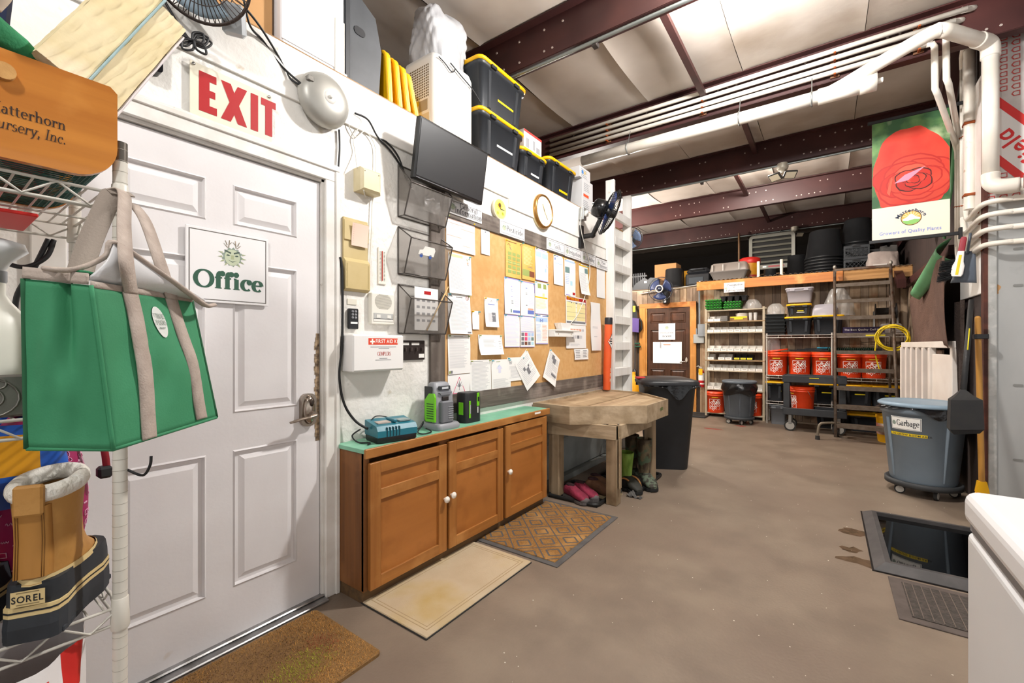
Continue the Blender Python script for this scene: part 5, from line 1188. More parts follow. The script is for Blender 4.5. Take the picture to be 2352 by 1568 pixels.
# ================================================================ footwear under the bench
def tray(label, x0, y0, x1, y1):
    t = thing('boot_tray', label, 'tray', ((x0+x1)/2,(y0+y1)/2,0), group='boot trays under the bench'); w, d = x1-x0, y1-y0
    MB().box(-w/2,-d/2,0,w/2,d/2,.004).build('tray_floor', mat('#1f1e1d', .6), t)
    MB().tube([(p[0],p[1],.018) for p in rrect(-w/2,-d/2,w/2,d/2,.04,4)], .014, 8, closed=True).build('tray_rim', mat('#1a1a1a', .45), t)
    g = MB(); n_ = int(w/.03)
    for i in range(-30,30):
        pass
    for i in range(int((w+d)/.035)):
        a = -w/2-d+i*.035+.02
        for sgn in (1,-1):
            p0 = max(-w/2+.02, a); p1 = min(w/2-.02, a+d)
            if p1-p0 < .03: continue
            y_0 = (p0-a)-d/2; y_1 = (p1-a)-d/2
            y_0, y_1 = max(-d/2+.02, y_0), min(d/2-.02, y_1)
            g.cyl((p0,sgn*y_0,.007),(p1,sgn*y_1,.007),.003,n=4,caps=False)
    g.build('tray_ribs', mat('#2b2a29', .6), t, kind='stuff'); return t
tray('black boot tray holding the pink shoes under the bench', -1.85,3.07,-1.42,3.52)
tray('black boot tray holding the camouflage boots under the bench', -1.74,3.56,-1.27,4.18)
def ring_foot(x, w, h, z0=0., n=14, lean=0.):
    o = []
    for k in range(n):
        a = 2*PI*k/n; c, s_ = math.cos(a), math.sin(a)
        y = (w/2)*(abs(c)**.8)*(1 if c > 0 else -1); z = z0+h*(.5+.5*(abs(s_)**.75)*(1 if s_ > 0 else -1))
        o.append((x, y+lean, z))
    return o
def shoe(label, loc, rz, L, W, mU, mS, mO=None, group=None, tongue=True, hscale=1.):
    """low shoe, toe toward local +x"""
    t = thing('shoe', label, 'shoe', loc, rz, group)
    prof = ((0,.62,.05),(.03,.78,.075),(.14,.85,.088),(.30,.82,.092),(.42,.86,.080),(.58,.95,.066),(.75,1.,.056),(.88,.92,.046),(.96,.66,.034),(1.0,.3,.016))
    MB().loft([ring_foot(L*a, W*b, h*hscale, .016) for a, b, h in prof]).build('upper', mU, t)
    MB().loft([[(L*(a*1.02-.01), s_*W*b*.53, z) for a, b, h in prof for s_ in (1,)]+[(L*(a*1.02-.01), -W*b*.53, z) for a, b, h in reversed(prof)] for z in (0,.018)], smooth=False).build('sole', mS, t)
    MB().sphere((L*.21,0,.10*hscale), (L*.17,W*.30,.012), 14, 6).build('opening', mat('#2b1216', .9), t)
    MB().sphere((L*.90,0,.026), (L*.12,W*.44,.028), 12, 6).build('toe_cap', mO or mS, t)
    if tongue: 
        for k in range(4): MB().tube([(L*(.42+.07*k),-W*.22,.078*hscale-.006*k),(L*(.43+.07*k),0,.094*hscale-.010*k),(L*(.42+.07*k),W*.22,.078*hscale-.006*k)], .004, 6).build('lace', mat('#6a2638', .7), t)
    return t
PNK = mat('#8a2540', .8, col2='#6d1b30', scale=20, bump=.2, bscale=80); GRS = mat('#55504f', .85, col2='#6d6764', scale=20)
s1 = shoe('pink trail shoe in front of its pair in the boot tray', (-1.735,3.17,.008), -.42, .26, .095, PNK, GRS, GRS, 'pink trail shoes')
s2 = shoe('pink trail shoe behind its pair in the boot tray', (-1.70,3.27,.008), -.42, .26, .095, PNK, GRS, GRS, 'pink trail shoes')
BRN = mat('#5c3d26', .75, col2='#4a301d', scale=12, bump=.2, bscale=40); CRM = mat('#8d8061', .8)
shoe('brown leather work shoe behind the pink shoes', (-1.63,3.33,.008), -.10, .29, .11, BRN, CRM, mat('#3a3a33', .7), 'brown work shoes', False, 1.25)
shoe('brown leather work shoe deepest under the bench', (-1.66,3.44,.008), -.05, .29, .11, BRN, CRM, mat('#3a3a33', .7), 'brown work shoes', False, 1.25)
for i, (x, y, lab) in enumerate(((-1.40,3.60,'black clog standing on its side nearest the bench leg'),(-1.36,3.70,'black clog standing on its side nearest the camouflage boot'))):
    t = thing('clog', lab, 'shoe', (x,y,.006), 0, 'black clogs')
    pts = [(.075*math.cos(a),.105*max(0,math.sin(a)) if 0 else .10*math.sin(a)) for a in [PI*k/12 for k in range(13)]]
    MB().prism([(q[0],q[1]+.0) for q in pts], -.03, .03, 'y').build('upper', mat('#1b1a19', .6), t)
    MB().tube([(q[0],-.030,q[1]) for q in pts], .008, 6).build('welt', mat('#a5713d', .6), t)
def boot(label, loc, rz, mU, mF, H=.36, group=None, W=.11):
    t = thing('rubber_boot', label, 'boot', loc, rz, group)
    MB().lathe([(.050,.06),(.052,.12),(.058,.2),(.066,H-.03),(.068,H),(.060,H),(.055,.2)], (.05,0,0), 20, sx=1.15, sy=.95, cap1=False).build('shaft', mU, t)
    prof = ((0,.7,.09),(.05,.86,.10),(.3,.84,.10),(.5,.92,.08),(.75,1.,.06),(.92,.8,.045),(1.,.4,.02)); L = .29
    MB().loft([ring_foot(L*a-.015, W*b, h, .02) for a, b, h in prof]).build('foot', mF, t)
    MB().loft([[(L*a*1.02-.02, W*b*.53, z) for a, b, h in prof]+[(L*a*1.02-.02, -W*b*.53, z) for a, b, h in reversed(prof)] for z in (0,.024)], smooth=False).build('sole', mat('#161616', .7), t)
    return t
CAMO = mat('#3d3022', .7, col2='#6b5d45', scale=16, stretch=(1,1,.5), lo=.42, hi=.56, col3='#4c5a44', scale3=12, lo3=.5, hi3=.56)
CAMG = mat('#55604f', .75, col2='#2f2c24', scale=30, lo=.45, hi=.55)
boot('brown camouflage rubber boot nearest the black trash can', (-1.35,3.88,.008), -.9, CAMO, CAMG, .40, 'camouflage boots', .12)
boot('brown camouflage rubber boot behind its pair', (-1.50,3.98,.008), -.9, CAMO, CAMG, .40, 'camouflage boots', .12)
boot('green patterned rubber boot behind the bench leg', (-1.46,3.70,.008), -.7, mat('#5b7a22', .6, col2='#88a84a', scale=18, stretch=(1,1,.4)), mat('#2d2c26', .7), .30)
tag(MB().grid(lambda a,b: (-.06+.12*a, -.03+.06*b, .004+.03*math.sin(a*6)*math.sin(b*5)**2+.01*math.sin(a*17+b*9)), 12, 8).build('crumpled_rag', mat('#5d5a57', .9, col2='#474442', scale=20), None, solid=.003), 'crumpled grey rag on the floor by the bench leg', 'rag', loc=(-1.27,3.47,.005))

# ================================================================ black trash can beyond the bench
t = thing('trash_can', 'tall black trash can with domed lid behind the potting bench', 'trash can', (-1.36,4.61,0), .5)
BKC = mat('#1a1b1d', .5, col2='#222326', scale=4)
MB().loft([rr3(.36,.38,.07,0,4), rr3(.37,.39,.07,.02,4), rr3(.49,.51,.09,.80,4), rr3(.51,.53,.09,.815,4), rr3(.51,.53,.09,.86,4)]).build('body', BKC, t)
MB().loft([rr3(.56,.58,.11,.84,4), rr3(.57,.59,.11,.865,4), rr3(.54,.56,.11,.885,4), rr3(.38,.40,.10,.905,4), rr3(.12,.14,.05,.912,4)]).build('lid', mat('#232427', .4), t)
MB().grid(lambda a,b: (-.27+.54*a, -.268-.012*math.sin(a*21)*b-.01*b, .845-(.015+.13*math.exp(-((a-.62)/.16)**2))*b), 24, 5).build('liner_bag', mat('#101012', .2, bump=.4, bscale=12), t)
MB().tube([(-.24,.30,.80),(-.24,.34,.86),(.24,.34,.86),(.24,.30,.80)], .016, 8).build('handle_bar', BKC, t)
MB().box(-.30,-.05,.885,-.20,.10,.905,0,.01).build('red_grip', mat('#b5272a', .45), t)
for sx in (-1,1): MB().cyl((sx*.17,.20,.05),(sx*.21,.20,.05),.055,n=16).build('wheel', RUBBER, t)
# ================================================================ back of the room
def bw_rect(u0, v0, u1, v1, Y):
    a = on_y(u0, v0, Y); b = on_y(u0, v1, Y); c = on_y(u1, v0, Y); return a.x, b.z, c.x-a.x, a.z-b.z
DF = BWY-.024
# door notices
x, z, w, h = bw_rect(1513, 743, 1551, 780, DF)
t = thing('door_sign', 'white Propagation Room sign on the brown door', 'sign', (x,DF,z))
MB().box(0,-.005,0,w,0,h,0,.001).build('board', SIGN, t)
p = MB(); emblem(p, w*.5, h*.74, .075, -.0058, 0); p.build('emblem', EM, t)
p = MB(); letters(p,'PROPAGATION',w*.5,h*.38,.034,-.0058,0,True,1.2,'c',wx=.92); letters(p,'ROOM',w*.5,h*.15,.05,-.0058,0,True,1.3,'c'); p.build('lettering', INK, t)
x, z, w, h = bw_rect(1500, 785, 1566, 833, DF)
t = thing('paper_sheet', 'large white sign-in sheet with an orange heading on the brown door', 'paper', (x,DF,z))
MB().grid(lambda a,b: (w*a,-.004-.006*(1-b)*math.sin(a*3),h*b),6,4).build('sheet', PAPER, t)
p = MB(); p.rect(w*.37,h*.86,w*.62,h*.89,-.012,0)
for k in range(6): p.rect(w*.06,h*(.7-.1*k),w*.94,h*(.704-.1*k),-.012,1)
p.build('print', [mat('#e08a5c', .7), mat('#d3d3d6', .8)], t)
tag(MB().cyl((0,-.02,0),(.004,-.02,.11),.006,n=8).build('pen', mat('#9a9aa2', .3)), 'pen hanging above the sign-in sheet on the brown door', 'pen', loc=(x+w*.27,DF,z+h*.72))
# fan above the brown door
c = on_y(1517, 664, 8.22)
t = thing('wall_fan', 'black wall fan with navy blades above the brown door', 'fan', c)
fan(t, .225, mat('#27345c', .35), mat('#23252b', .3), 60, .11, hub=mat('#1b2334', .3), r=.0012)
MB().tube([(.062*math.cos(2*PI*k/24),-.075,.062*math.sin(2*PI*k/24)) for k in range(24)], .012, 6, closed=True).build('hub_ring', mat('#b9b3ab', .4), t)
MB().box(.03,.02,-.27,.12,.20,-.03,0,.02).build('wall_mount', PLAS_BLACK, t); MB().box(.055,.012,-.25,.10,.02,-.14,0,.01).build('control_panel', mat('#b5b8bc', .4), t)
MB().lathe([(.06,-.02),(.075,-.08),(.06,-.14),(0,-.145)], n=18, axis='y').build('motor', PLAS_BLACK, t)
# extinguisher, electrical boxes, conduit
c = on_y(1611, 868, 8.36)
t = thing('fire_extinguisher', 'small red fire extinguisher with yellow tag beside the shelving', 'fire extinguisher', (c.x,8.36,c.z-.16))
MB().lathe([(.045,0),(.05,.01),(.05,.26),(.035,.30),(.015,.31),(.015,.33)], n=20).build('cylinder', mat('#c01f26', .3), t)
MB().lathe([(.0505,.12),(.0505,.25)], n=20, cap0=False, cap1=False).build('paper_label', LABELW, t); MB().lathe([(.0512,.05),(.0512,.075)], n=20, cap0=False, cap1=False).build('white_band', LABELW, t)
MB().box(-.02,-.02,.33,.02,.02,.36,0,.004).tube([(0,0,.35),(-.05,0,.375),(-.09,0,.36)],.008,6).tube([(0,0,.345),(-.045,0,.345)],.007,6).build('valve_handle', mat('#c9c6c0', .3, .7), t)
MB().box(-.035,-.056,.22,.03,-.053,.33,0,.001).build('yellow_tag', mat('#f0b40a', .6), t)
t = thing('electrical_box', 'grey electrical switch box with conduit beside the shelving', 'electrical box', (on_y(1613,760,8.42).x,8.44,on_y(1613,770,8.42).z-.1))
EG = mat('#8b8f93', .5, .3)
MB().box(-.06,-.10,.08,.09,0,.30,0,.004).build('switch_box', EG, t); MB().cyl((-.045,-.03,.3),(-.045,-.03,1.02),.016,n=10).build('conduit', EG, t)
t = thing('junction_cover', 'light grey junction box below the switch box by the shelving', 'electrical box', (on_y(1606,800,8.42).x,8.44,on_y(1606,788,8.42).z))
MB().box(-.09,-.07,0,.09,0,.16,0,.004).build('box', mat('#a5a8a6', .5, .2), t); MB().cyl((-.045,-.02,.16),(-.045,-.02,.27),.014,n=8).build('conduit', EG, t)
tag(MB().box(-.045,-.05,-.04,.045,.0,.06,0,.004).cyl((0,-.025,.0),(-1.1,-.025,-.09),.008,n=6).cyl((0,-.025,.01),(.6,-.025,.0),.008,n=6).build('conduit_box', mat('#b5b7b5', .5, .2)), 'small conduit box on top of the plank wall', 'electrical box', loc=(-1.87,8.43,2.33))
# black mat at the brown door
t = thing('door_mat', 'small black rubber mat at the brown back door', 'mat', (-2.05,8.15,0)); MB().box(-.38,-.27,0,.38,.22,.012,0,.004).build('pad', RUBBER, t)
MB().tube([(p[0],p[1]-.025,.016) for p in rrect(-.37,-.235,.37,.235,.03,3)],.012,6,closed=True).build('rim', mat('#2d2c2c', .6), t)
# odds and ends hanging at the left of the door
t = thing('hand_vacuum', 'black and purple upright vacuum hanging left of the brown door', 'vacuum', (-3.06,8.38,1.50))
MB().prism([(-.12,.06),(.09,.0),(.10,.05),(.06,.36),(-.02,.60),(-.12,.66)], -.06, .06, 'y').build('body', mat('#24262a', .4), t)
MB().prism([(-.08,.0),(.095,-.02),(.10,.25),(-.05,.27)], -.068, -.055, 'y').build('purple_panel', mat('#5d4a86', .4), t); MB().box(-.02,-.07,.38,.03,-.058,.50,0,.004).build('yellow_badge', mat('#c9c23a', .5), t)
MB().tube(spline([(.09,0,.0),(.13,0,.06),(.12,0,.2),(.08,0,.26)]),.016,8).build('handle', mat('#17181a', .4), t)
t = thing('hanging_tools', 'green handled tool hanging below the vacuum by the brown door', 'tool', (-3.04,8.40,.75))
MB().cyl((-.03,0,0),(-.03,0,.75),.012,n=8).build('shaft', mat('#3a3a3c', .5), t); MB().box(-.03,-.03,.44,.09,.01,.47,0,.006).box(-.03,-.03,.50,.07,.01,.53,0,.006).build('green_clamp', mat('#1f4a36', .5), t)
MB().sphere((-.03,-.02,-.1),(.06,.05,.12),12,8).build('weight', PLAS_BLACK, t)
t = thing('yellow_caddy', 'yellow plastic bottle standing behind the black trash can', 'bottle', (-2.78,7.55,0))
MB().lathe([(.09,0),(.10,.03),(.10,.55),(.05,.68),(.03,.70),(.03,.76)], n=18).build('bottle_body', mat('#f0a80a', .45), t)

# ---------------------------------------------------------------- seed shelving
SY = 8.17
xa = on_y(1619, 800, SY).x; xb = on_y(1757, 800, SY).x; SW = xb-xa
t = thing('shelving_unit', 'beige metal shelving unit full of white cardboard bins', 'shelving', (xa,SY,0)); SHM = mat('#b3a58e', .5, col2='#a89a82', scale=4)
zt = on_y(1755, 703, SY).z
for a in (0, SW-.035):
    for b in (0, .22): MB().box(a,b,0,a+.035,b+.035,zt,0,.003).build('post', SHM, t)
SV = [712, 738, 763, 806, 826, 850, 893, 947]; SZ = []
for v in SV:
    z = on_y(1640, v, SY).z; SZ.append(z); MB().box(.0,-.002,z-.018,SW,.25,z,0,.002).build('shelf', SHM if v not in (738,826) else wood('#a58a66','#8f7453',0), t)
BINM = [mat('#e6e1d8', .7), mat('#cfc3b2', .7)]
def bin_proto(name, label, group, lab=LABELW, w=.098, col=None):
    t = thing(name, label, 'bin', (0,0,0), 0, group)
    MB().box(-w/2,0,0,w/2,.20,.003).box(-w/2,0,.003,w/2,.004,.045).box(-w/2,.196,.003,w/2,.20,.095).prism([(.004,.003),(.196,.003),(.196,.095),(.12,.095),(.05,.045),(.004,.045)],-w/2,-w/2+.003,'x').prism([(.004,.003),(.196,.003),(.196,.095),(.12,.095),(.05,.045),(.004,.045)],w/2-.003,w/2,'x').build('bin_box', col or BINM[0], t)
    p = MB(); p.rect(-w*.42,.012,w*.42,.04,-.0006,0); p.rect(-w*.3,.024,w*.3,.03,-.0012,1); p.build('label', [lab, mat('#8d7a60', .7)], t); return t
GB = 'white cardboard parts bins'
pro = None
ORD = ['first','second','third','fourth','fifth','sixth','seventh','eighth']
for row, n_, lab0 in ((2,8,'bin row below the brown carton'),(3,8,'middle bin row'),(5,8,'bin row below the yellow labels'),(6,8,'lowest bin row above the buckets')):
    for k in range(n_):
        lab = ORD[k]+' white parts bin from the electrical boxes in the '+lab0
        X = xa+.035+(SW-.07)*(k+.5)/n_; L_ = (X, SY+.006, SZ[row])
        if pro is None: pro = bin_proto('parts_bin', lab, GB); pro.location = L_
        else: dup(pro, L_, label=lab)
for k in range(2):
    dup(pro, (xa+.09+.105*k, SY+.01, SZ[1]), label=ORD[k]+' white parts bin from the electrical boxes on the brown carton shelf'); 
for k in range(3): dup(pro, (xa+.09+(.0,.17,.28)[k], SY+.01, SZ[4]), label=ORD[k]+' white parts bin from the electrical boxes on the yellow labelled shelf')
yb = bin_proto('parts_bin', 'first black parts bin with a bright yellow label', 'yellow labelled bins', mat('#f0e612', .5), .09, mat('#2d2a26', .6)); yb.location = (xa+.50,SY+.01,SZ[4])
for k in (1,2): dup(yb, (xa+.50+.095*k,SY+.01,SZ[4]), label=ORD[k]+' black parts bin with a bright yellow label')
t = thing('carton', 'flat brown carton with yellow labels on the shelving', 'box', (xa+.52,SY+.02,SZ[1])); MB().box(-.13,0,0,.14,.18,.075,0,.002).build('carton_body', mat('#8d6a42', .8), t)
p = MB(); p.rect(-.12,.05,.13,.07,-.001); p.rect(-.06,.025,.07,.045,-.001); p.build('label', mat('#e6d81a', .5), t)
t = thing('plastic_tub', 'round white tub behind the flat brown carton', 'tub', (xa+.56,SY+.14,SZ[1]+.076)); MB().lathe([(.09,0),(.10,.045),(.105,.05),(.08,.055)], n=20).build('tub_body', mat('#ded6c9', .5), t)
t = thing('grey_cups', 'short stack of grey plastic trays beside the brown carton', 'tray', (xa+.31,SY+.03,SZ[1]))
for k in range(3): MB().loft([rr3(.10-.0*k,.10,.01,.03*k), rr3(.115,.11,.01,.03*k+.028)]).build('tray', mat('#7a7672', .5), t)
for k in range(2):
    tk = thing('cup_stack', ('inner','outer')[k]+' stack of clear plastic cups at the shelving post', 'cups', (xa+.70+.07*k,SY+.05,SZ[1]), group='clear cup stacks'); MB().lathe([(.024,0),(.028,.13),(.024,.13)], n=14).build('cups', mat('#c9c4bd', .25, alpha=.75), tk)
# green trays
GT = mat('#3d9a3a', .5, col2='#358733', scale=9)
def green_tray(label, loc, w=.27):
    t = thing('seed_tray', label, 'tray', loc, 0, 'green egg-crate seed trays')
    MB().loft([rr3(w*.84,.20,.01,0), rr3(w*.97,.25,.01,.032), rr3(w,.26,.01,.034), rr3(w,.26,.01,.040)]).build('tray_body', GT, t)
    g = MB()
    for k in range(5): g.box(-w*.42+k*w*.185,-.132,.012,-w*.42+k*w*.185+w*.09,-.12,.028)
    g.build('side_notches', mat('#123a12', .7), t, kind='stuff')
    g = MB()
    for k in range(6): g.lathe([(.016,.04),(.012,.052),(0,.054)], (-w*.42+k*w*.168,-.10,0), 8)
    g.build('cup_ridges', GT, t, kind='stuff'); return t
PIL = ['lowest','second from below','third from below','fourth from below','fifth from below','sixth from below','topmost']
g0 = green_tray('lowest green seed tray in the pile nearest the conduit', (xa+.14,SY+.12,SZ[0]))
for k in range(1,4): dup(g0, (xa+.14-.008*(k%2),SY+.12,SZ[0]+.045*k), label=PIL[k]+' green seed tray in the pile nearest the conduit')
g1 = green_tray('lowest green seed tray in the pile under the black cell tray', (xa+.42,SY+.12,SZ[0]))
for k in range(1,3): dup(g1, (xa+.42+.008*k,SY+.12,SZ[0]+.045*k), label=PIL[k]+' green seed tray in the pile under the black cell tray')
t = thing('cell_tray', 'black plastic cell tray on top of the green trays', 'tray', (xa+.46,SY+.10,SZ[0]+.142)); 
MB().box(-.22,-.12,.075,.20,.12,.085,0,.002).build('rim', PLAS_BLACK, t)
for k in range(4):
    for j in range(2): MB().loft([rr3(.055,.07,.01,0), rr3(.085,.10,.01,.076)]).build('cell', PLAS_BLACK, t).location = (-.165+.105*k,-.06+.12*j,0)
CLR = mat('#d6d2cc', .15, alpha=.35, bump=.3, bscale=9)
def clear_bag(label, loc, w, d, h, seed=1):
    r = random.Random(seed); ph = r.uniform(0,6)
    def f(u, v):
        a = 2*PI*u; k = (1-v**3*.6)*(1+.12*math.sin(4*a+ph+5*v)+.07*math.sin(9*a-3*v))
        return (w/2*k*math.cos(a), d/2*k*math.sin(a), h*v)
    o = MB().grid(f, 24, 8).build('plastic_bag', CLR); return tag(o, label, 'bag', 'clear plastic bags on the back shelves', loc)
clear_bag('clear plastic bag on the top of the bin shelving', (xa+.72,SY+.12,SZ[0]), .26,.16,.16,3)
# buckets with printed square emblem
ORB = mat('#e8481c', .4, col2='#de4118', scale=3); WH = mat('#f4efe8', .5)
def bucket_proto(label, group):
    t = thing('bucket', label, 'bucket', (0,0,0), 0, group); r0, r1, H_ = .130, .150, .365
    MB().lathe([(r0,0),(r0+.002,.01),(.146,.29),(.153,.292),(.154,.30),(.149,.302),(.150,.32),(.156,.322),(.156,.335),(.150,.337),(.152,H_),(.146,H_),(.128,.012),(0,.012)], n=32).build('pail', ORB, t)
    def P(a, b):
        r = r0+(.146-r0)*b/.29+.0012; an = -PI/2+a/.14; return (r*math.cos(an), r*math.sin(an), b)
    p = MB(); cz = .145; s_ = .088
    def Pr(a, b, ang=math.radians(40)):
        return P(a*math.cos(ang)-b*math.sin(ang), cz+a*math.sin(ang)+b*math.cos(ang))
    for x0, z0, x1, z1 in ((-s_,-s_,s_,-s_+.005),(-s_,s_-.005,s_,s_),(-s_,-s_,-s_+.005,s_),(s_-.005,-s_,s_,s_)):
        p.grid(lambda a,b: P(x0+(x1-x0)*a, cz+z0+(z1-z0)*b), 6, 6, 0, False)
    for txt, zz, sz in (('THE',.032,.052),('HOME',-.024,.074),('DEPOT',-.068,.056)):
        w_ = text_w(txt, sz)*.95; letters(p, txt, -w_/2, zz, sz, 0, 0, P=Pr, wx=.95)
    p.build('printed_emblem', WH, t)
    p = MB(); p.grid(lambda a,b: P(-.045+.10*a,.258+.012*b), 5, 1, 0, False); p.build('yellow_label', mat('#d9b61a', .5), t)
    MB().tube(spline([(.15,0,.31),(.155,-.06,.24),(.10,-.125,.20)]) if 0 else [(.154,0,.31),(.162,.01,.30),(.16,.06,.2)], .003, 6).build('bail', STEEL, t)
    return t
WRY = 8.13
BK = [(1784,859),(1836,860),(1891,862),(1951,866),(2006,869)]
zs = .765; bp = None
nm = ['orange bucket with a loose tilted lid on the wire rack','second orange bucket from the shelving on the wire rack','third orange bucket from the shelving on the wire rack','orange bucket behind the rolling ladder rail on the wire rack','orange bucket behind the yellow hose on the wire rack']
bpos = []
for k, (u, v) in enumerate(BK):
    X = on_y(u, v, WRY).x; bpos.append(X)
    if bp is None: bp = bucket_proto(nm[k], 'orange printed buckets'); bp.location = (X,WRY,zs)
    else: dup(bp, (X,WRY,zs), .12*math.sin(k*3), nm[k])
dup(bp, (xa+.15,SY+.10,SZ[7]), .1, 'orange bucket on the shelving bottom beside the electrical boxes')
dup(bp, (xb-.19,SY+.10,SZ[7]), -.1, 'orange bucket half hidden behind the bagged trash can')
bl = MB(); bl.lathe([(.157,0),(.157,.018),(.15,.022),(.14,.014),(0,.012)], n=32)
tag(bl.build('loose_pail_cover', ORB), 'orange lid lying tilted on the first bucket', 'lid', loc=(bpos[0],WRY,zs+.375), rot=(0,-.13,0))
# ---------------------------------------------------------------- wire rack
WR = mat('#c9c2b8', .35, .4); RXL = on_y(1762,800,WRY).x; RXR = .90
t = thing('wire_rack', 'chrome wire shelving rack along the plank wall', 'shelving', (0,WRY,0))
for X in (RXL+.01,(RXL+RXR)/2,RXR):
    for b in (-.14,.20): MB().cyl((X,b,0),(X,b,1.42),.012,n=8).build('post', WR, t)
for z in (1.395,.765,.36):
    g = MB()
    for b in (-.16,.21): g.cyl((RXL,b,z-.006),(RXR,b,z-.006),.005,n=6).cyl((RXL,b,z-.045),(RXR,b,z-.045),.005,n=6)
    n_ = 60
    for k in range(n_+1): X = RXL+(RXR-RXL)*k/n_; g.cyl((X,-.16,z-.004),(X,.21,z-.004),.0022,n=4,caps=False)
    for k in range(0,n_,6): X = RXL+(RXR-RXL)*k/n_; g.cyl((X,-.16,z-.045),(X,-.16,z-.006),.004,n=5)
    g.build('wire_shelf', WR, t)
RG = 'black totes on the wire rack'
yl = mat('#d9c61a', .5)
SHZ = 1.396
tt = thing('flat_tray', 'lowest black nursery flat in the pile at the end of the wire rack', 'tray', (on_y(1782,760,WRY).x,WRY,SHZ), 0, 'black nursery flats')
MB().loft([rr3(.25,.24,.01,0), rr3(.27,.26,.01,.045), rr3(.285,.27,.01,.047), rr3(.285,.27,.01,.055)]).build('flat', mat('#232729', .5), tt)
for k in range(1,6): dup(tt, (on_y(1782,760,WRY).x+.004*(k%2),WRY,SHZ+.054*k), label=PIL[k]+' black nursery flat in the pile at the end of the wire rack')
clear_bag('clear plastic bag on the pile of black flats', (on_y(1782,700,WRY).x,WRY,SHZ+.33), .24,.2,.17,5)
X1 = on_y(1835,760,WRY).x; X2 = on_y(1901,760,WRY).x; X3 = on_y(2045,760,WRY).x
tote('black tote with yellow lid under the smaller tote on the wire rack', (X1,WRY,SHZ), .35,.34,.275, 0, RG)
tote('small black tote with yellow lid under the clear bin on the wire rack', (X1+.005,WRY,SHZ+.266), .31,.30,.205, 0, RG, marks=((-.02,.09,.06,.105,yl),(-.03,.07,.07,.08,LABELW)))
tote('black tote with yellow lid under the clear dome on the wire rack', (X2,WRY,SHZ), .38,.34,.285, 0, RG)
CLT = mat('#b9b4bb', .3, alpha=.72)
tote('clear plastic bin topping the stack on the wire rack', (X1+.01,WRY,SHZ+.495), .35,.30,.225, 0, 'clear bins', CLT, mat('#c9c4ca', .3, alpha=.7), ribs=False)
tote('yellow lidded shallow tray under the clear bin on the wire rack', (X1+.0,WRY,SHZ+.468), .27,.26,.03, 0, RG, lidh=.02, ribs=False) if 0 else None
dm = MB().loft([rr3(.33,.28,.03,0), rr3(.31,.26,.03,.10), rr3(.26,.20,.04,.165), rr3(.18,.14,.04,.175)]).build('clear_dome', CLT)
tag(dm, 'clear plastic propagation dome on the tote lid', 'dome', loc=(X2-.03,WRY,SHZ+.279))
clear_bag('clear plastic bag with a white label behind the ladder rail', (on_y(1925,700,WRY).x,WRY,SHZ+.28), .36,.2,.40,8)
t = thing('hose_box', 'long purple carton behind the rolling ladder', 'box', ((on_y(1935,760,WRY).x+on_y(2030,760,WRY).x)/2,WRY-.02,SHZ)); w = on_y(2030,760,WRY).x-on_y(1935,760,WRY).x
MB().box(-w/2,-.08,0,w/2,.10,.10,0,.002).build('carton_body', mat('#2b1b47', .6), t); p = MB(); letters(p,'The Best Quality Coil Hose Ever Made',-w*.46,.05,.036,-.0812,0); p.build('lettering', LABELW, t)
t = thing('wire_spool', 'black wire spool above the purple carton', 'spool', (on_y(2037,700,WRY).x,WRY+.15,SHZ+.33)); MB().lathe([(.11,-.12),(.11,-.11),(.05,-.105),(.05,.105),(.11,.11),(.11,.12)], n=20, axis='x').build('spool', mat('#221d1b', .6), t); MB().box(-.14,-.01,-.33,-.12,.06,.0).box(.12,-.01,-.33,.14,.06,.0).build('brackets', mat('#8d8a85', .5), t)
tag(MB().box(-.11,-.09,0,.12,.10,.14,0,.02).build('white_bag', mat('#bdb6b2', .5, bump=.5, bscale=20)), 'small crumpled white bag beside the purple carton', 'bag', loc=(on_y(2040,760,WRY).x+.02,WRY,SHZ))
clear_bag('plastic bag of dried leaves above the first bucket', (on_y(1776,780,WRY+.1).x,WRY+.16,.99+.15), .2,.12,.24,11)
t = thing('coil_hose', 'dark green coiled hose lying across the buckets', 'hose', (on_y(1955,795,WRY).x,WRY+.02,zs+.40))
MB().tube([(-.28+.0035*k,.035*math.cos(k*.9),.035*math.sin(k*.9)) for k in range(160)], .006, 5).build('coil', mat('#123a2a', .4), t)
t = thing('black_rods', 'bundle of black rods with blue band lying over the buckets', 'rods', (on_y(1880,800,WRY).x,WRY+.06,zs+.375))
for k in range(3): MB().cyl((-.38+.1*k,.02*k,.012+.012*k),(.75,.03*k,.012+.012*k),.011,n=8).build('rod', PLAS_BLACK, t)
MB().cyl((-.02,.02,.052),(.22,.025,.052),.012,n=8).build('blue_sleeve', mat('#3fa9c9', .4), t)
# lower shelves
Z2 = .362
X4 = on_y(1781,900,WRY).x
tote('narrow black tote with yellow lid beside the cart on the wire rack', (X4,WRY,Z2), .24,.30,.30, 0, RG, marks=((.06,.15,.09,.16,yl),))
for k, (u, lab) in enumerate(((1893,'black tote with yellow lid behind the cart frame on the wire rack'),(1968,'black tote with yellow lid behind the rolling ladder on the wire rack'),(2036,'black tote with yellow lid at the corner end of the wire rack'))):
    tote(lab, (on_y(u,900,WRY).x,WRY,Z2), .36,.34,.30, 0, RG, marks=((-.03,.16,.10,.175,yl),))
for k, (u, lab) in enumerate(((1912,'black tote with yellow lid on the floor behind the cart'),(1990,'black tote with yellow lid on the floor behind the rolling ladder'))):
    tote(lab, (on_y(u,940,WRY).x,WRY,.0), .42,.34,.25, 0, RG)
tote('clear grey storage bin on the floor beside the cart', (on_y(1790,950,WRY).x,WRY-.04,0), .24,.32,.30, 0, 'clear bins', mat('#7d8085', .35, alpha=.85), mat('#4d5055', .4), ribs=False)
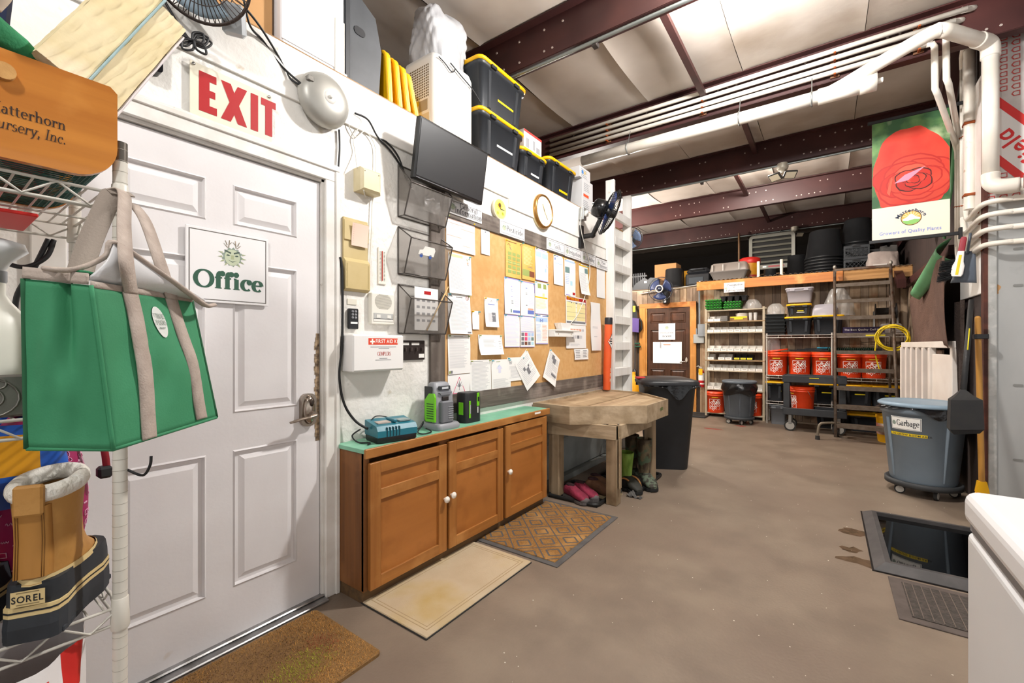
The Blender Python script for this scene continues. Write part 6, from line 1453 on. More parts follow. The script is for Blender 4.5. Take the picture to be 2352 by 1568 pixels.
# ---------------------------------------------------------------- utility cart
CY = 7.62; xl = on_y(1797,900,CY-.2).x; xr = on_y(1946,900,CY-.2).x; cwid = xr-xl
t = thing('utility_cart', 'black plastic utility cart in front of the wire rack', 'cart', ((xl+xr)/2,CY,0)); CM = mat('#2a2c2f', .55, col2='#33363a', scale=6); hw = cwid/2; hd_ = .19
for z0, z1 in ((.70,.80),(.235,.335)):
    g = MB().box(-hw,-hd_,z0,hw,-hd_+.025,z1,0,.006).box(-hw,hd_-.025,z0,hw,hd_,z1,0,.006).box(-hw,-hd_+.025,z0,-hw+.025,hd_-.025,z1,0,.004).box(hw-.025,-hd_+.025,z0,hw,hd_-.025,z1,0,.004).box(-hw+.025,-hd_+.025,z0+.01,hw-.025,hd_-.025,z0+.035)
    g.build('shelf_tub', CM, t)
for sx in (-1,1):
    for sy in (-1,1): MB().box(sx*(hw-.05)-.04,sy*(hd_-.025)-.02,.335,sx*(hw-.05)+.04,sy*(hd_-.025)+.02,.70,0,.008).build('corner_post', CM, t)
for sx in (-1,1):
    for sy in (-1,1):
        w_ = MB().cyl((sx*(hw-.09),sy*(hd_-.05)-.016,.075),(sx*(hw-.09),sy*(hd_-.05)+.016,.075),.074,n=24).build('wheel', RUBBER, t)
        MB().cyl((sx*(hw-.09),sy*(hd_-.05)-.018,.075),(sx*(hw-.09),sy*(hd_-.05)+.018,.075),.055,n=20).build('wheel_hub', mat('#a9a6a0', .4, .3), w_)
        MB().box(sx*(hw-.09)-.02,sy*(hd_-.05)-.024,.10,sx*(hw-.09)+.02,sy*(hd_-.05)+.024,.235,0,.004).build('caster_fork', mat('#8d8c88', .4, .6), t)
MB().rect(-.05,.765,.06,.775,-hd_-.001).build('yellow_label', yl, t)
tb = bucket_proto('orange bucket standing in the lower shelf of the black cart', 'orange printed buckets'); tb.location = (on_y(1843,930,CY).x,CY,.272); tb.rotation_euler = (0,0,-1.15)
# ---------------------------------------------------------------- bagged grey trash can on a dolly
def round_can(t, r0, r1, H_, z0, M, nr=8, ph=.2):
    MB().lathe([(r0,z0),(r0+.008,z0+.02),(r1,z0+H_-.06),(r1+.012,z0+H_-.055),(r1+.012,z0+H_-.01),(r1,z0+H_)], n=40, cap1=False).build('barrel', M, t)
    for k in range(nr):
        a = 2*PI*k/nr+ph; MB().loft([[(( r0+.002+d_)*math.cos(a+s_),(r0+.002+d_)*math.sin(a+s_),z0+.03) for s_, d_ in ((-.05,0),(0,.014),(.05,0),(0,-.02))],[((r1+d_)*math.cos(a+s_),(r1+d_)*math.sin(a+s_),z0+H_-.10) for s_, d_ in ((-.05,0),(0,.014),(.05,0),(0,-.02))]]).build('rib', M, t)
def dolly(t, r, M):
    MB().lathe([(r*.8,.072),(r,.075),(r,.115),(r*.95,.12),(r*.93,.10),(0,.10)], n=40).build('dolly_disc', M, t)
    for k in range(5):
        a = 2*PI*k/5-PI/2+.3; x_, y_ = r*.78*math.cos(a), r*.78*math.sin(a); b = a+.9
        dx, dy = math.cos(b)*.011, math.sin(b)*.011
        w_ = MB().cyl((x_-dx,y_-dy,.036),(x_+dx,y_+dy,.036),.036,n=18).build('caster_wheel', RUBBER, t)
        MB().cyl((x_-dx*1.15,y_-dy*1.15,.036),(x_+dx*1.15,y_+dy*1.15,.036),.027,n=14).build('wheel_hub', mat('#c4c0b8', .4), w_)
        MB().cyl((x_,y_,.05),(x_,y_,.078),.014,n=8).build('caster_stem', mat('#a9a6a0', .4, .5), t)
t = thing('trash_can', 'grey round trash can with bulging black liner in front of the shelving', 'trash can', (-1.13,7.72,0)); GC = mat('#565d64', .5, col2='#4c535a', scale=4)
round_can(t, .185, .225, .54, .11, GC); dolly(t, .215, mat('#3c4044', .6))
MB().lathe([(.245,.64),(.25,.65),(.25,.672),(.235,.678),(.22,.672),(.0,.674)], n=40).build('lid', mat('#5d656d', .45), t)
def bagw(u, v):
    a = 2*PI*u; r = .236+.02*math.sin(PI*v)+.012*math.sin(7*a+6*v)*v+.03*v*math.exp(-((a-5.6)/.5)**2); return (r*math.cos(a), r*math.sin(a), .645-(.15+.05*math.sin(2*a)+.09*math.exp(-((a-5.5)/.5)**2))*v)
MB().grid(bagw, 60, 8).build('liner_bag', mat('#141416', .18, bump=.5, bscale=14), t)
# ---------------------------------------------------------------- rolling ladder
t = thing('rolling_ladder', 'rusty brown rolling steel ladder with nine steps by the back corner', 'ladder', (0,0,0)); RLM = mat('#5c4b3d', .55, .5, col2='#6d6258', scale=14, col3='#4a2d1c', scale3=9, lo3=.55, hi3=.7)
Y0, Y1 = 7.05, 7.86; xL = on_y(1919,985,Y0).x; xR = on_y(2064,985,Y0).x
def ly(z): return Y0+(Y1-Y0)*(z-.16)/2.15
for X in (xL, xR): 
    MB().tube([(X,ly(.05),.05),(X,ly(2.33),2.33)], .017, 8).build('side_rail', RLM, t)
    MB().tube([(X,Y1+.10,.12),(X,Y1+.06,2.28)], .015, 8).build('rear_leg', RLM, t)
for k in range(9):
    z = .20+.237*k; y = ly(z); MB().box(xL,y-.0,z,xR,y+.13,z+.012).box(xL,y-.01,z-.035,xR,y,z+.014).build('step', mat('#6d6257', .6, .4, col2='#5a4d40', scale=20, stretch=(1,8,1)), t)
MB().box(xL,Y1-.02,2.30,xR,Y1+.0,2.335,0,.004).box(xL,Y1-.02,2.28,xL+.02,Y1+.10,2.30).build('top_rail', RLM, t)
for X in (xL,xR): MB().sphere((X,Y1,2.36),(.022,.022,.03),10,8).build('finial', mat('#9a948a', .4, .5), t)
MB().tube(spline([(xL+.03,Y0+.05,.22),(xL-.10,Y0-.02,.22),(xL-.17,Y0-.05,.19),(xL-.19,Y0-.06,.04)]), .016, 8).build('foot_bar', mat('#7d7364', .5, .5), t); MB().lathe([(.028,0),(.024,.05)], (xL-.19,Y0-.06,0), 12).build('foot_tip', RUBBER, t)
for X in (xL+.03,xR-.03):
    w_ = MB().cyl((X-.016,Y0+.30,.07),(X+.016,Y0+.30,.07),.07,n=22).build('wheel', RUBBER, t); MB().cyl((X-.018,Y0+.30,.07),(X+.018,Y0+.30,.07),.05,n=18).build('wheel_hub', mat('#a5a29b', .4, .4), w_); MB().cyl((X,Y0+.30,.07),(X,Y0+.12,.22),.014,n=8).build('axle_arm', RLM, t)
MB().rect(xL+.33,1.355,xL+.53,1.375,ly(1.385)-.0115).build('yellow_label', yl, t)
t = thing('yellow_hose', 'coiled yellow hose hanging on the rolling ladder rail', 'hose', (xR-.02,ly(1.4)-.045,1.33)); pts = []
for k in range(120): a = k*.22+1.2; r = .165+.02*math.sin(k*.31); pts.append((r*.95*math.cos(a)+.005*math.sin(k*.2), .02*math.sin(k*.37)+.0, r*.92*math.sin(a)))
MB().tube(pts, .0085, 6).build('coil', mat('#d9bb12', .4), t); MB().tube(spline([(-.15,0,.03),(-.17,-.01,-.2),(-.12,-.02,-.45)]), .0085, 6).build('hose_end', mat('#d9bb12', .4), t)
t = thing('yellow_pail', 'yellow plastic pail with printed label behind the grey garbage can', 'bucket', (on_y(2042,950,7.35).x,7.35,0)); MB().lathe([(.11,0),(.115,.02),(.13,.30),(.136,.305),(.136,.34),(.12,.345),(.115,.02),(0,.02)], n=28).build('pail', mat('#e5a811', .4), t); MB().lathe([(.1235,.10),(.1285,.24)], n=28, cap0=False, cap1=False).build('label_band', mat('#d9cfc0', .5, col2='#b5563a', scale=14), t)
# ---------------------------------------------------------------- sign on the beam
x, z, w, h = bw_rect(1663, 650, 1710, 672, 8.035)
t = thing('beam_sign', 'Propagation and Lighting Storage sign on the orange beam', 'sign', (x,8.035,z)); MB().box(0,-.005,0,w,0,h,0,.001).build('board', SIGN, t)
p = MB(); border(p,.006,.006,w-.006,h-.006,.003,-.0058,0); letters(p,'Propagation',w*.54,h*.66,.043,-.0058,0,True,1.3,'c'); letters(p,'&',w*.5,h*.40,.036,-.0058,0,True,1.3,'c'); letters(p,'Lighting Storage',w*.56,h*.12,.037,-.0058,0,True,1.3,'c'); p.build('lettering', INK, t)
p = MB(); emblem(p,w*.1,h*.42,.04,-.0062,0); p.build('emblem', EM, t)
# ---------------------------------------------------------------- loft storage
LT = 2.327
def lx(u, Y): return on_y(u, 640, Y).x
plain_box('cardboard_carton', 'tall cardboard carton on the loft above the brown door', 'box', lx(1534,9.0),9.0,LT, .42,.35,.52, mat('#a87a4c', .8))
plain_box('cardboard_carton', 'low cardboard carton in front of the tall one on the loft', 'box', lx(1528,8.72),8.72,LT, .40,.2,.19, mat('#9d7248', .8))
def pot(label, u, Y, r0, r1, h, up=False, group='black nursery pots on the loft', z=LT, M=None):
    t = thing('nursery_pot', label, 'pot', (lx(u,Y),Y,z), 0, group)
    pr_ = [(r1,0),(r1+.008,.0),(r1+.008,.03),(r1-.002,.032),(r0,h-.01),(r0-.012,h),(0,h)] if not up else [(r0,0),(r1,h-.03),(r1+.01,h-.03),(r1+.01,h),(r1,h),(r0,.02),(0,.02)]
    MB().lathe(pr_, n=32).build('pot', M or mat('#1b1c1e', .45), t); return t
pot('large upturned black pot in front of the cardboard carton', 1548, 8.62, .155,.17,.36)
pot('black pot beside the heater posts on the loft', 1768, 8.6, .09,.10,.20)
pot('black pot behind the heater on the loft', 1830, 9.3, .14,.16,.5)
for k in range(7): pot(PIL[k]+' black nursery pot in the tall nested stack on the loft', 1893, 8.75, .20,.26,.46, z=LT+.05*k, group='nested stack of black pots')
for k in range(3): pot(('lowest','middle','topmost')[k]+' black nursery pot nested on top of the milk crates', 1969, 8.95, .17,.21,.40, z=LT+.42+.05*k, group='pots on the milk crates')
CRM_ = mat('#23272b', .5)
for k in range(2):
    t = thing('milk_crate', ('lower','upper')[k]+' dark milk crate in the pile on the loft', 'crate', (lx(1966,8.55),8.55,LT+.21*k), 0, 'milk crates on the loft'); s_ = .155
    g = MB()
    for a, b in ((0,.035),(.165,.205)): g.box(-s_,-s_,a,s_,-s_+.012,b).box(-s_,s_-.012,a,s_,s_,b).box(-s_,-s_+.012,a,-s_+.012,s_-.012,b).box(s_-.012,-s_+.012,a,s_,s_-.012,b)
    for q in (-1,1): g.box(q*s_-.015,-s_,.035,q*s_+.015,-s_+.03,.165) if 0 else None
    g.build('frame', CRM_, t); g = MB()
    for q in range(-6,7): g.cyl((q*.05-.05,-s_+.006,.035),(q*.05+.05,-s_+.006,.165),.005,n=4,caps=False) if abs(q*.05)+.05 < s_ else None; g.cyl((q*.05+.05,-s_+.006,.035),(q*.05-.05,-s_+.006,.165),.005,n=4,caps=False) if abs(q*.05)+.05 < s_ else None
    for q in (-1,1): g.box(q*(s_-.012)-.012,-s_,.035,q*(s_-.012)+.012,-s_+.012,.165)
    g.build('lattice_side', CRM_, t); MB().box(-s_+.012,s_-.02,.035,s_-.012,s_-.012,.165).box(-s_+.012,-s_+.012,0,s_-.012,s_-.012,.01).build('back_panel', CRM_, t)
    MB().prism(rrect(-.05,.175,.05,.198,.01), -s_-.002, -s_, 'y').build('hand_hole', mat('#0c0d0f', .8), t)
def sackf(w, d, h, s):
    def f(u, v):
        a = 2*PI*u; e = lambda q: (abs(q)**.45)*(1 if q > 0 else -1); k = 1-.12*v**4+.03*math.sin(6*a+s+4*v)+.03*math.sin(11*v+3*a)
        if v > .95: k *= .25
        return (w/2*k*e(math.cos(a)), d/2*k*e(math.sin(a)), h*min(1,v*1.04)+.015*math.sin(3*a+s)*v)
    return f
tag(MB().grid(sackf(.36,.28,.27,1), 36, 12).build('fabric_bag', mat('#9a8d86', .85, col2='#b3a69e', scale=6, bump=.6, bscale=10)), 'pale grey fabric bag slumped on the loft by the milk crates', 'bag', loc=(lx(2026,8.4),8.4,LT))
plain_box('black_crate', 'black plastic crate behind the fabric bag on the loft', 'crate', lx(2012,8.95),8.95,LT, .36,.3,.40, mat('#232323', .6))
tag(MB().grid(sackf(.22,.24,.42,3), 36, 12).build('tarp_roll', mat('#4c4a48', .85, col2='#5d5a57', scale=6, bump=.6, bscale=10)), 'dark grey folded tarp on the loft beside the wall', 'tarp', loc=(.76,8.8,LT))
plain_box('white_package', 'small white package at the loft corner', 'box', .62,8.30,LT, .16,.14,.08, mat('#c9c3bd', .6))
# tool case, grey bin, cooler
t = thing('tool_case', 'black equipment case with handle on the loft', 'case', (lx(1606,8.6),8.6,LT)); MB().box(-.21,-.14,0,.21,.14,.22,0,.02).build('case_body', mat('#17181b', .4), t); MB().box(-.20,-.13,.20,.20,.13,.32,0,.05).build('lid', mat('#202226', .35), t); MB().tube([(-.12,-.15,.27),(-.10,-.19,.29),(.10,-.19,.29),(.12,-.15,.27)],.014,8).build('handle', mat('#2d3035', .4), t)
MB().box(-.15,-.148,.03,.10,-.139,.15,0,.01).build('front_panel', mat('#3a3f44', .3), t)
plain_box('yellow_case', 'yellow case behind the black equipment case on the loft', 'case', lx(1584,8.85),8.85,LT, .16,.2,.33, mat('#c98f12', .5))
t = thing('storage_bin', 'grey storage bin with a smoky clear lid on the loft', 'bin', (lx(1677,8.45),8.45,LT)); MB().loft([rr3(.44,.30,.03,0), rr3(.60,.38,.04,.17), rr3(.62,.40,.04,.175), rr3(.62,.40,.04,.19)]).build('tub', mat('#76706b', .5), t); MB().loft([rr3(.60,.38,.04,.19), rr3(.56,.34,.04,.31), rr3(.50,.30,.04,.33)]).build('smoky_lid', mat('#8a8078', .35, alpha=.85), t)
for s_ in (-.26,-.09,.16): MB().box(s_,-.205,.19,s_+.02,-.18,.30,0,.003).build('latch', mat('#a9a49d', .4), t)
t = thing('water_cooler', 'yellow and red round drink cooler on the loft beside the heater', 'cooler', (lx(1722,8.75),8.75,LT)); MB().lathe([(.15,0),(.16,.02),(.16,.34)], n=28).build('barrel', mat('#c98a12', .5, col2='#a8701a', scale=5), t); MB().lathe([(.165,.34),(.17,.36),(.165,.43),(.12,.45)], n=28).build('lid', mat('#b5231c', .45), t); MB().lathe([(.163,.10),(.163,.13)], n=28, cap0=False, cap1=False).build('red_band', mat('#8d1f1a', .5), t)
# black trays at the far left of the loft
t = thing('tray_pile', 'pile of black cell trays at the ladder end of the loft', 'tray', (lx(1488,8.62),8.62,LT))
MB().prism([(-.28,0),(.24,0),(.24,.20),(.10,.22),(.05,.18),(-.02,.23),(-.10,.18),(-.20,.12)], -.15, .15, 'y').build('pile_body', mat('#191b20', .5), t); MB().box(-.02,-.152,.12,.03,-.149,.16).build('white_tag', LABELW, t)
t = thing('black_pallet', 'black slatted plastic tray standing at the left of the loft', 'tray', (lx(1462,8.7),8.7,LT))
for k in range(9): MB().box(-.2+.045*k,-.02,0,-.2+.045*k+.028,.02,.36,0,.003).build('slat', mat('#15161a', .5), t)
MB().box(-.22,-.025,.05,.22,.025,.08).box(-.22,-.025,.28,.22,.025,.31).build('rails', mat('#15161a', .5), t)
# heater
hc = on_y(1772, 577, 9.30)
t = thing('unit_heater', 'grey louvred unit heater hanging above the loft', 'heater', (hc.x,9.30,hc.z)); HW_, HH_ = .37,.325; HM = mat('#6f6d62', .45, .1)
MB().prism(rrect(-HW_,-HH_,HW_,HH_,.07,5), .02, .42, 'y').build('shell', HM, t)
ro = rrect(-HW_,-HH_,HW_,HH_,.07,5); ri = rrect(-HW_+.06,-HH_+.085,HW_-.06,HH_-.06,.02,5)
MB().loft([[(p[0],.02,p[1]) for p in ro],[(p[0]*.985,-.02,p[1]*.985) for p in ro],[(p[0],-.02,p[1]) for p in ri],[(p[0],.019,p[1]) for p in ri]], smooth=False, cap0=False, cap1=False).build('front_frame', HM, t)
MB().box(-HW_+.06,.012,-HH_+.085,HW_-.06,.019,HH_-.06).build('dark_opening', mat('#1a1917', .8), t)
for k in range(5):
    z = -.20+.098*k; MB().loft([[(a,-.024,z),(a,.008,z+.036),(a,.010,z+.032),(a,-.022,z-.004)] for a in (-HW_+.062,HW_-.062)], smooth=False).build('louvre', HM, t)
p = MB(); p.rect(-.05,-HH_+.035,.20,-HH_+.062,-.0205,0); p.rect(-.14,-HH_+.035,-.08,-HH_+.062,-.0205,1); p.build('brand_plate', [mat('#9c2f33', .5), LABELW], t)
for sx in (-.28,.12): MB().cyl((sx,.2,HH_),(sx,.29,3.39-hc.z),.008,n=6).build('hanger_rod', mat('#8d8c86', .4, .6), t)
MB().cyl((-.55,.1,-.42),(-.55,.1,3.39-hc.z),.02,n=8).cyl((-.55,.1,-.40),(.2,.1,-.40),.016,n=8).build('gas_pipe', mat('#6d5138', .5, .4), t)
for u, lab in ((1742,'white plastic post on the loft edge under the heater'),(1795,'white plastic post on the loft edge beside the cooler')):
    c = on_y(u,640,8.2); t = thing('loft_post', lab, 'post', (c.x,8.2,LT+.02), 0, 'white posts on the loft edge'); MB().cyl((0,0,0),(0,0,.26),.022,n=12).build('post', mat('#ded8c6', .4), t); MB().lathe([(.03,0),(.03,.015)], n=12).build('base_ring', mat('#c9c2ae', .4), t)
# twin flood lamps under the purlins (switched off)
for (u, v, Y, lab) in ((1797,372,6.06,'twin security floodlight under the third purlin'),(1825,532,9.45,'twin security floodlight near the heater')):
    c = on_y(u, v, Y); t = thing('flood_light', lab, 'lamp', (c.x,Y+.04,PZ0), 0, 'switched off twin floodlights'); FM = mat('#b5ad9d', .45, .2)
    MB().lathe([(.06,0),(.06,-.05),(.05,-.075),(.02,-.08),(.02,-.11)], n=18).build('canopy', FM, t)
    for sx in (-1,1):
        h_ = MB().box(-.07,-.012,-.05,.07,.012,.05,0,.006).build('lamp_head', mat('#3a3733', .5), t); h_.location = (sx*.075,-.01,-.145); h_.rotation_euler = (.9,0,sx*.5)
        MB().box(-.055,-.016,-.038,.055,-.012,.038).build('lens', mat('#d9cdb4', .3), h_)
# ================================================================ right-hand side
# white mounting board and the pipework strapped to it
WB = mat('#eeebe6', .5, col2='#e3dfd8', scale=4, col3='#c9b9a2', scale3=12, lo3=.7, hi3=.8)
t = thing('mounting_board', 'tall white painted board behind the white pipes', 'board', (.93,4.64,0))
MB().box(0,0,1.62,.018,.68,3.25,0,.003).build('board', WB, t)
PVC = mat('#e6e0d6', .38, col2='#dbd3c6', scale=5, col3='#b7a58c', scale3=14, lo3=.7, hi3=.8)
RUST = mat('#a4511f', .8, col2='#7d3a16', scale=20)
t = thing('drain_pipe', 'thick white drain pipe crossing the ceiling and dropping beside the partition', 'pipe', (0,0,0))
MB().tube([(-2.12,4.235,3.2),(-.05,4.235,3.2)], .052, 20).build('ceiling_run', PVC, t)
MB().tube([(-.06,4.235,3.2),(.10,4.235,3.2),(.22,4.235,3.2)], .060, 20).tube([(.2,4.235,3.2),(.30,4.235,3.2)], .064, 20).cyl((.30,4.235,3.2),(.335,4.235,3.2),.02,n=8).build('wye_fitting', PVC, t)
MB().tube(spline([(.02,4.23,3.215),(.12,4.22,3.245),(.35,4.16,3.31),(.56,4.11,3.365),(.62,4.11,3.375)],5), .046, 18).build('riser', PVC, t)
MB().tube([(.60,4.10,3.375),(.66,4.15,3.378),(.80,4.31,3.365),(.90,4.43,3.36)], .046, 18).build('cross_run', PVC, t)
MB().tube(spline([(.85,4.37,3.362),(.91,4.445,3.36),(.93,4.465,3.33),(.932,4.468,3.26)],5), .052, 18).build('elbow', PVC, t)
MB().tube([(.932,4.468,3.28),(.932,4.468,2.42)], .044, 20).build('drop', PVC, t)
MB().tube(spline([(.932,4.468,2.44),(.935,4.465,2.38),(.97,4.45,2.34),(1.06,4.44,2.33)],5), .050, 18).tube([(1.05,4.44,2.33),(2.2,4.44,2.33)], .043, 16).build('lower_elbow', PVC, t)
for x in (-1.62,-.62,-.10):
    MB().tube([(x,4.235+.056*math.cos(a),3.2+.056*math.sin(a)) for a in [2*PI*k/16 for k in range(16)]], .006, 6, closed=True).cyl((x,4.235,3.255),(x,4.30,3.40),.004,n=5).build('hanger', mat('#8d8f8d', .4, .7), t)
YW = [5.27,5.18,5.09,5.00]; ZR = [2.255,2.165,2.06,1.955]; ZT = [3.43,3.48,3.54,3.60]
lab = ['lowest of the four thin white pipes on the purlin','second thin white pipe from below on the purlin','third thin white pipe from below on the purlin','topmost thin white pipe on the purlin']
for k in range(4):
    t = thing('water_pipe', lab[k], 'pipe', (0,0,0), group='thin white pipes along the purlin'); y = YW[k]; zt, zr = ZT[k], ZR[3-k]; xo = .905
    xe = .62+.06*k
    MB().tube([(-2.6,4.365,zt),(xe,4.365,zt)], .019, 10).build('purlin_run', PVC, t)
    if k < 2: pth = [(xe-.03,4.365,zt),(xe,4.367,zt-.005),(xe+.012,4.372,zt-.03),(xe+.014,4.375,zt-.20),(xe+.016,4.378,zt-.33),(xe+.03,4.40,zt-.36),(xo-.03,y-.10,zt-.50),(xo-.005,y-.02,zt-.54),(xo,y,zt-.60)]
    else: pth = [(xe-.03,4.365,zt),(xe+.04,4.42,zt+.02),(xe+.10,4.6,zt+.03),(xo-.02,y-.10,zt+.02),(xo,y,zt-.03)]
    MB().tube(pth, .020, 10).build('offset', PVC, t)
    MB().tube([(xo,y,(zt-.6 if k < 2 else zt-.02)),(xo,y,zr+.1)], .019, 10).build('drop', PVC, t)
    MB().tube(spline([(xo,y,zr+.12),(xo,y-.03,zr+.02),(xo+.0,y-.10,zr-.03),(xo,4.68,zr-.01),(xo+.015,4.56,zr),(xo+.06,4.505,zr),(xo+.14,4.50,zr)],4), .019, 10).build('sweep', PVC, t)
    MB().tube([(xo+.12,4.50,zr),(2.2,4.50,zr)], .019, 10).build('partition_run', PVC, t)
    for z in (2.98,2.42): MB().tube([(xo+.021*math.cos(a),y+.021*math.sin(a),z-.02*k) for a in [2*PI*q/10 for q in range(10)]], .004, 5, closed=True).build('strap', RUST, t)
    MB().cyl((xo,4.66+.03*k,zr-.01),(.95,4.66+.03*k,zr-.01),.014,n=8).build('clamp', RUST, t)
t = thing('supply_pipe', 'fat white vertical pipe at the camera side of the mounting board', 'pipe', (.905,4.88,0)); MB().cyl((0,0,2.3),(0,0,3.66),.034,n=18).build('pipe', PVC, t)
for z in (2.40,2.96): MB().box(-.036,-.04,z,.03,.04,z+.02,0,.003).build('strap', RUST, t)
for x in (-1.9,-.95,.05,.55):
    t = thing('pipe_bracket', ['rusty pipe bracket on the purlin near the office','rusty pipe bracket on the purlin at mid room','rusty pipe bracket on the purlin before the drain fitting','rusty pipe bracket on the purlin near the poster'][(-1.9,-.95,.05,.55).index(x)], 'bracket', (x,4.41,0), group='rusty pipe brackets'); MB().box(-.03,-.012,3.40,.03,0,3.62).build('plate', mat('#6d4a32', .7), t)
    for z in ZT: MB().box(-.008,-.068,z-.028,.008,-.012,z-.018,0,.002).build('hook', RUST, t)

# ---------------------------------------------------------------- hanging banner with rose print
PYB = 4.95
x0, z0, w, h = bw_rect(2003, 287, 2182, 553, PYB); z1 = on_y(2003,287,PYB).z; z0 = on_y(2010,552,PYB).z; h = z1-z0
t = thing('rose_banner', 'hanging nursery banner with a large red rose', 'banner', (x0,PYB,z0))
MB().box(0,-.001,0,w,.001,h).build('fabric', mat('#efe2cf', .5), t)
pz0 = h*.27
MB().add([(0,-.002,pz0),(w,-.002,pz0),(w,-.002,h),(0,-.002,h)],[(0,1,2,3)]).build('leaf_print', mat('#2f5a33', .5, col2='#7da860', scale=4.5, lo=.42, hi=.7, col3='#d8e6b4', scale3=3.2, lo3=.56, hi3=.75), t)
RD = [mat('#d2301f', .5, col2='#dd4630', scale=6), mat('#b5241a', .5), mat('#e0583f', .5), mat('#e88fa8', .5), mat('#4a1512', .6), mat('#c22a1c', .5), mat('#c9402c',.5)]
p = MB(); CX, CZ = w*.50, h*.52
def clampz(q): return (min(max(q[0],0.002),w-.002), max(q[1],pz0+.001))
def blob(cx, cz, rx, rz_, y, m, jag=.04, seed=0, a0=0, a1=2*PI, n=48, th=None):
    r = random.Random(seed); ph = [r.uniform(0,6) for _ in range(4)]; pts = []
    for k in range(n):
        a = a0+(a1-a0)*k/(n-1 if a1-a0 < 6.2 else n); j = 1+jag*(math.sin(3*a+ph[0])+.6*math.sin(7*a+ph[1])+.35*math.sin(12*a+ph[2])); pts.append(clampz((cx+rx*j*math.cos(a), cz+rz_*j*math.sin(a))))
    p.add([(q[0],y,q[1]) for q in pts]+[(cx,y,max(cz,pz0))], [(k,(k+1)%n,n) for k in range(n if a1-a0 > 6.2 else n-1)], m)
blob(CX+.01*w,CZ,.50*w,.40*h,-.0026,0,.035,1)
PCX, PCZ = CX+.05*w, CZ-.05*h
for li, (R_, n_, a_, ms_) in enumerate(((.40,5,.3,(0,6,5)),(.33,5,1.0,(6,0,5)),(.26,4,.2,(0,2,6)),(.19,4,.9,(5,0,1)),(.12,3,.4,(0,1,5)),(.07,3,1.2,(1,0,5)))):
    for k in range(n_):
        a = a_+2*PI*k/n_; ex, ez = PCX+R_*.55*w*math.cos(a), PCZ+R_*.42*w*math.sin(a); yy = -.0027-.0006*li-.0001*k
        blob(ex,ez,R_*.86*w,R_*.70*w,yy,4 if li > 2 else 1,.03,li*7+k); blob(ex-.012*w*math.cos(a),ez-.012*w*math.sin(a),R_*.82*w,R_*.66*w,yy-.00005,ms_[k % 3],.03,li*7+k)
if 0: blob(CX+.12*w,CZ+.10*h,.42*w,.30*h,-.0028,6,.03,5)
for a, b, c, d in (((-.20,-.06),(-.06,.0),(.20,.045),(-.02,-.05)),((-.30,-.13),(-.24,.0),(-.22,-.02),(-.26,-.16))):
    mm = 3 if a == (-.20,-.06) else 2
    p.add([(clampz((CX+q[0]*w,0))[0],-.0072,max(CZ+q[1]*h,pz0)) for q in (a,b,c,d)],[(0,1,2,3)],mm)
p.build('rose_print', RD, t)
p = MB(); cx, cz = w*.52, h*.155
def ell(rx, rz_, y, m, a0=0, a1=2*PI, n=32): p.poly([(cx+rx*math.cos(a0+(a1-a0)*k/n), cz+rz_*math.sin(a0+(a1-a0)*k/n)) for k in range(n+1 if a1-a0 < 6 else n)], y, m)
ell(.066,.062,-.0026,0); ell(.061,.057,-.0030,1)
for k in range(7):
    a = math.radians(25+k*22); p.poly([(cx,cz+.0),(cx+.058*math.cos(a-.08),cz+.054*math.sin(a-.08)),(cx+.058*math.cos(a+.08),cz+.054*math.sin(a+.08))],-.0033,2)
p.poly([(cx-.055,cz-.005),(cx-.03,cz+.006),(cx-.01,cz+.030),(cx+.004,cz+.034),(cx+.03,cz+.008),(cx+.057,cz-.004),(cx+.05,cz-.03),(cx-.05,cz-.03)],-.0036,3)
p.poly([(cx-.056,cz-.016),(cx-.02,cz-.022),(cx+.02,cz-.012),(cx+.056,cz-.018),(cx+.045,cz-.04),(cx+.01,cz-.056),(cx-.03,cz-.051),(cx-.05,cz-.032)],-.0040,4)
def Parc(a, b):
    R = .085+b; th_ = PI/2-a/.085*1.0; return (cx+R*1.05*math.cos(th_), -.0046, cz-.028+R*math.sin(th_))
tw_ = text_w('Matterhorn',.038); letters(p,'Matterhorn',-tw_/2,-.004,.038,0,5,P=Parc); 
letters(p,'Growers of Quality Plants',w*.5,h*.035,.040,-.0026,6,align='c',wx=w*.80/text_w('Growers of Quality Plants',.040))
p.build('logo_print', [mat('#5d4a22', .5), mat('#f0b45c', .5), mat('#f6dc9c', .5), mat('#f2f2f0', .5), mat('#8cc46a', .5), mat('#33435d', .5), mat('#8296cf', .6)], t)
MB().box(-.03,-.008,h,w+.09,.008,h+.028,0,.003).build('top_bar', PLAS_BLACK, t); MB().box(-.02,-.008,-.028,w+.06,.008,0,0,.003).build('bottom_bar', PLAS_BLACK, t)
MB().box(w+.08,-.02,h-.05,w+.10,.02,h+.07,0,.003).build('wall_bracket', PLAS_BLACK, t); MB().box(w+.05,-.02,-.06,w+.07,.02,.03,0,.003).build('wall_bracket', PLAS_BLACK, t)

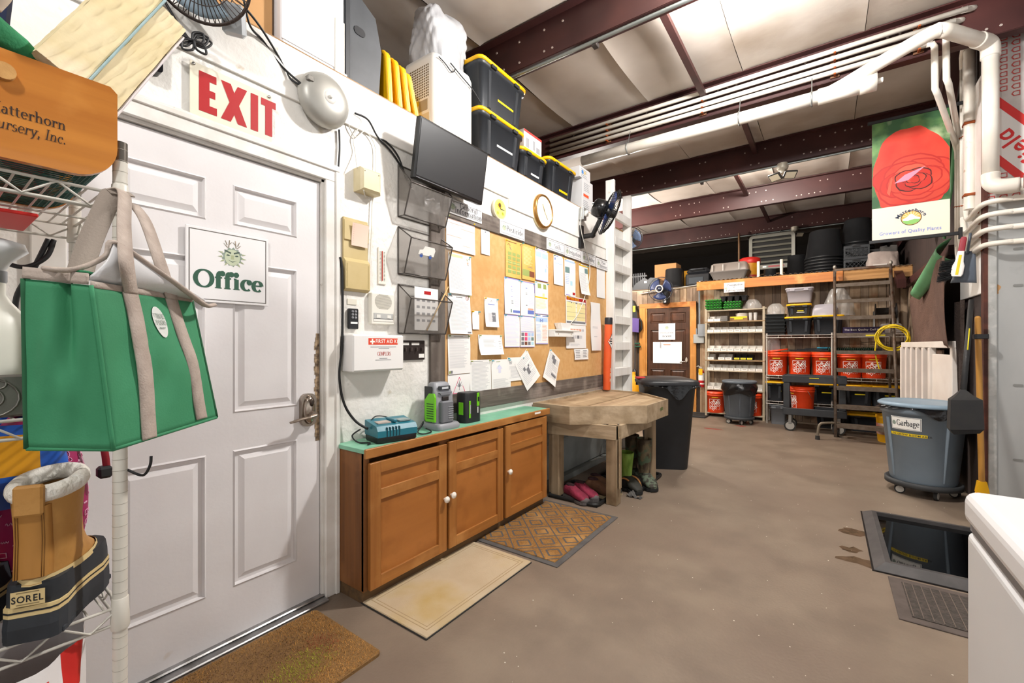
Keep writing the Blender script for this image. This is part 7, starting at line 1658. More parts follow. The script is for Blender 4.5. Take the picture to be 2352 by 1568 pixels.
# ---------------------------------------------------------------- hanging scoop, brush, dustpan, tarp, gate
GRNP = mat('#5c9a6c', .45, col2='#6aa87a', scale=5)
t = thing('green_scoop', 'long green plastic trough hanging behind the rose banner', 'scoop', (.86,5.55,0)); 
A = Vector((-.02,.0,2.62)); Bq = Vector((-.42,.85,1.62)); 
pts = [on_x(2187,365,.90),on_x(2180,560,.90),on_x(2150,600,.86)]
MB().tube([Vector((.03,-.25,3.0)),Vector((.02,-.2,2.6)),Vector((.0,-.05,2.2))], .03, 8, flat=.4).build('upper_strap', GRNP, t)
q0 = on_x(2186,572,.88)-Vector((.86,5.55,0)); q1 = on_x(2112,672,.80)-Vector((.86,5.55,0))
def tr_(u, v):
    c = q0.lerp(q1, v); w_ = .10*(1-.25*v); s_ = (u-.5)*2
    return (c.x-.10*(1-s_*s_)*(1-.3*v), c.y+.02*s_, c.z+w_*s_)
MB().grid(tr_, 10, 10).build('trough', GRNP, t, solid=.006); MB().box(-.02,-.02,-.05,.02,.02,.03,0,.004).build('red_tip', mat('#b5272a', .5), t).location = q1
c = on_x(2213,600,.86)
t = thing('hand_brush', 'white handled counter brush with black bristles hanging on the board', 'brush', (.812,4.66,1.885), rot=(0,math.radians(8),-.15))
MB().loft([[(p_[0]*s_,p_[1]*.016,z) for p_ in rrect(-1,-1,1,1,.4,3)] for z, s_ in ((-.13,.026),(-.11,.034),(-.05,.034),(-.02,.024),(.06,.018),(.15,.017))]).build('handle', mat('#ece8e2', .4), t)
MB().loft([[(p_[0]*s_,p_[1]*.018,z) for p_ in rrect(-1,-1,1,1,.4,3)] for z, s_ in ((.06,.019),(.15,.018),(.165,.012))]).build('red_grip', mat('#8d2430', .45), t)
MB().rect(-.008,-.12,.008,.03,-.0175).build('yellow_label', yl, t)
br = MB(); rb = random.Random(6)
for k in range(260):
    z = rb.uniform(-.15,.0); y = rb.uniform(-.012,.012); br.cyl((-.02,y,z),(-.085-rb.uniform(0,.02),y*2+rb.uniform(-.01,.01),z-rb.uniform(.0,.03)-.01),.0016,n=3,caps=False)
br.build('bristles', mat('#17181a', .6), t, kind='stuff')
t = thing('dust_pan', 'grey plastic dustpan hanging behind the hand brush', 'dustpan', (.862,4.71,1.93), rot=(0,math.radians(6),-.25)); DP = mat('#5b6470', .5)
MB().grid(lambda u,v: ((u-.5)*(.08+.06*v), -.05*(1-(2*u-1)**2)*v*.7+.02, .02-.24*v), 10, 8).build('pan', DP, t, solid=.004)
MB().tube(spline([(0,.01,.0),(0,-.0,.08),(.0,.01,.15)]), .018, 8, flat=.5).build('handle', mat('#4c5560', .5), t)
TARP = mat('#5a4238', .9, col2='#664c40', scale=9, bump=.5, bscale=60)
ca, cb, cc, cd = on_x(2192,585,.86), on_x(2105,680,.90), on_x(2110,800,.90), on_x(2203,800,.88)
t = thing('brown_tarp', 'brown shade cloth draped on the wall above the white gate', 'tarp', (0,0,0))
def tp(u, v):
    a = Vector(ca).lerp(Vector(cb), u); b = Vector(cd).lerp(Vector(cc), u); q = a.lerp(b, v); q.x -= .06+.02*math.sin(u*9+v*3)*(.3+v); q.z += .04*math.sin(u*5); return q
MB().grid(tp, 24, 14).build('cloth', TARP, t, solid=.004)
t2 = MB().grid(lambda u,v: (.90-.02*math.sin(u*12), 5.0+.35*u+.05*v, 1.60-1.25*v*(1-.25*u)), 12, 10).build('shade_cloth', mat('#30231d', .9, bump=.5, bscale=80)); tag(t2, 'dark brown mesh cloth hanging behind the long dustpan', 'cloth')
# white lattice gate leaning against the wall
g0_, g1_ = Vector((.74,7.0,0)), Vector((.885,5.22,0)); gd = (g1_-g0_); GL = gd.length; ga = math.atan2(gd.y, gd.x)
t = thing('white_gate', 'white slatted plastic gate leaning behind the garbage can', 'gate', (g0_.x,g0_.y,0), ga); GW = mat('#ded3c9', .5, col2='#e8dfd6', scale=4)
MB().box(0,-.02,1.21,GL,.02,1.27,0,.004).build('top_rail', GW, t); MB().box(0,-.02,.05,GL,.02,.12,0,.004).build('bottom_rail', GW, t)
for k in range(6): X = GL*(.0+.125*k); MB().box(X,-.03,.12,X+.055,.022,1.21,0,.004).build('slat', GW, t)
for k in range(4): MB().box(.055,.03,.25+.28*k,GL*.66,.045,.30+.28*k,0,.003).build('cross_slat', mat('#b59f90', .5), t)
MB().box(.02,.07,.12,GL*.66,.076,1.19).build('rear_mesh', mat('#8d7464', .7, bump=.6, bscale=40), t)  # backing colour darkened to stand for shade in the gaps between slats
MB().box(GL*.66,-.01,.12,GL-.06,.02,1.15,0,.003).build('solid_panel', GW, t); MB().box(GL-.06,-.022,.12,GL,.022,1.21,0,.004).build('end_stile', GW, t)
# ---------------------------------------------------------------- garbage can on dolly
CA0 = math.atan2(-4.98,-.665)
t = thing('garbage_can', 'blue grey garbage can on a dolly with a Garbage label', 'trash can', (.648,4.98,0)); GB_ = mat('#73808b', .45, col2='#7b8893', scale=4)
round_can(t, .205, .262, .62, .11, GB_, 4, CA0+.62); dolly(t, .245, mat('#3a3c3e', .6))
MB().lathe([(.285,.73),(.292,.735),(.292,.75),(.27,.765),(.25,.758),(.10,.766),(0,.768)], n=48).build('lid', mat('#8398a8', .4), t)
def bagg(u, v):
    a = 2*PI*u; r = .276+.012*math.sin(9*a+4*v)*v+.02*v; return (r*math.cos(a), r*math.sin(a), .735-(.020+.012*math.sin(2*a+1.4)+.085*math.exp(-((a-4.95)/.30)**2))*v)
MB().grid(bagg, 64, 6).build('liner_bag', mat('#151517', .2, bump=.4, bscale=12), t)
CA = math.atan2(-4.98,-.665)
def Pg(a, b):
    r = .205+(.262-.205)*(b-.13)/.54+.004; an = CA-.48+a/.25; return (r*math.cos(an), r*math.sin(an), b)
p = MB(); p.grid(lambda u,v: Pg(-.085+.20*u,.545+.105*v), 10, 2, 0, False)
P2 = lambda a,b: (lambda q: (q[0]*1.004,q[1]*1.004,q[2]))(Pg(a,b))
letters(p,'Garbage',-.042,.578,.068,0,1,True,1.2,P=P2,wx=.56)
for a0,b0,a1,b1 in ((-.081,.549,.111,.5515),(-.081,.6435,.111,.646),(-.081,.549,-.0785,.646),(.1085,.549,.111,.646)): p.grid(lambda u,v: P2(a0+(a1-a0)*u,b0+(b1-b0)*v), 6, 1, 1, False)
p.add([P2(-.062+.014*math.cos(k*PI/6),.597+.018*math.sin(k*PI/6)) for k in range(12)],[tuple(range(12))],2)
p.build('name_label', [LABELW, INK, EM[0]], t)
p = MB(); p.grid(lambda u,v: Pg(-.10+.25*u,.495+.024*v), 10, 1, 0, False); letters(p,'TO GROW ROOM AREA',-.085,.499,.021,0,1,P=P2,wx=1.05); p.build('yellow_label', [mat('#e6c81a', .5), INK], t)
# lobby dustpan, wooden handled tool
c = on_x(2231,690,.86); c2 = on_x(2212,905,.74)
t = thing('long_dustpan', 'black long-handled dustpan hanging in front of the garbage can', 'dustpan', (c2.x,c2.y,c2.z)); BKP = mat('#1d1d1f', .6, col2='#262524', scale=12)
tp_ = Vector(c)-Vector(c2); MB().tube([(0,0,0),tp_*.5,tp_], .016, 10).build('handle', BKP, t); MB().tube([tp_*.42,tp_*.72], .0175, 8).build('label_sleeve', mat('#2d2c1a', .5), t) if 0 else None
MB().tube([tp_*.45+Vector((.0,-.017,0)),tp_*.68+Vector((0,-.017,0))], .004, 6).build('yellow_strip', mat('#d9c61a', .5), t)
MB().loft([[(-.012,-.012,.03),(.012,-.012,.03),(.012,.012,.03),(-.012,.012,.03)],[(-.04,-.03,-.01),(.05,-.03,-.01),(.05,.03,-.01),(-.04,.03,-.01)],[(-.065,-.04,-.04),(.085,-.04,-.03),(.085,.05,-.03),(-.065,.05,-.04)],[(-.07,-.05,-.24),(.09,-.05,-.22),(.09,.06,-.22),(-.07,.06,-.24)],[(-.05,-.04,-.27),(.07,-.04,-.25),(.07,.05,-.25),(-.05,.05,-.27)]], smooth=False).build('pan', BKP, t)
t = thing('wooden_shovel', 'wooden shovel handle with yellow collar standing at the partition', 'shovel', (.905,4.52,0), rot=(0,math.radians(-1.0),0)); 
MB().cyl((0,0,.22),(0,0,1.43),.017,n=14).build('shaft', wood('#b9863c','#9a6a28',2,.5,30,1.4), t); MB().sphere((0,0,1.43),.0172,12,6).build('shaft_end', wood('#b9863c','#9a6a28',2), t)
MB().box(-.035,-.02,.0,.035,.02,.18,0,.008).loft([[(-.035,-.02,.18),(.035,-.02,.18),(.035,.02,.18),(-.035,.02,.18)],[(-.022,-.022,.26),(.022,-.022,.26),(.022,.022,.26),(-.022,.022,.26)]], smooth=False).build('yellow_collar', mat('#f0b40a', .4), t)
MB().box(-.026,-.026,1.28,.05,.026,1.315,0,.004).build('wall_clip', PLAS_BLACK, t)
# ---------------------------------------------------------------- chest freezer
fx, fy = .272, 1.535
t = thing('chest_freezer', 'white chest freezer at the edge of the room', 'freezer', (fx,fy,0)); FZ = mat('#e3e4e5', .3, col2='#dddee0', scale=2)
MB().box(.006,-1.25,.04,.70,-.006,.785).build('cabinet', FZ, t, bevel=.018); MB().box(.0,-1.25,.03,.02,-.0,.06).build('kick_strip', mat('#b9babc', .4), t) if 0 else None
MB().box(.0,-1.256,.80,.706,.0,.882).build('lid', mat('#ececed', .25), t, bevel=.026); MB().box(.012,-1.245,.785,.69,-.012,.80).build('gasket', mat('#8d8d8f', .6), t)
# ---------------------------------------------------------------- floor trays beside the freezer
c = [on_z(*q) for q in ((1978,1178),(2012,1312),(2066,1420))]
t = thing('footbath_mat', 'black rubber disinfectant mat with raised rim and standing water', 'mat', (.20,3.10,0)); w, d = .95, 1.05
MB().box(0,0,0,w,d,.006).build('tray_floor', mat('#141313', .4), t)
RIMB = mat('#383636', .55, col2='#4a4746', scale=10)
o_ = [(0,0),(w,0),(w,d),(0,d)]; i_ = [(.085,.085),(w-.085,.085),(w-.085,d-.085),(.085,d-.085)]; m_ = [(.06,.06),(w-.06,.06),(w-.06,d-.06),(.06,d-.06)]
for k in range(4):
    j = (k+1) % 4; MB().add([o_[k]+(.0,),o_[j]+(.0,),m_[j]+(.042,),m_[k]+(.042,),i_[j]+(.042,),i_[k]+(.042,),i_[j]+(.006,),i_[k]+(.006,)],[(0,1,2,3),(3,2,4,5),(5,4,6,7)]).build('rim_ramp', RIMB, t)
MB().grid(lambda u,v: (.085+(w-.17)*u,.085+(d-.17)*v,.018), 2, 2).build('water', mat('#050506', .03, spec=.8, ior=1.33), t)
t = thing('scraper_mat', 'grey rubber scraper mat beside the black footbath', 'mat', (.262,2.62,0)); w, d = .85, .45
MB().box(0,0,0,w,d,.006,0,.002).build('border', mat('#5c514b', .8, col2='#4a423d', scale=12), t); MB().box(.05,.045,.006,w-.05,d-.045,.009).build('tread', mat('#3a342f', .85, col2='#4d453f', scale=60, bump=.5, bscale=120), t)
g = MB()
for k in range(22): g.box(.055+.034*k,.05,.009,.058+.034*k,d-.05,.0115)
g.build('tread_ribs', mat('#6a5d53', .8), t, kind='stuff')
# ================================================================ wire rack in the foreground
RKX, RKY = -1.33, .292
PW = mat('#dedad0', .4, col2='#d2cdc1', scale=6, col3='#8a7a68', scale3=22, lo3=.70, hi3=.76)
t = thing('wire_rack', 'white wire shelving rack beside the office door', 'shelving', (RKX,RKY,0)); RD_ = .46; RL_ = .92
for (x, y, zt) in ((0,0,1.705),(-RD_,0,1.71),(0,-RL_,1.70),(-RD_,-RL_,1.70)):
    po = MB().cyl((x,y,0),(x,y,zt-.045),.0135,n=20).build('post', PW, t)
    g = MB()
    for k in range(int(zt/.0255)): g.tube([(x+.01365*math.cos(a),y+.01365*math.sin(a),.03+k*.0255) for a in [2*PI*q/14 for q in range(14)]], .0006, 3, closed=True)
    g.build('groove_rings', mat('#b5b0a4', .6), po, kind='stuff'); MB().cyl((x,y,zt-.045),(x,y,zt),.0137,n=20).build('post_cap', mat('#6d675f', .3, .7), po)
WM = mat('#d3cfc6', .4, col2='#c4bfb4', scale=9)
SHELF = [1.585, 1.085, .632]
for z in SHELF:
    g = MB()
    for xx in (0,-RD_):
        for dz in (0,-.038): g.cyl((xx,0,z+dz),(xx,-RL_,z+dz),.0035,n=8)
        pts = []
        for k in range(37): pts.append((xx+.003,-RL_*k/36,z-.019+.019*math.cos(k*PI/1.5*.75)))
        g.tube(pts, .0026, 6)
    for yy in (0,-RL_):
        for dz in (0,-.038): g.cyl((0,yy,z+dz),(-RD_,yy,z+dz),.0035,n=8)
        g.tube([(-RD_*k/18,yy+.003,z-.019+.019*math.cos(k*PI/1.5*.75)) for k in range(19)], .0026, 6)
    for k in range(1,34): yy = -RL_*k/34; g.cyl((.002,yy,z+.001),(-RD_-.002,yy,z+.001),.0024,n=6)
    for q in (.33,.66): g.cyl((-RD_*q,0,z-.006),(-RD_*q,-RL_,z-.006),.003,n=6)
    g.build('wire_shelf', WM, t)
    for (x, y) in ((0,0),(-RD_,0)): MB().lathe([(.0165,-.05),(.018,-.045),(.0155,.02),(.0145,.022)], (x,y,z), 18).build('corner_collar', PW, t)
for z in (1.10,):
    pass
tag(MB().tube(spline([(0,0,0),(.03,.02,-.012),(.042,.03,.01),(.043,.032,.032)]), .003, 8).build('wire_hook', PLAS_BLACK), 'black wire hook on the white rack post', 'hook', loc=(RKX+.004,RKY+.013,.945))
# ---------------------------------------------------------------- garden hod with wooden ends on the top shelf
HZ_ = SHELF[0]+.008
t = thing('garden_hod', 'wooden ended wire garden hod with Matterhorn Nursery lettering', 'basket', (RKX+.012,.283,HZ_), RZ)
OC = wood('#c98230','#a8621a',0,.4,16,1.2,.03,'#d89444',coat=.3)
def hodprof(W, H_, r=.075):
    o = [(-W,H_),(0,H_)]; 
    o = [(0,H_-.012),(-.012,H_),(-W+.012,H_),(-W,H_-.012)]+[(-W+r+r*math.cos(a),.012+r+r*math.sin(a)) for a in [math.radians(180+9*k) for k in range(11)]]+[(-r+r*math.cos(a),.012+r+r*math.sin(a)) for a in [math.radians(270+9*k) for k in range(11)]]
    return o
HP = hodprof(.36,.225)
MB().prism(HP, -.008, .010, 'y').build('end_board', OC, t); MB().prism(HP, .40, .418, 'y').build('end_board', OC, t)
p = MB(); letters(p,'Matterhorn',-.082,.104,.036,-.0086,0,True,1.0,'r',wx=.95) if 0 else letters(p,'Matterhorn',-.083,.098,.030,-.0086,0,True,.95,'r',wx=.70); letters(p,'Nursery, Inc.',-.083,.068,.030,-.0086,0,True,.85,'r',wx=.62,slant=.2); p.build('lettering', mat('#2a1a12', .7), t)
for x in (-.17,): MB().cyl((x,-.02,.178),(x,.43,.178),.0165,n=18).build('handle_dowel', wood('#c99a5c','#b5854a',1,.5), t)
g = MB(); WG = mat('#24524a', .4); n_ = 44
cur = [q for q in HP[4:]]; 
for k in range(26):
    y = .014+.385*k/25; g.tube([(q[0]*.985-.003,y,q[1]*.98+.004) for q in cur], .0016, 4, caps=False)
for q in cur[::1]: g.cyl((q[0]*.985-.003,.01,q[1]*.98+.004),(q[0]*.985-.003,.40,q[1]*.98+.004),.0014,n=4,caps=False)
for zz in (.11,.13,.15,.17,.19,.21):
    for xx in (-.006,-.357): g.cyl((xx,.01,zz),(xx,.40,zz),.0014,n=4,caps=False)
for k in range(26):
    y = .014+.385*k/25
    for xx in (-.006,-.357): g.cyl((xx,y,.08),(xx,y,.215),.0016,n=4,caps=False)
g.build('wire_body', WG, t)
r = random.Random(5)
for k in range(7):
    tk = MB().box(-.03,-.02,0,.03,.02,.05,0,.006).build('small_packet', (mat('#3a3436', .5), mat('#b5323a', .4), mat('#d9d4cc', .3), mat('#5d5048', .5), mat('#8a6a3a', .5))[k % 5]); tag(tk, ['dark','red','white','brown','tan','charcoal','crimson'][k]+' seed packet lying inside the wire hod', 'packet', 'packets in the hod', (RKX-.08-.045*k,.20-.045*(k % 3),HZ_+.035), r.uniform(0,3))
# foam blocks tied with a blue strap, in the hod
FO = mat('#e3d3ab', .9, col2='#d9c697', scale=9, bump=.12, bscale=40, col3='#efe4c8', scale3=6)
def foam(label, loc, w, d, h, rot, seed):
    r = random.Random(seed); t = thing('foam_block', label, 'foam', loc, rot=rot, group='yellowed foam blocks')
    def surf(n):
        def f(u, v, ax, sgn):
            j = .002*math.sin(u*23+seed)*math.sin(v*17+seed*2)+.001*math.sin(u*51+v*43)+(.008*math.sin(u*19+seed)*math.sin(v*13) if ax == 2 and sgn > 0 else 0)
            a, b = (u-.5), (v-.5)
            if ax == 0: return (sgn*(w/2)+j*sgn, a*d, h*(b+.5))
            if ax == 1: return (a*w, sgn*(d/2)+j*sgn, h*(b+.5))
            return (a*w, b*d, (h if sgn > 0 else 0)+j*sgn)
        return f
    f = surf(0); g = MB()
    for ax in range(3):
        for sg in (-1,1): g.grid(lambda u,v: f(u,v,ax,sg), 14, 14)
    g.build('block', FO, t); return t
fd = Vector((-.12,.45,.88)).normalized(); fw = (Vector((0,0,EYE))-Vector((-1.36,.18,1.85))).normalized(); fy_ = -(fw-fd*fw.dot(fd)).normalized(); fx_ = fy_.cross(fd)
FR = Matrix((fx_,fy_,fd)).transposed().to_euler(); FR = Matrix((fx_,fy_,fd)).transposed() @ Matrix.Rotation(.06,3,'Z'); fx_ = FR @ Vector((1,0,0)); FRE = FR.to_euler(); F0 = Vector((-1.39,.185,1.83))
foam('large yellowed foam block with a torn top standing in the hod', F0, .080,.10,.36, FRE, 3)
foam('narrower yellowed foam block beside the torn one in the hod', F0+fx_*.077-fd*.03, .062,.10,.37, FRE, 7)
t = thing('blue_strap', 'pale blue strap tied between the foam blocks', 'strap', F0+fx_*.0435-fd*.01, rot=FRE); MB().box(-.003,-.056,0,.002,.056,.37,0,.002).build('strap_band', mat('#9fb9bd', .6, col2='#8aa6ab', scale=20), t)
tag(MB().box(-.004,-.05,-.12,.002,.07,.34,0,.002).build('white_foam_sheet', mat('#ded6d6', .85, col2='#e9e3e2', scale=6)), 'pale foam sheet standing beside the foam blocks', 'foam sheet', loc=F0+fx_*.114-fd*.02, rot=FRE)
# green apron with grommet
AP = mat('#2f8a5a', .8, col2='#277a4e', scale=5, bump=.2, bscale=140)
t = thing('green_tote', 'folded green fabric tote with a pale handle loop on the hod', 'bag', (-1.315,.150,1.825))
MB().grid(lambda u,v: (-.04+.03*math.sin(u*4)+.05*v, -.16+.17*u*(1-.3*v)+.02*math.sin(v*5), .012+.14*v*(1-.55*u)), 10, 8).build('folded_cloth', AP, t, solid=.01)
MB().tube(spline([(.035,-.05,.05),(.05,-.035,.085),(.045,-.05,.11),(.03,-.09,.12),(.04,-.12,.09)]), .012, 8, flat=.4).build('handle_loop', mat('#cdbfae', .8), t)
tag(MB().box(-.12,-.2,0,.05,.08,.25,0,.01).build('navy_binder', mat('#27345c', .5)), 'navy blue binder behind the foam blocks', 'binder', loc=(-1.62,.05,1.86), rot=(0,.3,.2))
tag(MB().box(-.15,-.25,0,.1,.1,.16,0,.01).build('white_parcel', mat('#e9e6e4', .6, bump=.2, bscale=8)), 'white wrapped parcel behind the green tote', 'parcel', loc=(-1.58,.02,1.70))

# ---------------------------------------------------------------- insulated green shopping bag hanging on the post
BGR = mat('#3a8a60', .75, col2='#337f56', scale=6, bump=.08, bscale=260, col3='#43946a', scale3=5); TAU = mat('#b9aba0', .8, col2='#aa9b90', scale=30, bump=.2, bscale=200); LIN = mat('#dcdcdd', .3, bump=.2, bscale=10)
t = thing('shopping_bag', 'green insulated shopping bag with taupe handles hanging on the rack post', 'bag', (0,0,0))
# corner lines of the bag: near corner N, far right R, left L  (bottom z / top z)
Nb, Nt = on_x(258,1032,-1.075), on_x(207,655,-1.09)
Rb, Rt = on_x(497,958,-1.265), on_x(440,690,-1.27)
Lb, Lt = on_x(62,1030,-1.15), on_x(55,640,-1.15)
bk = Vector((-.10,-.05,0))
Bb, Bt = Rb+Vector((-.05,-.10,0)), Rt+Vector((-.05,-.10,0))
Bb.x = -1.30; Bt.x = -1.30; Bb.y = .33; Bt.y = .33
def pan(a, b, c, d, bulge, seed, nrm, fold=0.):
    def f(u, v):
        q = a.lerp(b, u).lerp(d.lerp(c, u), v); k = math.sin(PI*u)*math.sin(PI*v)
        w_ = bulge*k+.004*math.sin(7*u+5*v+seed)*k+.003*math.sin(15*u-9*v+seed)*k
        if fold: w_ -= fold*math.exp(-((u-.68+.10*v)/.10)**2)*(v**1.3)
        return q+nrm*w_
    return f
nF = (Rb-Nb).cross(Vector((0,0,1))).normalized(); 
if nF.dot(-Nb) < 0: nF = -nF
nL = (Nb-Lb).cross(Vector((0,0,1))).normalized()
if nL.dot(Vector((0,0,0))-Lb) < 0: nL = -nL
front = pan(Nb,Rb,Rt,Nt,.012,1,nF); side = pan(Lb,Nb,Nt,Lt,.012,2,nL,.022)
MB().grid(front, 24, 24).build('front_panel', BGR, t, solid=.004)
MB().grid(side, 26, 24).build('side_panel', BGR, t, solid=.004)
MB().grid(lambda u,v: Lb.lerp(Nb,u).lerp(Bb.lerp(Rb,u),v)-Vector((0,0,.006*math.sin(PI*u)*math.sin(PI*v))), 8, 8).build('bottom_panel', mat('#1f5a39', .8), t, solid=.004)
MB().grid(pan(Lb,Bb,Bt,Lt,.0,3,nL), 10, 10).grid(pan(Bb,Rb,Rt,Bt,.0,3,nF), 10, 10).build('back_panel', BGR, t, solid=.004)
MB().tube([Lb,Nb,Rb], .004, 6).build('bottom_piping', BGR, t); MB().tube([front(0,v/12)+nF*.002 for v in range(13)], .0035, 6).build('corner_piping', BGR, t); MB().tube([front(1,v/12) for v in range(13)], .0045, 6).build('edge_piping', mat('#1f5a39', .8), t); MB().tube([side(0,v/12) for v in range(13)], .0045, 6).build('edge_piping', mat('#1f5a39', .8), t)
# taupe zip band round the top of the side, open lid with white lining
up = Vector((0,0,1))
MB().grid(lambda u,v: side(u*.98,1)+up*(.001+.020*v)+nL*(.003-.002*v), 16, 3).build('zip_band', TAU, t, solid=.004)
MB().grid(lambda u,v: front(u*1.0,1)+up*(-.004+.012*v)+nF*.002, 16, 2).build('top_binding', TAU, t, solid=.003)
H0, H1 = side(.55,1)+up*.022, Rt+up*.004
L0, L1 = on_x(260,556,-1.12), on_x(470,700,-1.22)
MB().grid(lambda u,v: (side(.95,1)+up*.01).lerp(H1+up*0, u).lerp(L0.lerp(L1+Vector((0,0,.01)), u), v)+nF*(.012*math.sin(PI*v)), 14, 8).build('white_lining', LIN, t, solid=.004)
MB().tube(spline([side(.30,1)+up*.022, side(.75,1)+up*.026, L0+Vector((.0,-.012,-.03)), L0, L0.lerp(L1,.35)+nF*.004, L0.lerp(L1,.7)+nF*.004, L1, L1+Vector((-.03,.03,.004))],6), .008, 8, flat=.6).build('lid_binding', TAU, t)
MB().grid(lambda u,v: side(.30+.65*u,1)+up*(.024)+(Bt-side(.6,1))*.55*v, 8, 6).build('lid_fabric', BGR, t, solid=.004)
# straps: ribbon helper
def ribbon(path, wd, side_v, M, name='strap'):
    P_ = spline(path, 8); n_ = len(P_)
    return MB().grid(lambda u,v: P_[min(int(round(v*(n_-1))), n_-1)]+Vector(side_v)*wd*(u-.5), 2, n_-1).build(name, M, t, solid=.003)
sv = (Rb-Nb).normalized()
for a0, a1, b0, b1 in ((.27,.30,.0,.99),(.80,.72,.03,.99)):
    pth = [front(a0+(a1-a0)*k/6, b0+(b1-b0)*k/6)+nF*.0045 for k in range(7)]
    ribbon(pth, .036, sv, TAU, 'sewn_strap')
hook = Vector((RKX+.02,RKY-.02,1.585)); hk = on_x(265,442,-1.275)
ribbon([front(.30,.985)+nF*.006, on_x(290,600,-1.10), on_x(285,520,-1.17), hk+Vector((.012,.012,0)), hk+Vector((-.02,.0,.006))], .034, sv, TAU, 'handle_strap')
ribbon([front(.72,.985)+nF*.006, on_x(370,610,-1.19), on_x(335,510,-1.24), on_x(305,468,-1.27)], .036, sv, TAU, 'handle_strap')
ribbon([on_x(180,640,-1.20), on_x(205,560,-1.24), on_x(240,480,-1.27), hk+Vector((-.006,0,.004)), hk+Vector((.006,.012,-.004))], .040, Vector((.3,.95,0)), mat('#978b80', .85, bump=.2, bscale=200), 'handle_strap')
# oval printed badge
p = MB(); bc = (.505,.80)
def Pb(a, b): q = front(bc[0]+a/(Rb-Nb).length, bc[1]+b/(Nt-Nb).length)+nF*.0040; return q
p.add([Pb(.020*math.cos(2*PI*k/28),.034*math.sin(2*PI*k/28)) for k in range(28)],[tuple(range(28))],0)
def Pb2(a, b): return tuple(Pb(a,b)+nF*.0012)
letters(p,'WHOLE',-.0165,.008,.0145,0,1,True,1.1,P=Pb2,wx=.62); letters(p,'FOODS',-.016,-.006,.0145,0,1,True,1.1,P=Pb2,wx=.66); letters(p,'MARKET',-.011,-.015,.006,0,1,P=Pb2,wx=.8); p.build('printed_badge', [mat('#dcdfda', .5), mat('#5a6d60', .6)], t)

# ---------------------------------------------------------------- winter boots on the lower shelf
TANL = mat('#b98848', .6, col2='#ac7a3a', scale=7, bump=.12, bscale=60, col3='#c69655', scale3=4); SOLE = mat('#25282c', .65, col2='#30343a', scale=12); CRMB = mat('#d8c08a', .6); FLC = mat('#f0ece4', .95, col2='#e2dcd0', scale=30, bump=.6, bscale=60)
def sorel(label, loc, rz):
    t = thing('snow_boot', label, 'boot', loc, rz, 'tan snow boots on the rack')
    L = .285; prof = ((0,.55),(.03,.74),(.12,.84),(.3,.80),(.48,.86),(.68,1.),(.84,.94),(.94,.70),(1.,.30)); W = .115
    def out(z, s=1., x0=0., e=0.): return [((a*L)*s-x0, W*b*.5*s+e, z) for a, b in prof]+[((a*L)*s-x0, -W*b*.5*s-e, z) for a, b in reversed(prof)]
    MB().loft([out(0,1.04,.008), out(.025,1.05,.01), out(.046,1.03,.006)], smooth=False).build('outsole', SOLE, t)
    for k in range(9): MB().box(.01+.031*k,-.050,-.001,.028+.031*k,.050,.010,0,.002).build('lug', SOLE, t)
    MB().loft([out(.044,1.035,.007), out(.060,1.035,.007)], smooth=False).build('midsole', CRMB, t); MB().loft([out(.051,1.040,.008), out(.054,1.040,.008)], smooth=False).build('midsole_line', mat('#1d1f22', .6), t)
    rings = []
    for z, s in ((.060,1.0),(.08,.99),(.098,.96)): rings.append(out(z, s, -(1-s)*.06))
    MB().loft(rings).build('rubber_shell', SOLE, t)
    def leg(z, lx, rx, ry, n=20): return [(lx+rx*math.cos(2*PI*k/n), ry*math.sin(2*PI*k/n), z) for k in range(n)]
    MB().loft([leg(.095,.13,.135,.050), leg(.104,.125,.125,.049), leg(.125,.10,.098,.050), leg(.15,.085,.082,.050), leg(.19,.078,.076,.052), leg(.235,.078,.080,.056), leg(.25,.078,.081,.057)], cap1=False).build('leather_upper', TANL, t)
    MB().loft([leg(.093,.135,.140,.0525), leg(.104,.128,.131,.051)], cap0=False, cap1=False).build('welt', CRMB, t)
    MB().tube([(.078+.074*math.cos(2*PI*k/24),.051*math.sin(2*PI*k/24),.255+.008*math.cos(2*PI*k/24)) for k in range(24)], .0155, 10, closed=True).build('fleece_cuff', FLC, t)
    MB().sphere((.078,0,.235),(.066,.045,.01),16,6).build('inner_lining', mat('#8d867c', .95), t)
    MB().box(-.016,-.024,.215,.0,.024,.268,0,.004).build('pull_tab', TANL, t)
    bs = [(-.003,.108),(-.001,.14),(.001,.17),(-.001,.20),(-.005,.23)]
    MB().loft([[(x_-.0035,-.026,z_),(x_-.0035,.026,z_),(x_+.02,.030,z_),(x_+.02,-.030,z_)] for x_, z_ in bs]).build('back_strip', mat('#b07c3a', .6), t)
    for s in (-1,1):
        for q in (.023,.019): MB().tube([(x_-.0042,s*q,z_) for x_, z_ in bs], .0008, 4).build('stitching', mat('#7d5422', .7), t)
    for k in range(4): MB().box(.150-.006*k,-.02,.135+.03*k,.165-.006*k,.02,.148+.03*k,0,.003).build('eyelet', mat('#8a5f2b', .5), t)
    def Ph(a, b): return (-.0125-.0, -a, b)
    p = MB(); p.add([Ph(-.027,.064),Ph(.027,.064),Ph(.027,.090),Ph(-.027,.090)],[(0,1,2,3)],0)
    def Ph2(a, b): return (-.0131, -a, b)
    letters(p,'SOREL',-text_w('SOREL',.016)*.5,.071,.016,0,1,P=Ph2)
    for z_ in (.0865,.0665): p.add([Ph2(-.018,z_),Ph2(.018,z_),Ph2(.018,z_+.0016),Ph2(-.018,z_+.0016)],[(0,1,2,3)],2)
    p.build('heel_badge', [CRMB, mat('#1d1f22', .6), mat('#8a7a55', .6)], t)
    return t
b0 = sorel('tan snow boot with white fleece cuff at the front of the rack', (-1.312,.150,SHELF[2]+.006), math.radians(150)); b0.scale = (.87,.95,1.18)
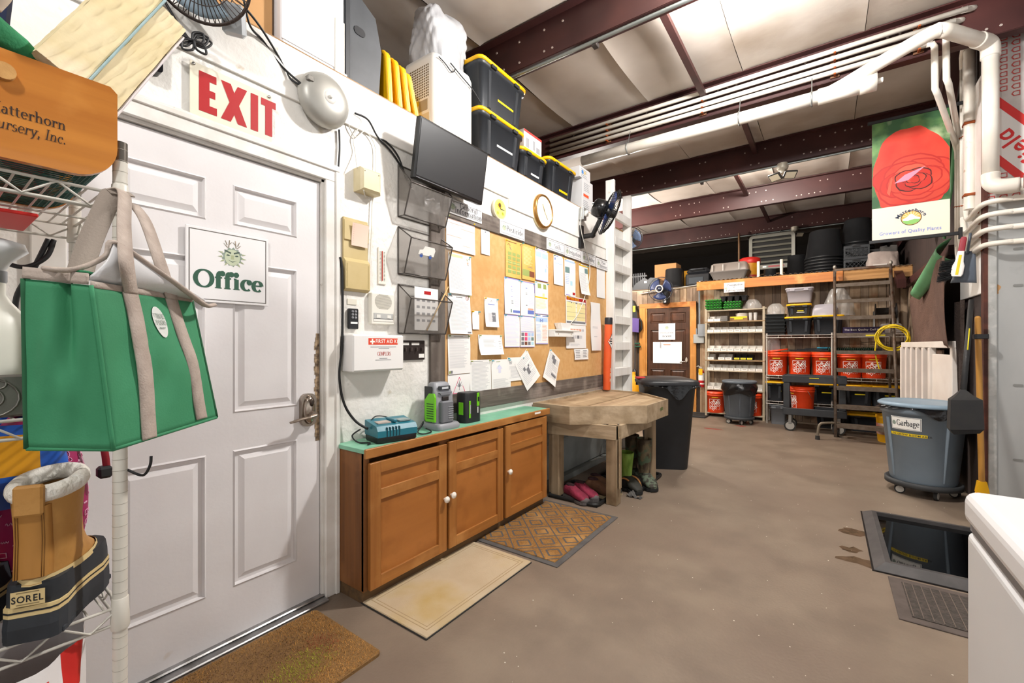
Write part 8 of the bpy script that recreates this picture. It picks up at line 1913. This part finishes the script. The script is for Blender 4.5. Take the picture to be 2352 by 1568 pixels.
b1 = dup(b0, (-1.345,.005,SHELF[2]+.006), math.radians(153), 'second tan snow boot at the edge of the view')
# ---------------------------------------------------------------- other things on the rack
t = thing('spray_bottle', 'large white pump sprayer bottle on the middle rack shelf', 'bottle', (-1.425,.105,SHELF[1]+.008)); WPL = mat('#e6e3d8', .35)
MB().lathe([(.055,0),(.06,.01),(.06,.17),(.055,.20),(.03,.235),(.022,.25),(.022,.275)], n=28).build('tank', WPL, t); MB().lathe([(.022,.275),(.024,.278),(.024,.30)], n=20).build('collar', mat('#8d8f93', .35), t); MB().lathe([(.02,.30),(.03,.32),(.055,.345),(.05,.36),(.0,.375)], n=20).build('pump_head', mat('#d5d5d6', .4), t)
MB().box(-.02,.055,.14,.01,.066,.22,0,.004).build('green_label', mat('#3fae2a', .5), t)
t = thing('metal_planter', 'embossed galvanised tin with spiral pattern on the middle rack shelf', 'tin', (-1.345,.20,SHELF[1]+.006), RZ); TIN = mat('#86837c', .38, .75, col2='#6d6a64', scale=8)
MB().box(-.30,0,0,-.03,.16,.085,0,.004).build('tin_body', TIN, t)
sp_ = [(-.105+.0028*k*.4*math.cos(k*.33),-.002,.036+.0028*k*.4*math.sin(k*.33)*.9) for k in range(8,48)]; MB().tube(sp_, .0022, 5).build('spiral_relief', TIN, t); MB().tube([(-.09+.010*math.cos(a),-.002,.068+.010*math.sin(a)) for a in [2*PI*k/14 for k in range(14)]],.0022,5,closed=True).tube([(-.115+.010*math.cos(a),-.002,.068+.010*math.sin(a)) for a in [2*PI*k/14 for k in range(14)]],.0022,5,closed=True).build('ring_reliefs', TIN, t)
def sack(name, label, loc, w, d, h, mats, mf, rz=0., seed=1):
    def f(u, v):
        a = 2*PI*u; e = lambda q: (abs(q)**.5)*(1 if q > 0 else -1); k = 1+.05*math.sin(3*a+seed+4*v)+.03*math.sin(8*a-6*v)-.10*(v-.4)**2
        return (w/2*k*e(math.cos(a)), d/2*k*e(math.sin(a)), h*v+.012*math.sin(2*a+seed)*v)
    o = MB().grid(f, 48, 16, mf=mf).build(name, mats); return tag(o, label, 'bag', None, loc, rz)
BL = [mat('#1c56b5', .45, col2='#1f63cc', scale=3), mat('#e6a010', .5), mat('#163a86', .5), mat('#7db4d9', .5)]
sack('reusable_bag', 'blue reusable bag with a yellow patch under the middle shelf', (-1.55,.115,SHELF[2]+.25), .22,.22,.17, BL, lambda u,v: 1 if ((u > .84 or u < .07) and .40 < v < .85) else (2 if v < .3 else (3 if v < .4 and u > .8 else 0)), .0, 2)
PK = mat('#8d0f4a', .6, col2='#a3145a', scale=4)
t = thing('pink_backpack', 'magenta backpack with white doodle print behind the rack post', 'backpack', (-1.60,.185,SHELF[2]+.01))
def bpk(u, v):
    a = 2*PI*u; e = lambda q: (abs(q)**.7)*(1 if q > 0 else -1); k = math.sin(PI*min(.97,max(.06,v*.9+.06)))**.45
    return (.13*k*e(math.cos(a)), .095*k*e(math.sin(a)), .42*v)
MB().grid(bpk, 40, 18).build('pack_body', PK, t)
dd = MB(); rd_ = random.Random(21)
for k in range(120):
    u, v = rd_.uniform(.72,1.28), rd_.uniform(.06,.94); s = rd_.uniform(.006,.014); kind_ = rd_.randrange(3); pts = []
    for q in range(11):
        a = 2*PI*q/10
        if kind_ == 0: du, dv = s*math.cos(a), s*math.sin(a)
        elif kind_ == 1: du, dv = s*(1 if math.cos(a) > 0 else -1), s*(1 if math.sin(a) > 0 else -1)
        else: du, dv = s*(q/5-1), s*math.sin(q*2.)*.5
        b = bpk((u+du*1.6) % 1, min(.98,max(.02,v+dv*1.6))); pts.append((b[0]*1.008,b[1]*1.008,b[2]))
    dd.tube(pts, .0010, 4, caps=False)
dd.build('doodle_print', mat('#e3a9c4', .6), t, kind='stuff')
MB().tube(spline([(.06,.09,.38),(.10,.11,.34),(.09,.12,.28)]), .008, 6).build('strap_end', mat('#8d1f2a', .6), t); MB().box(.08,.10,.255,.11,.13,.285,0,.006).build('buckle', PLAS_BLACK, t)
MB().box(.03,.085,.03,.09,.12,.06,0,.01).build('strap_knot', PLAS_BLACK, t)
RW = [mat('#ece9e8', .4, bump=.2, bscale=10), mat('#cf2a24', .5), mat('#c9c4c2', .4)]
sack('feed_bag', 'white bag with red print on the floor under the rack', (-1.47,.10,.09), .34,.30,.49, RW, lambda u,v: 1 if ((u > .86 or u < .05) and .55 < v < .93) else (1 if (.09 < u < .16 and .80 < v < .98) else (2 if v > .97 else 0)), 0., 5)
tag(MB().box(-.12,-.2,0,.12,.2,.09,0,.01).build('floor_carton', mat('#8d7a66', .8)), 'brown carton under the white feed bag', 'box', loc=(-1.50,.05,.0))
tag(MB().box(-.06,-.2,0,.15,.08,.008,0,.002).build('red_tray', mat('#d9231c', .5)), 'flat red tray under the wire hod on the top shelf', 'tray', loc=(-1.62,.10,SHELF[0]+.005-.06))
cable('black hose looping behind the top rack shelf', 'hose', [(-1.70,.12,1.52),(-1.71,.14,1.46),(-1.70,.18,1.44),(-1.69,.22,1.47),(-1.69,.235,1.52)], .006, CB)
cable('black cord hanging down behind the sprayer bottle', 'cord', [(-1.69,.225,1.52),(-1.70,.20,1.44),(-1.71,.17,1.36),(-1.72,.17,1.25)], .006, CB)
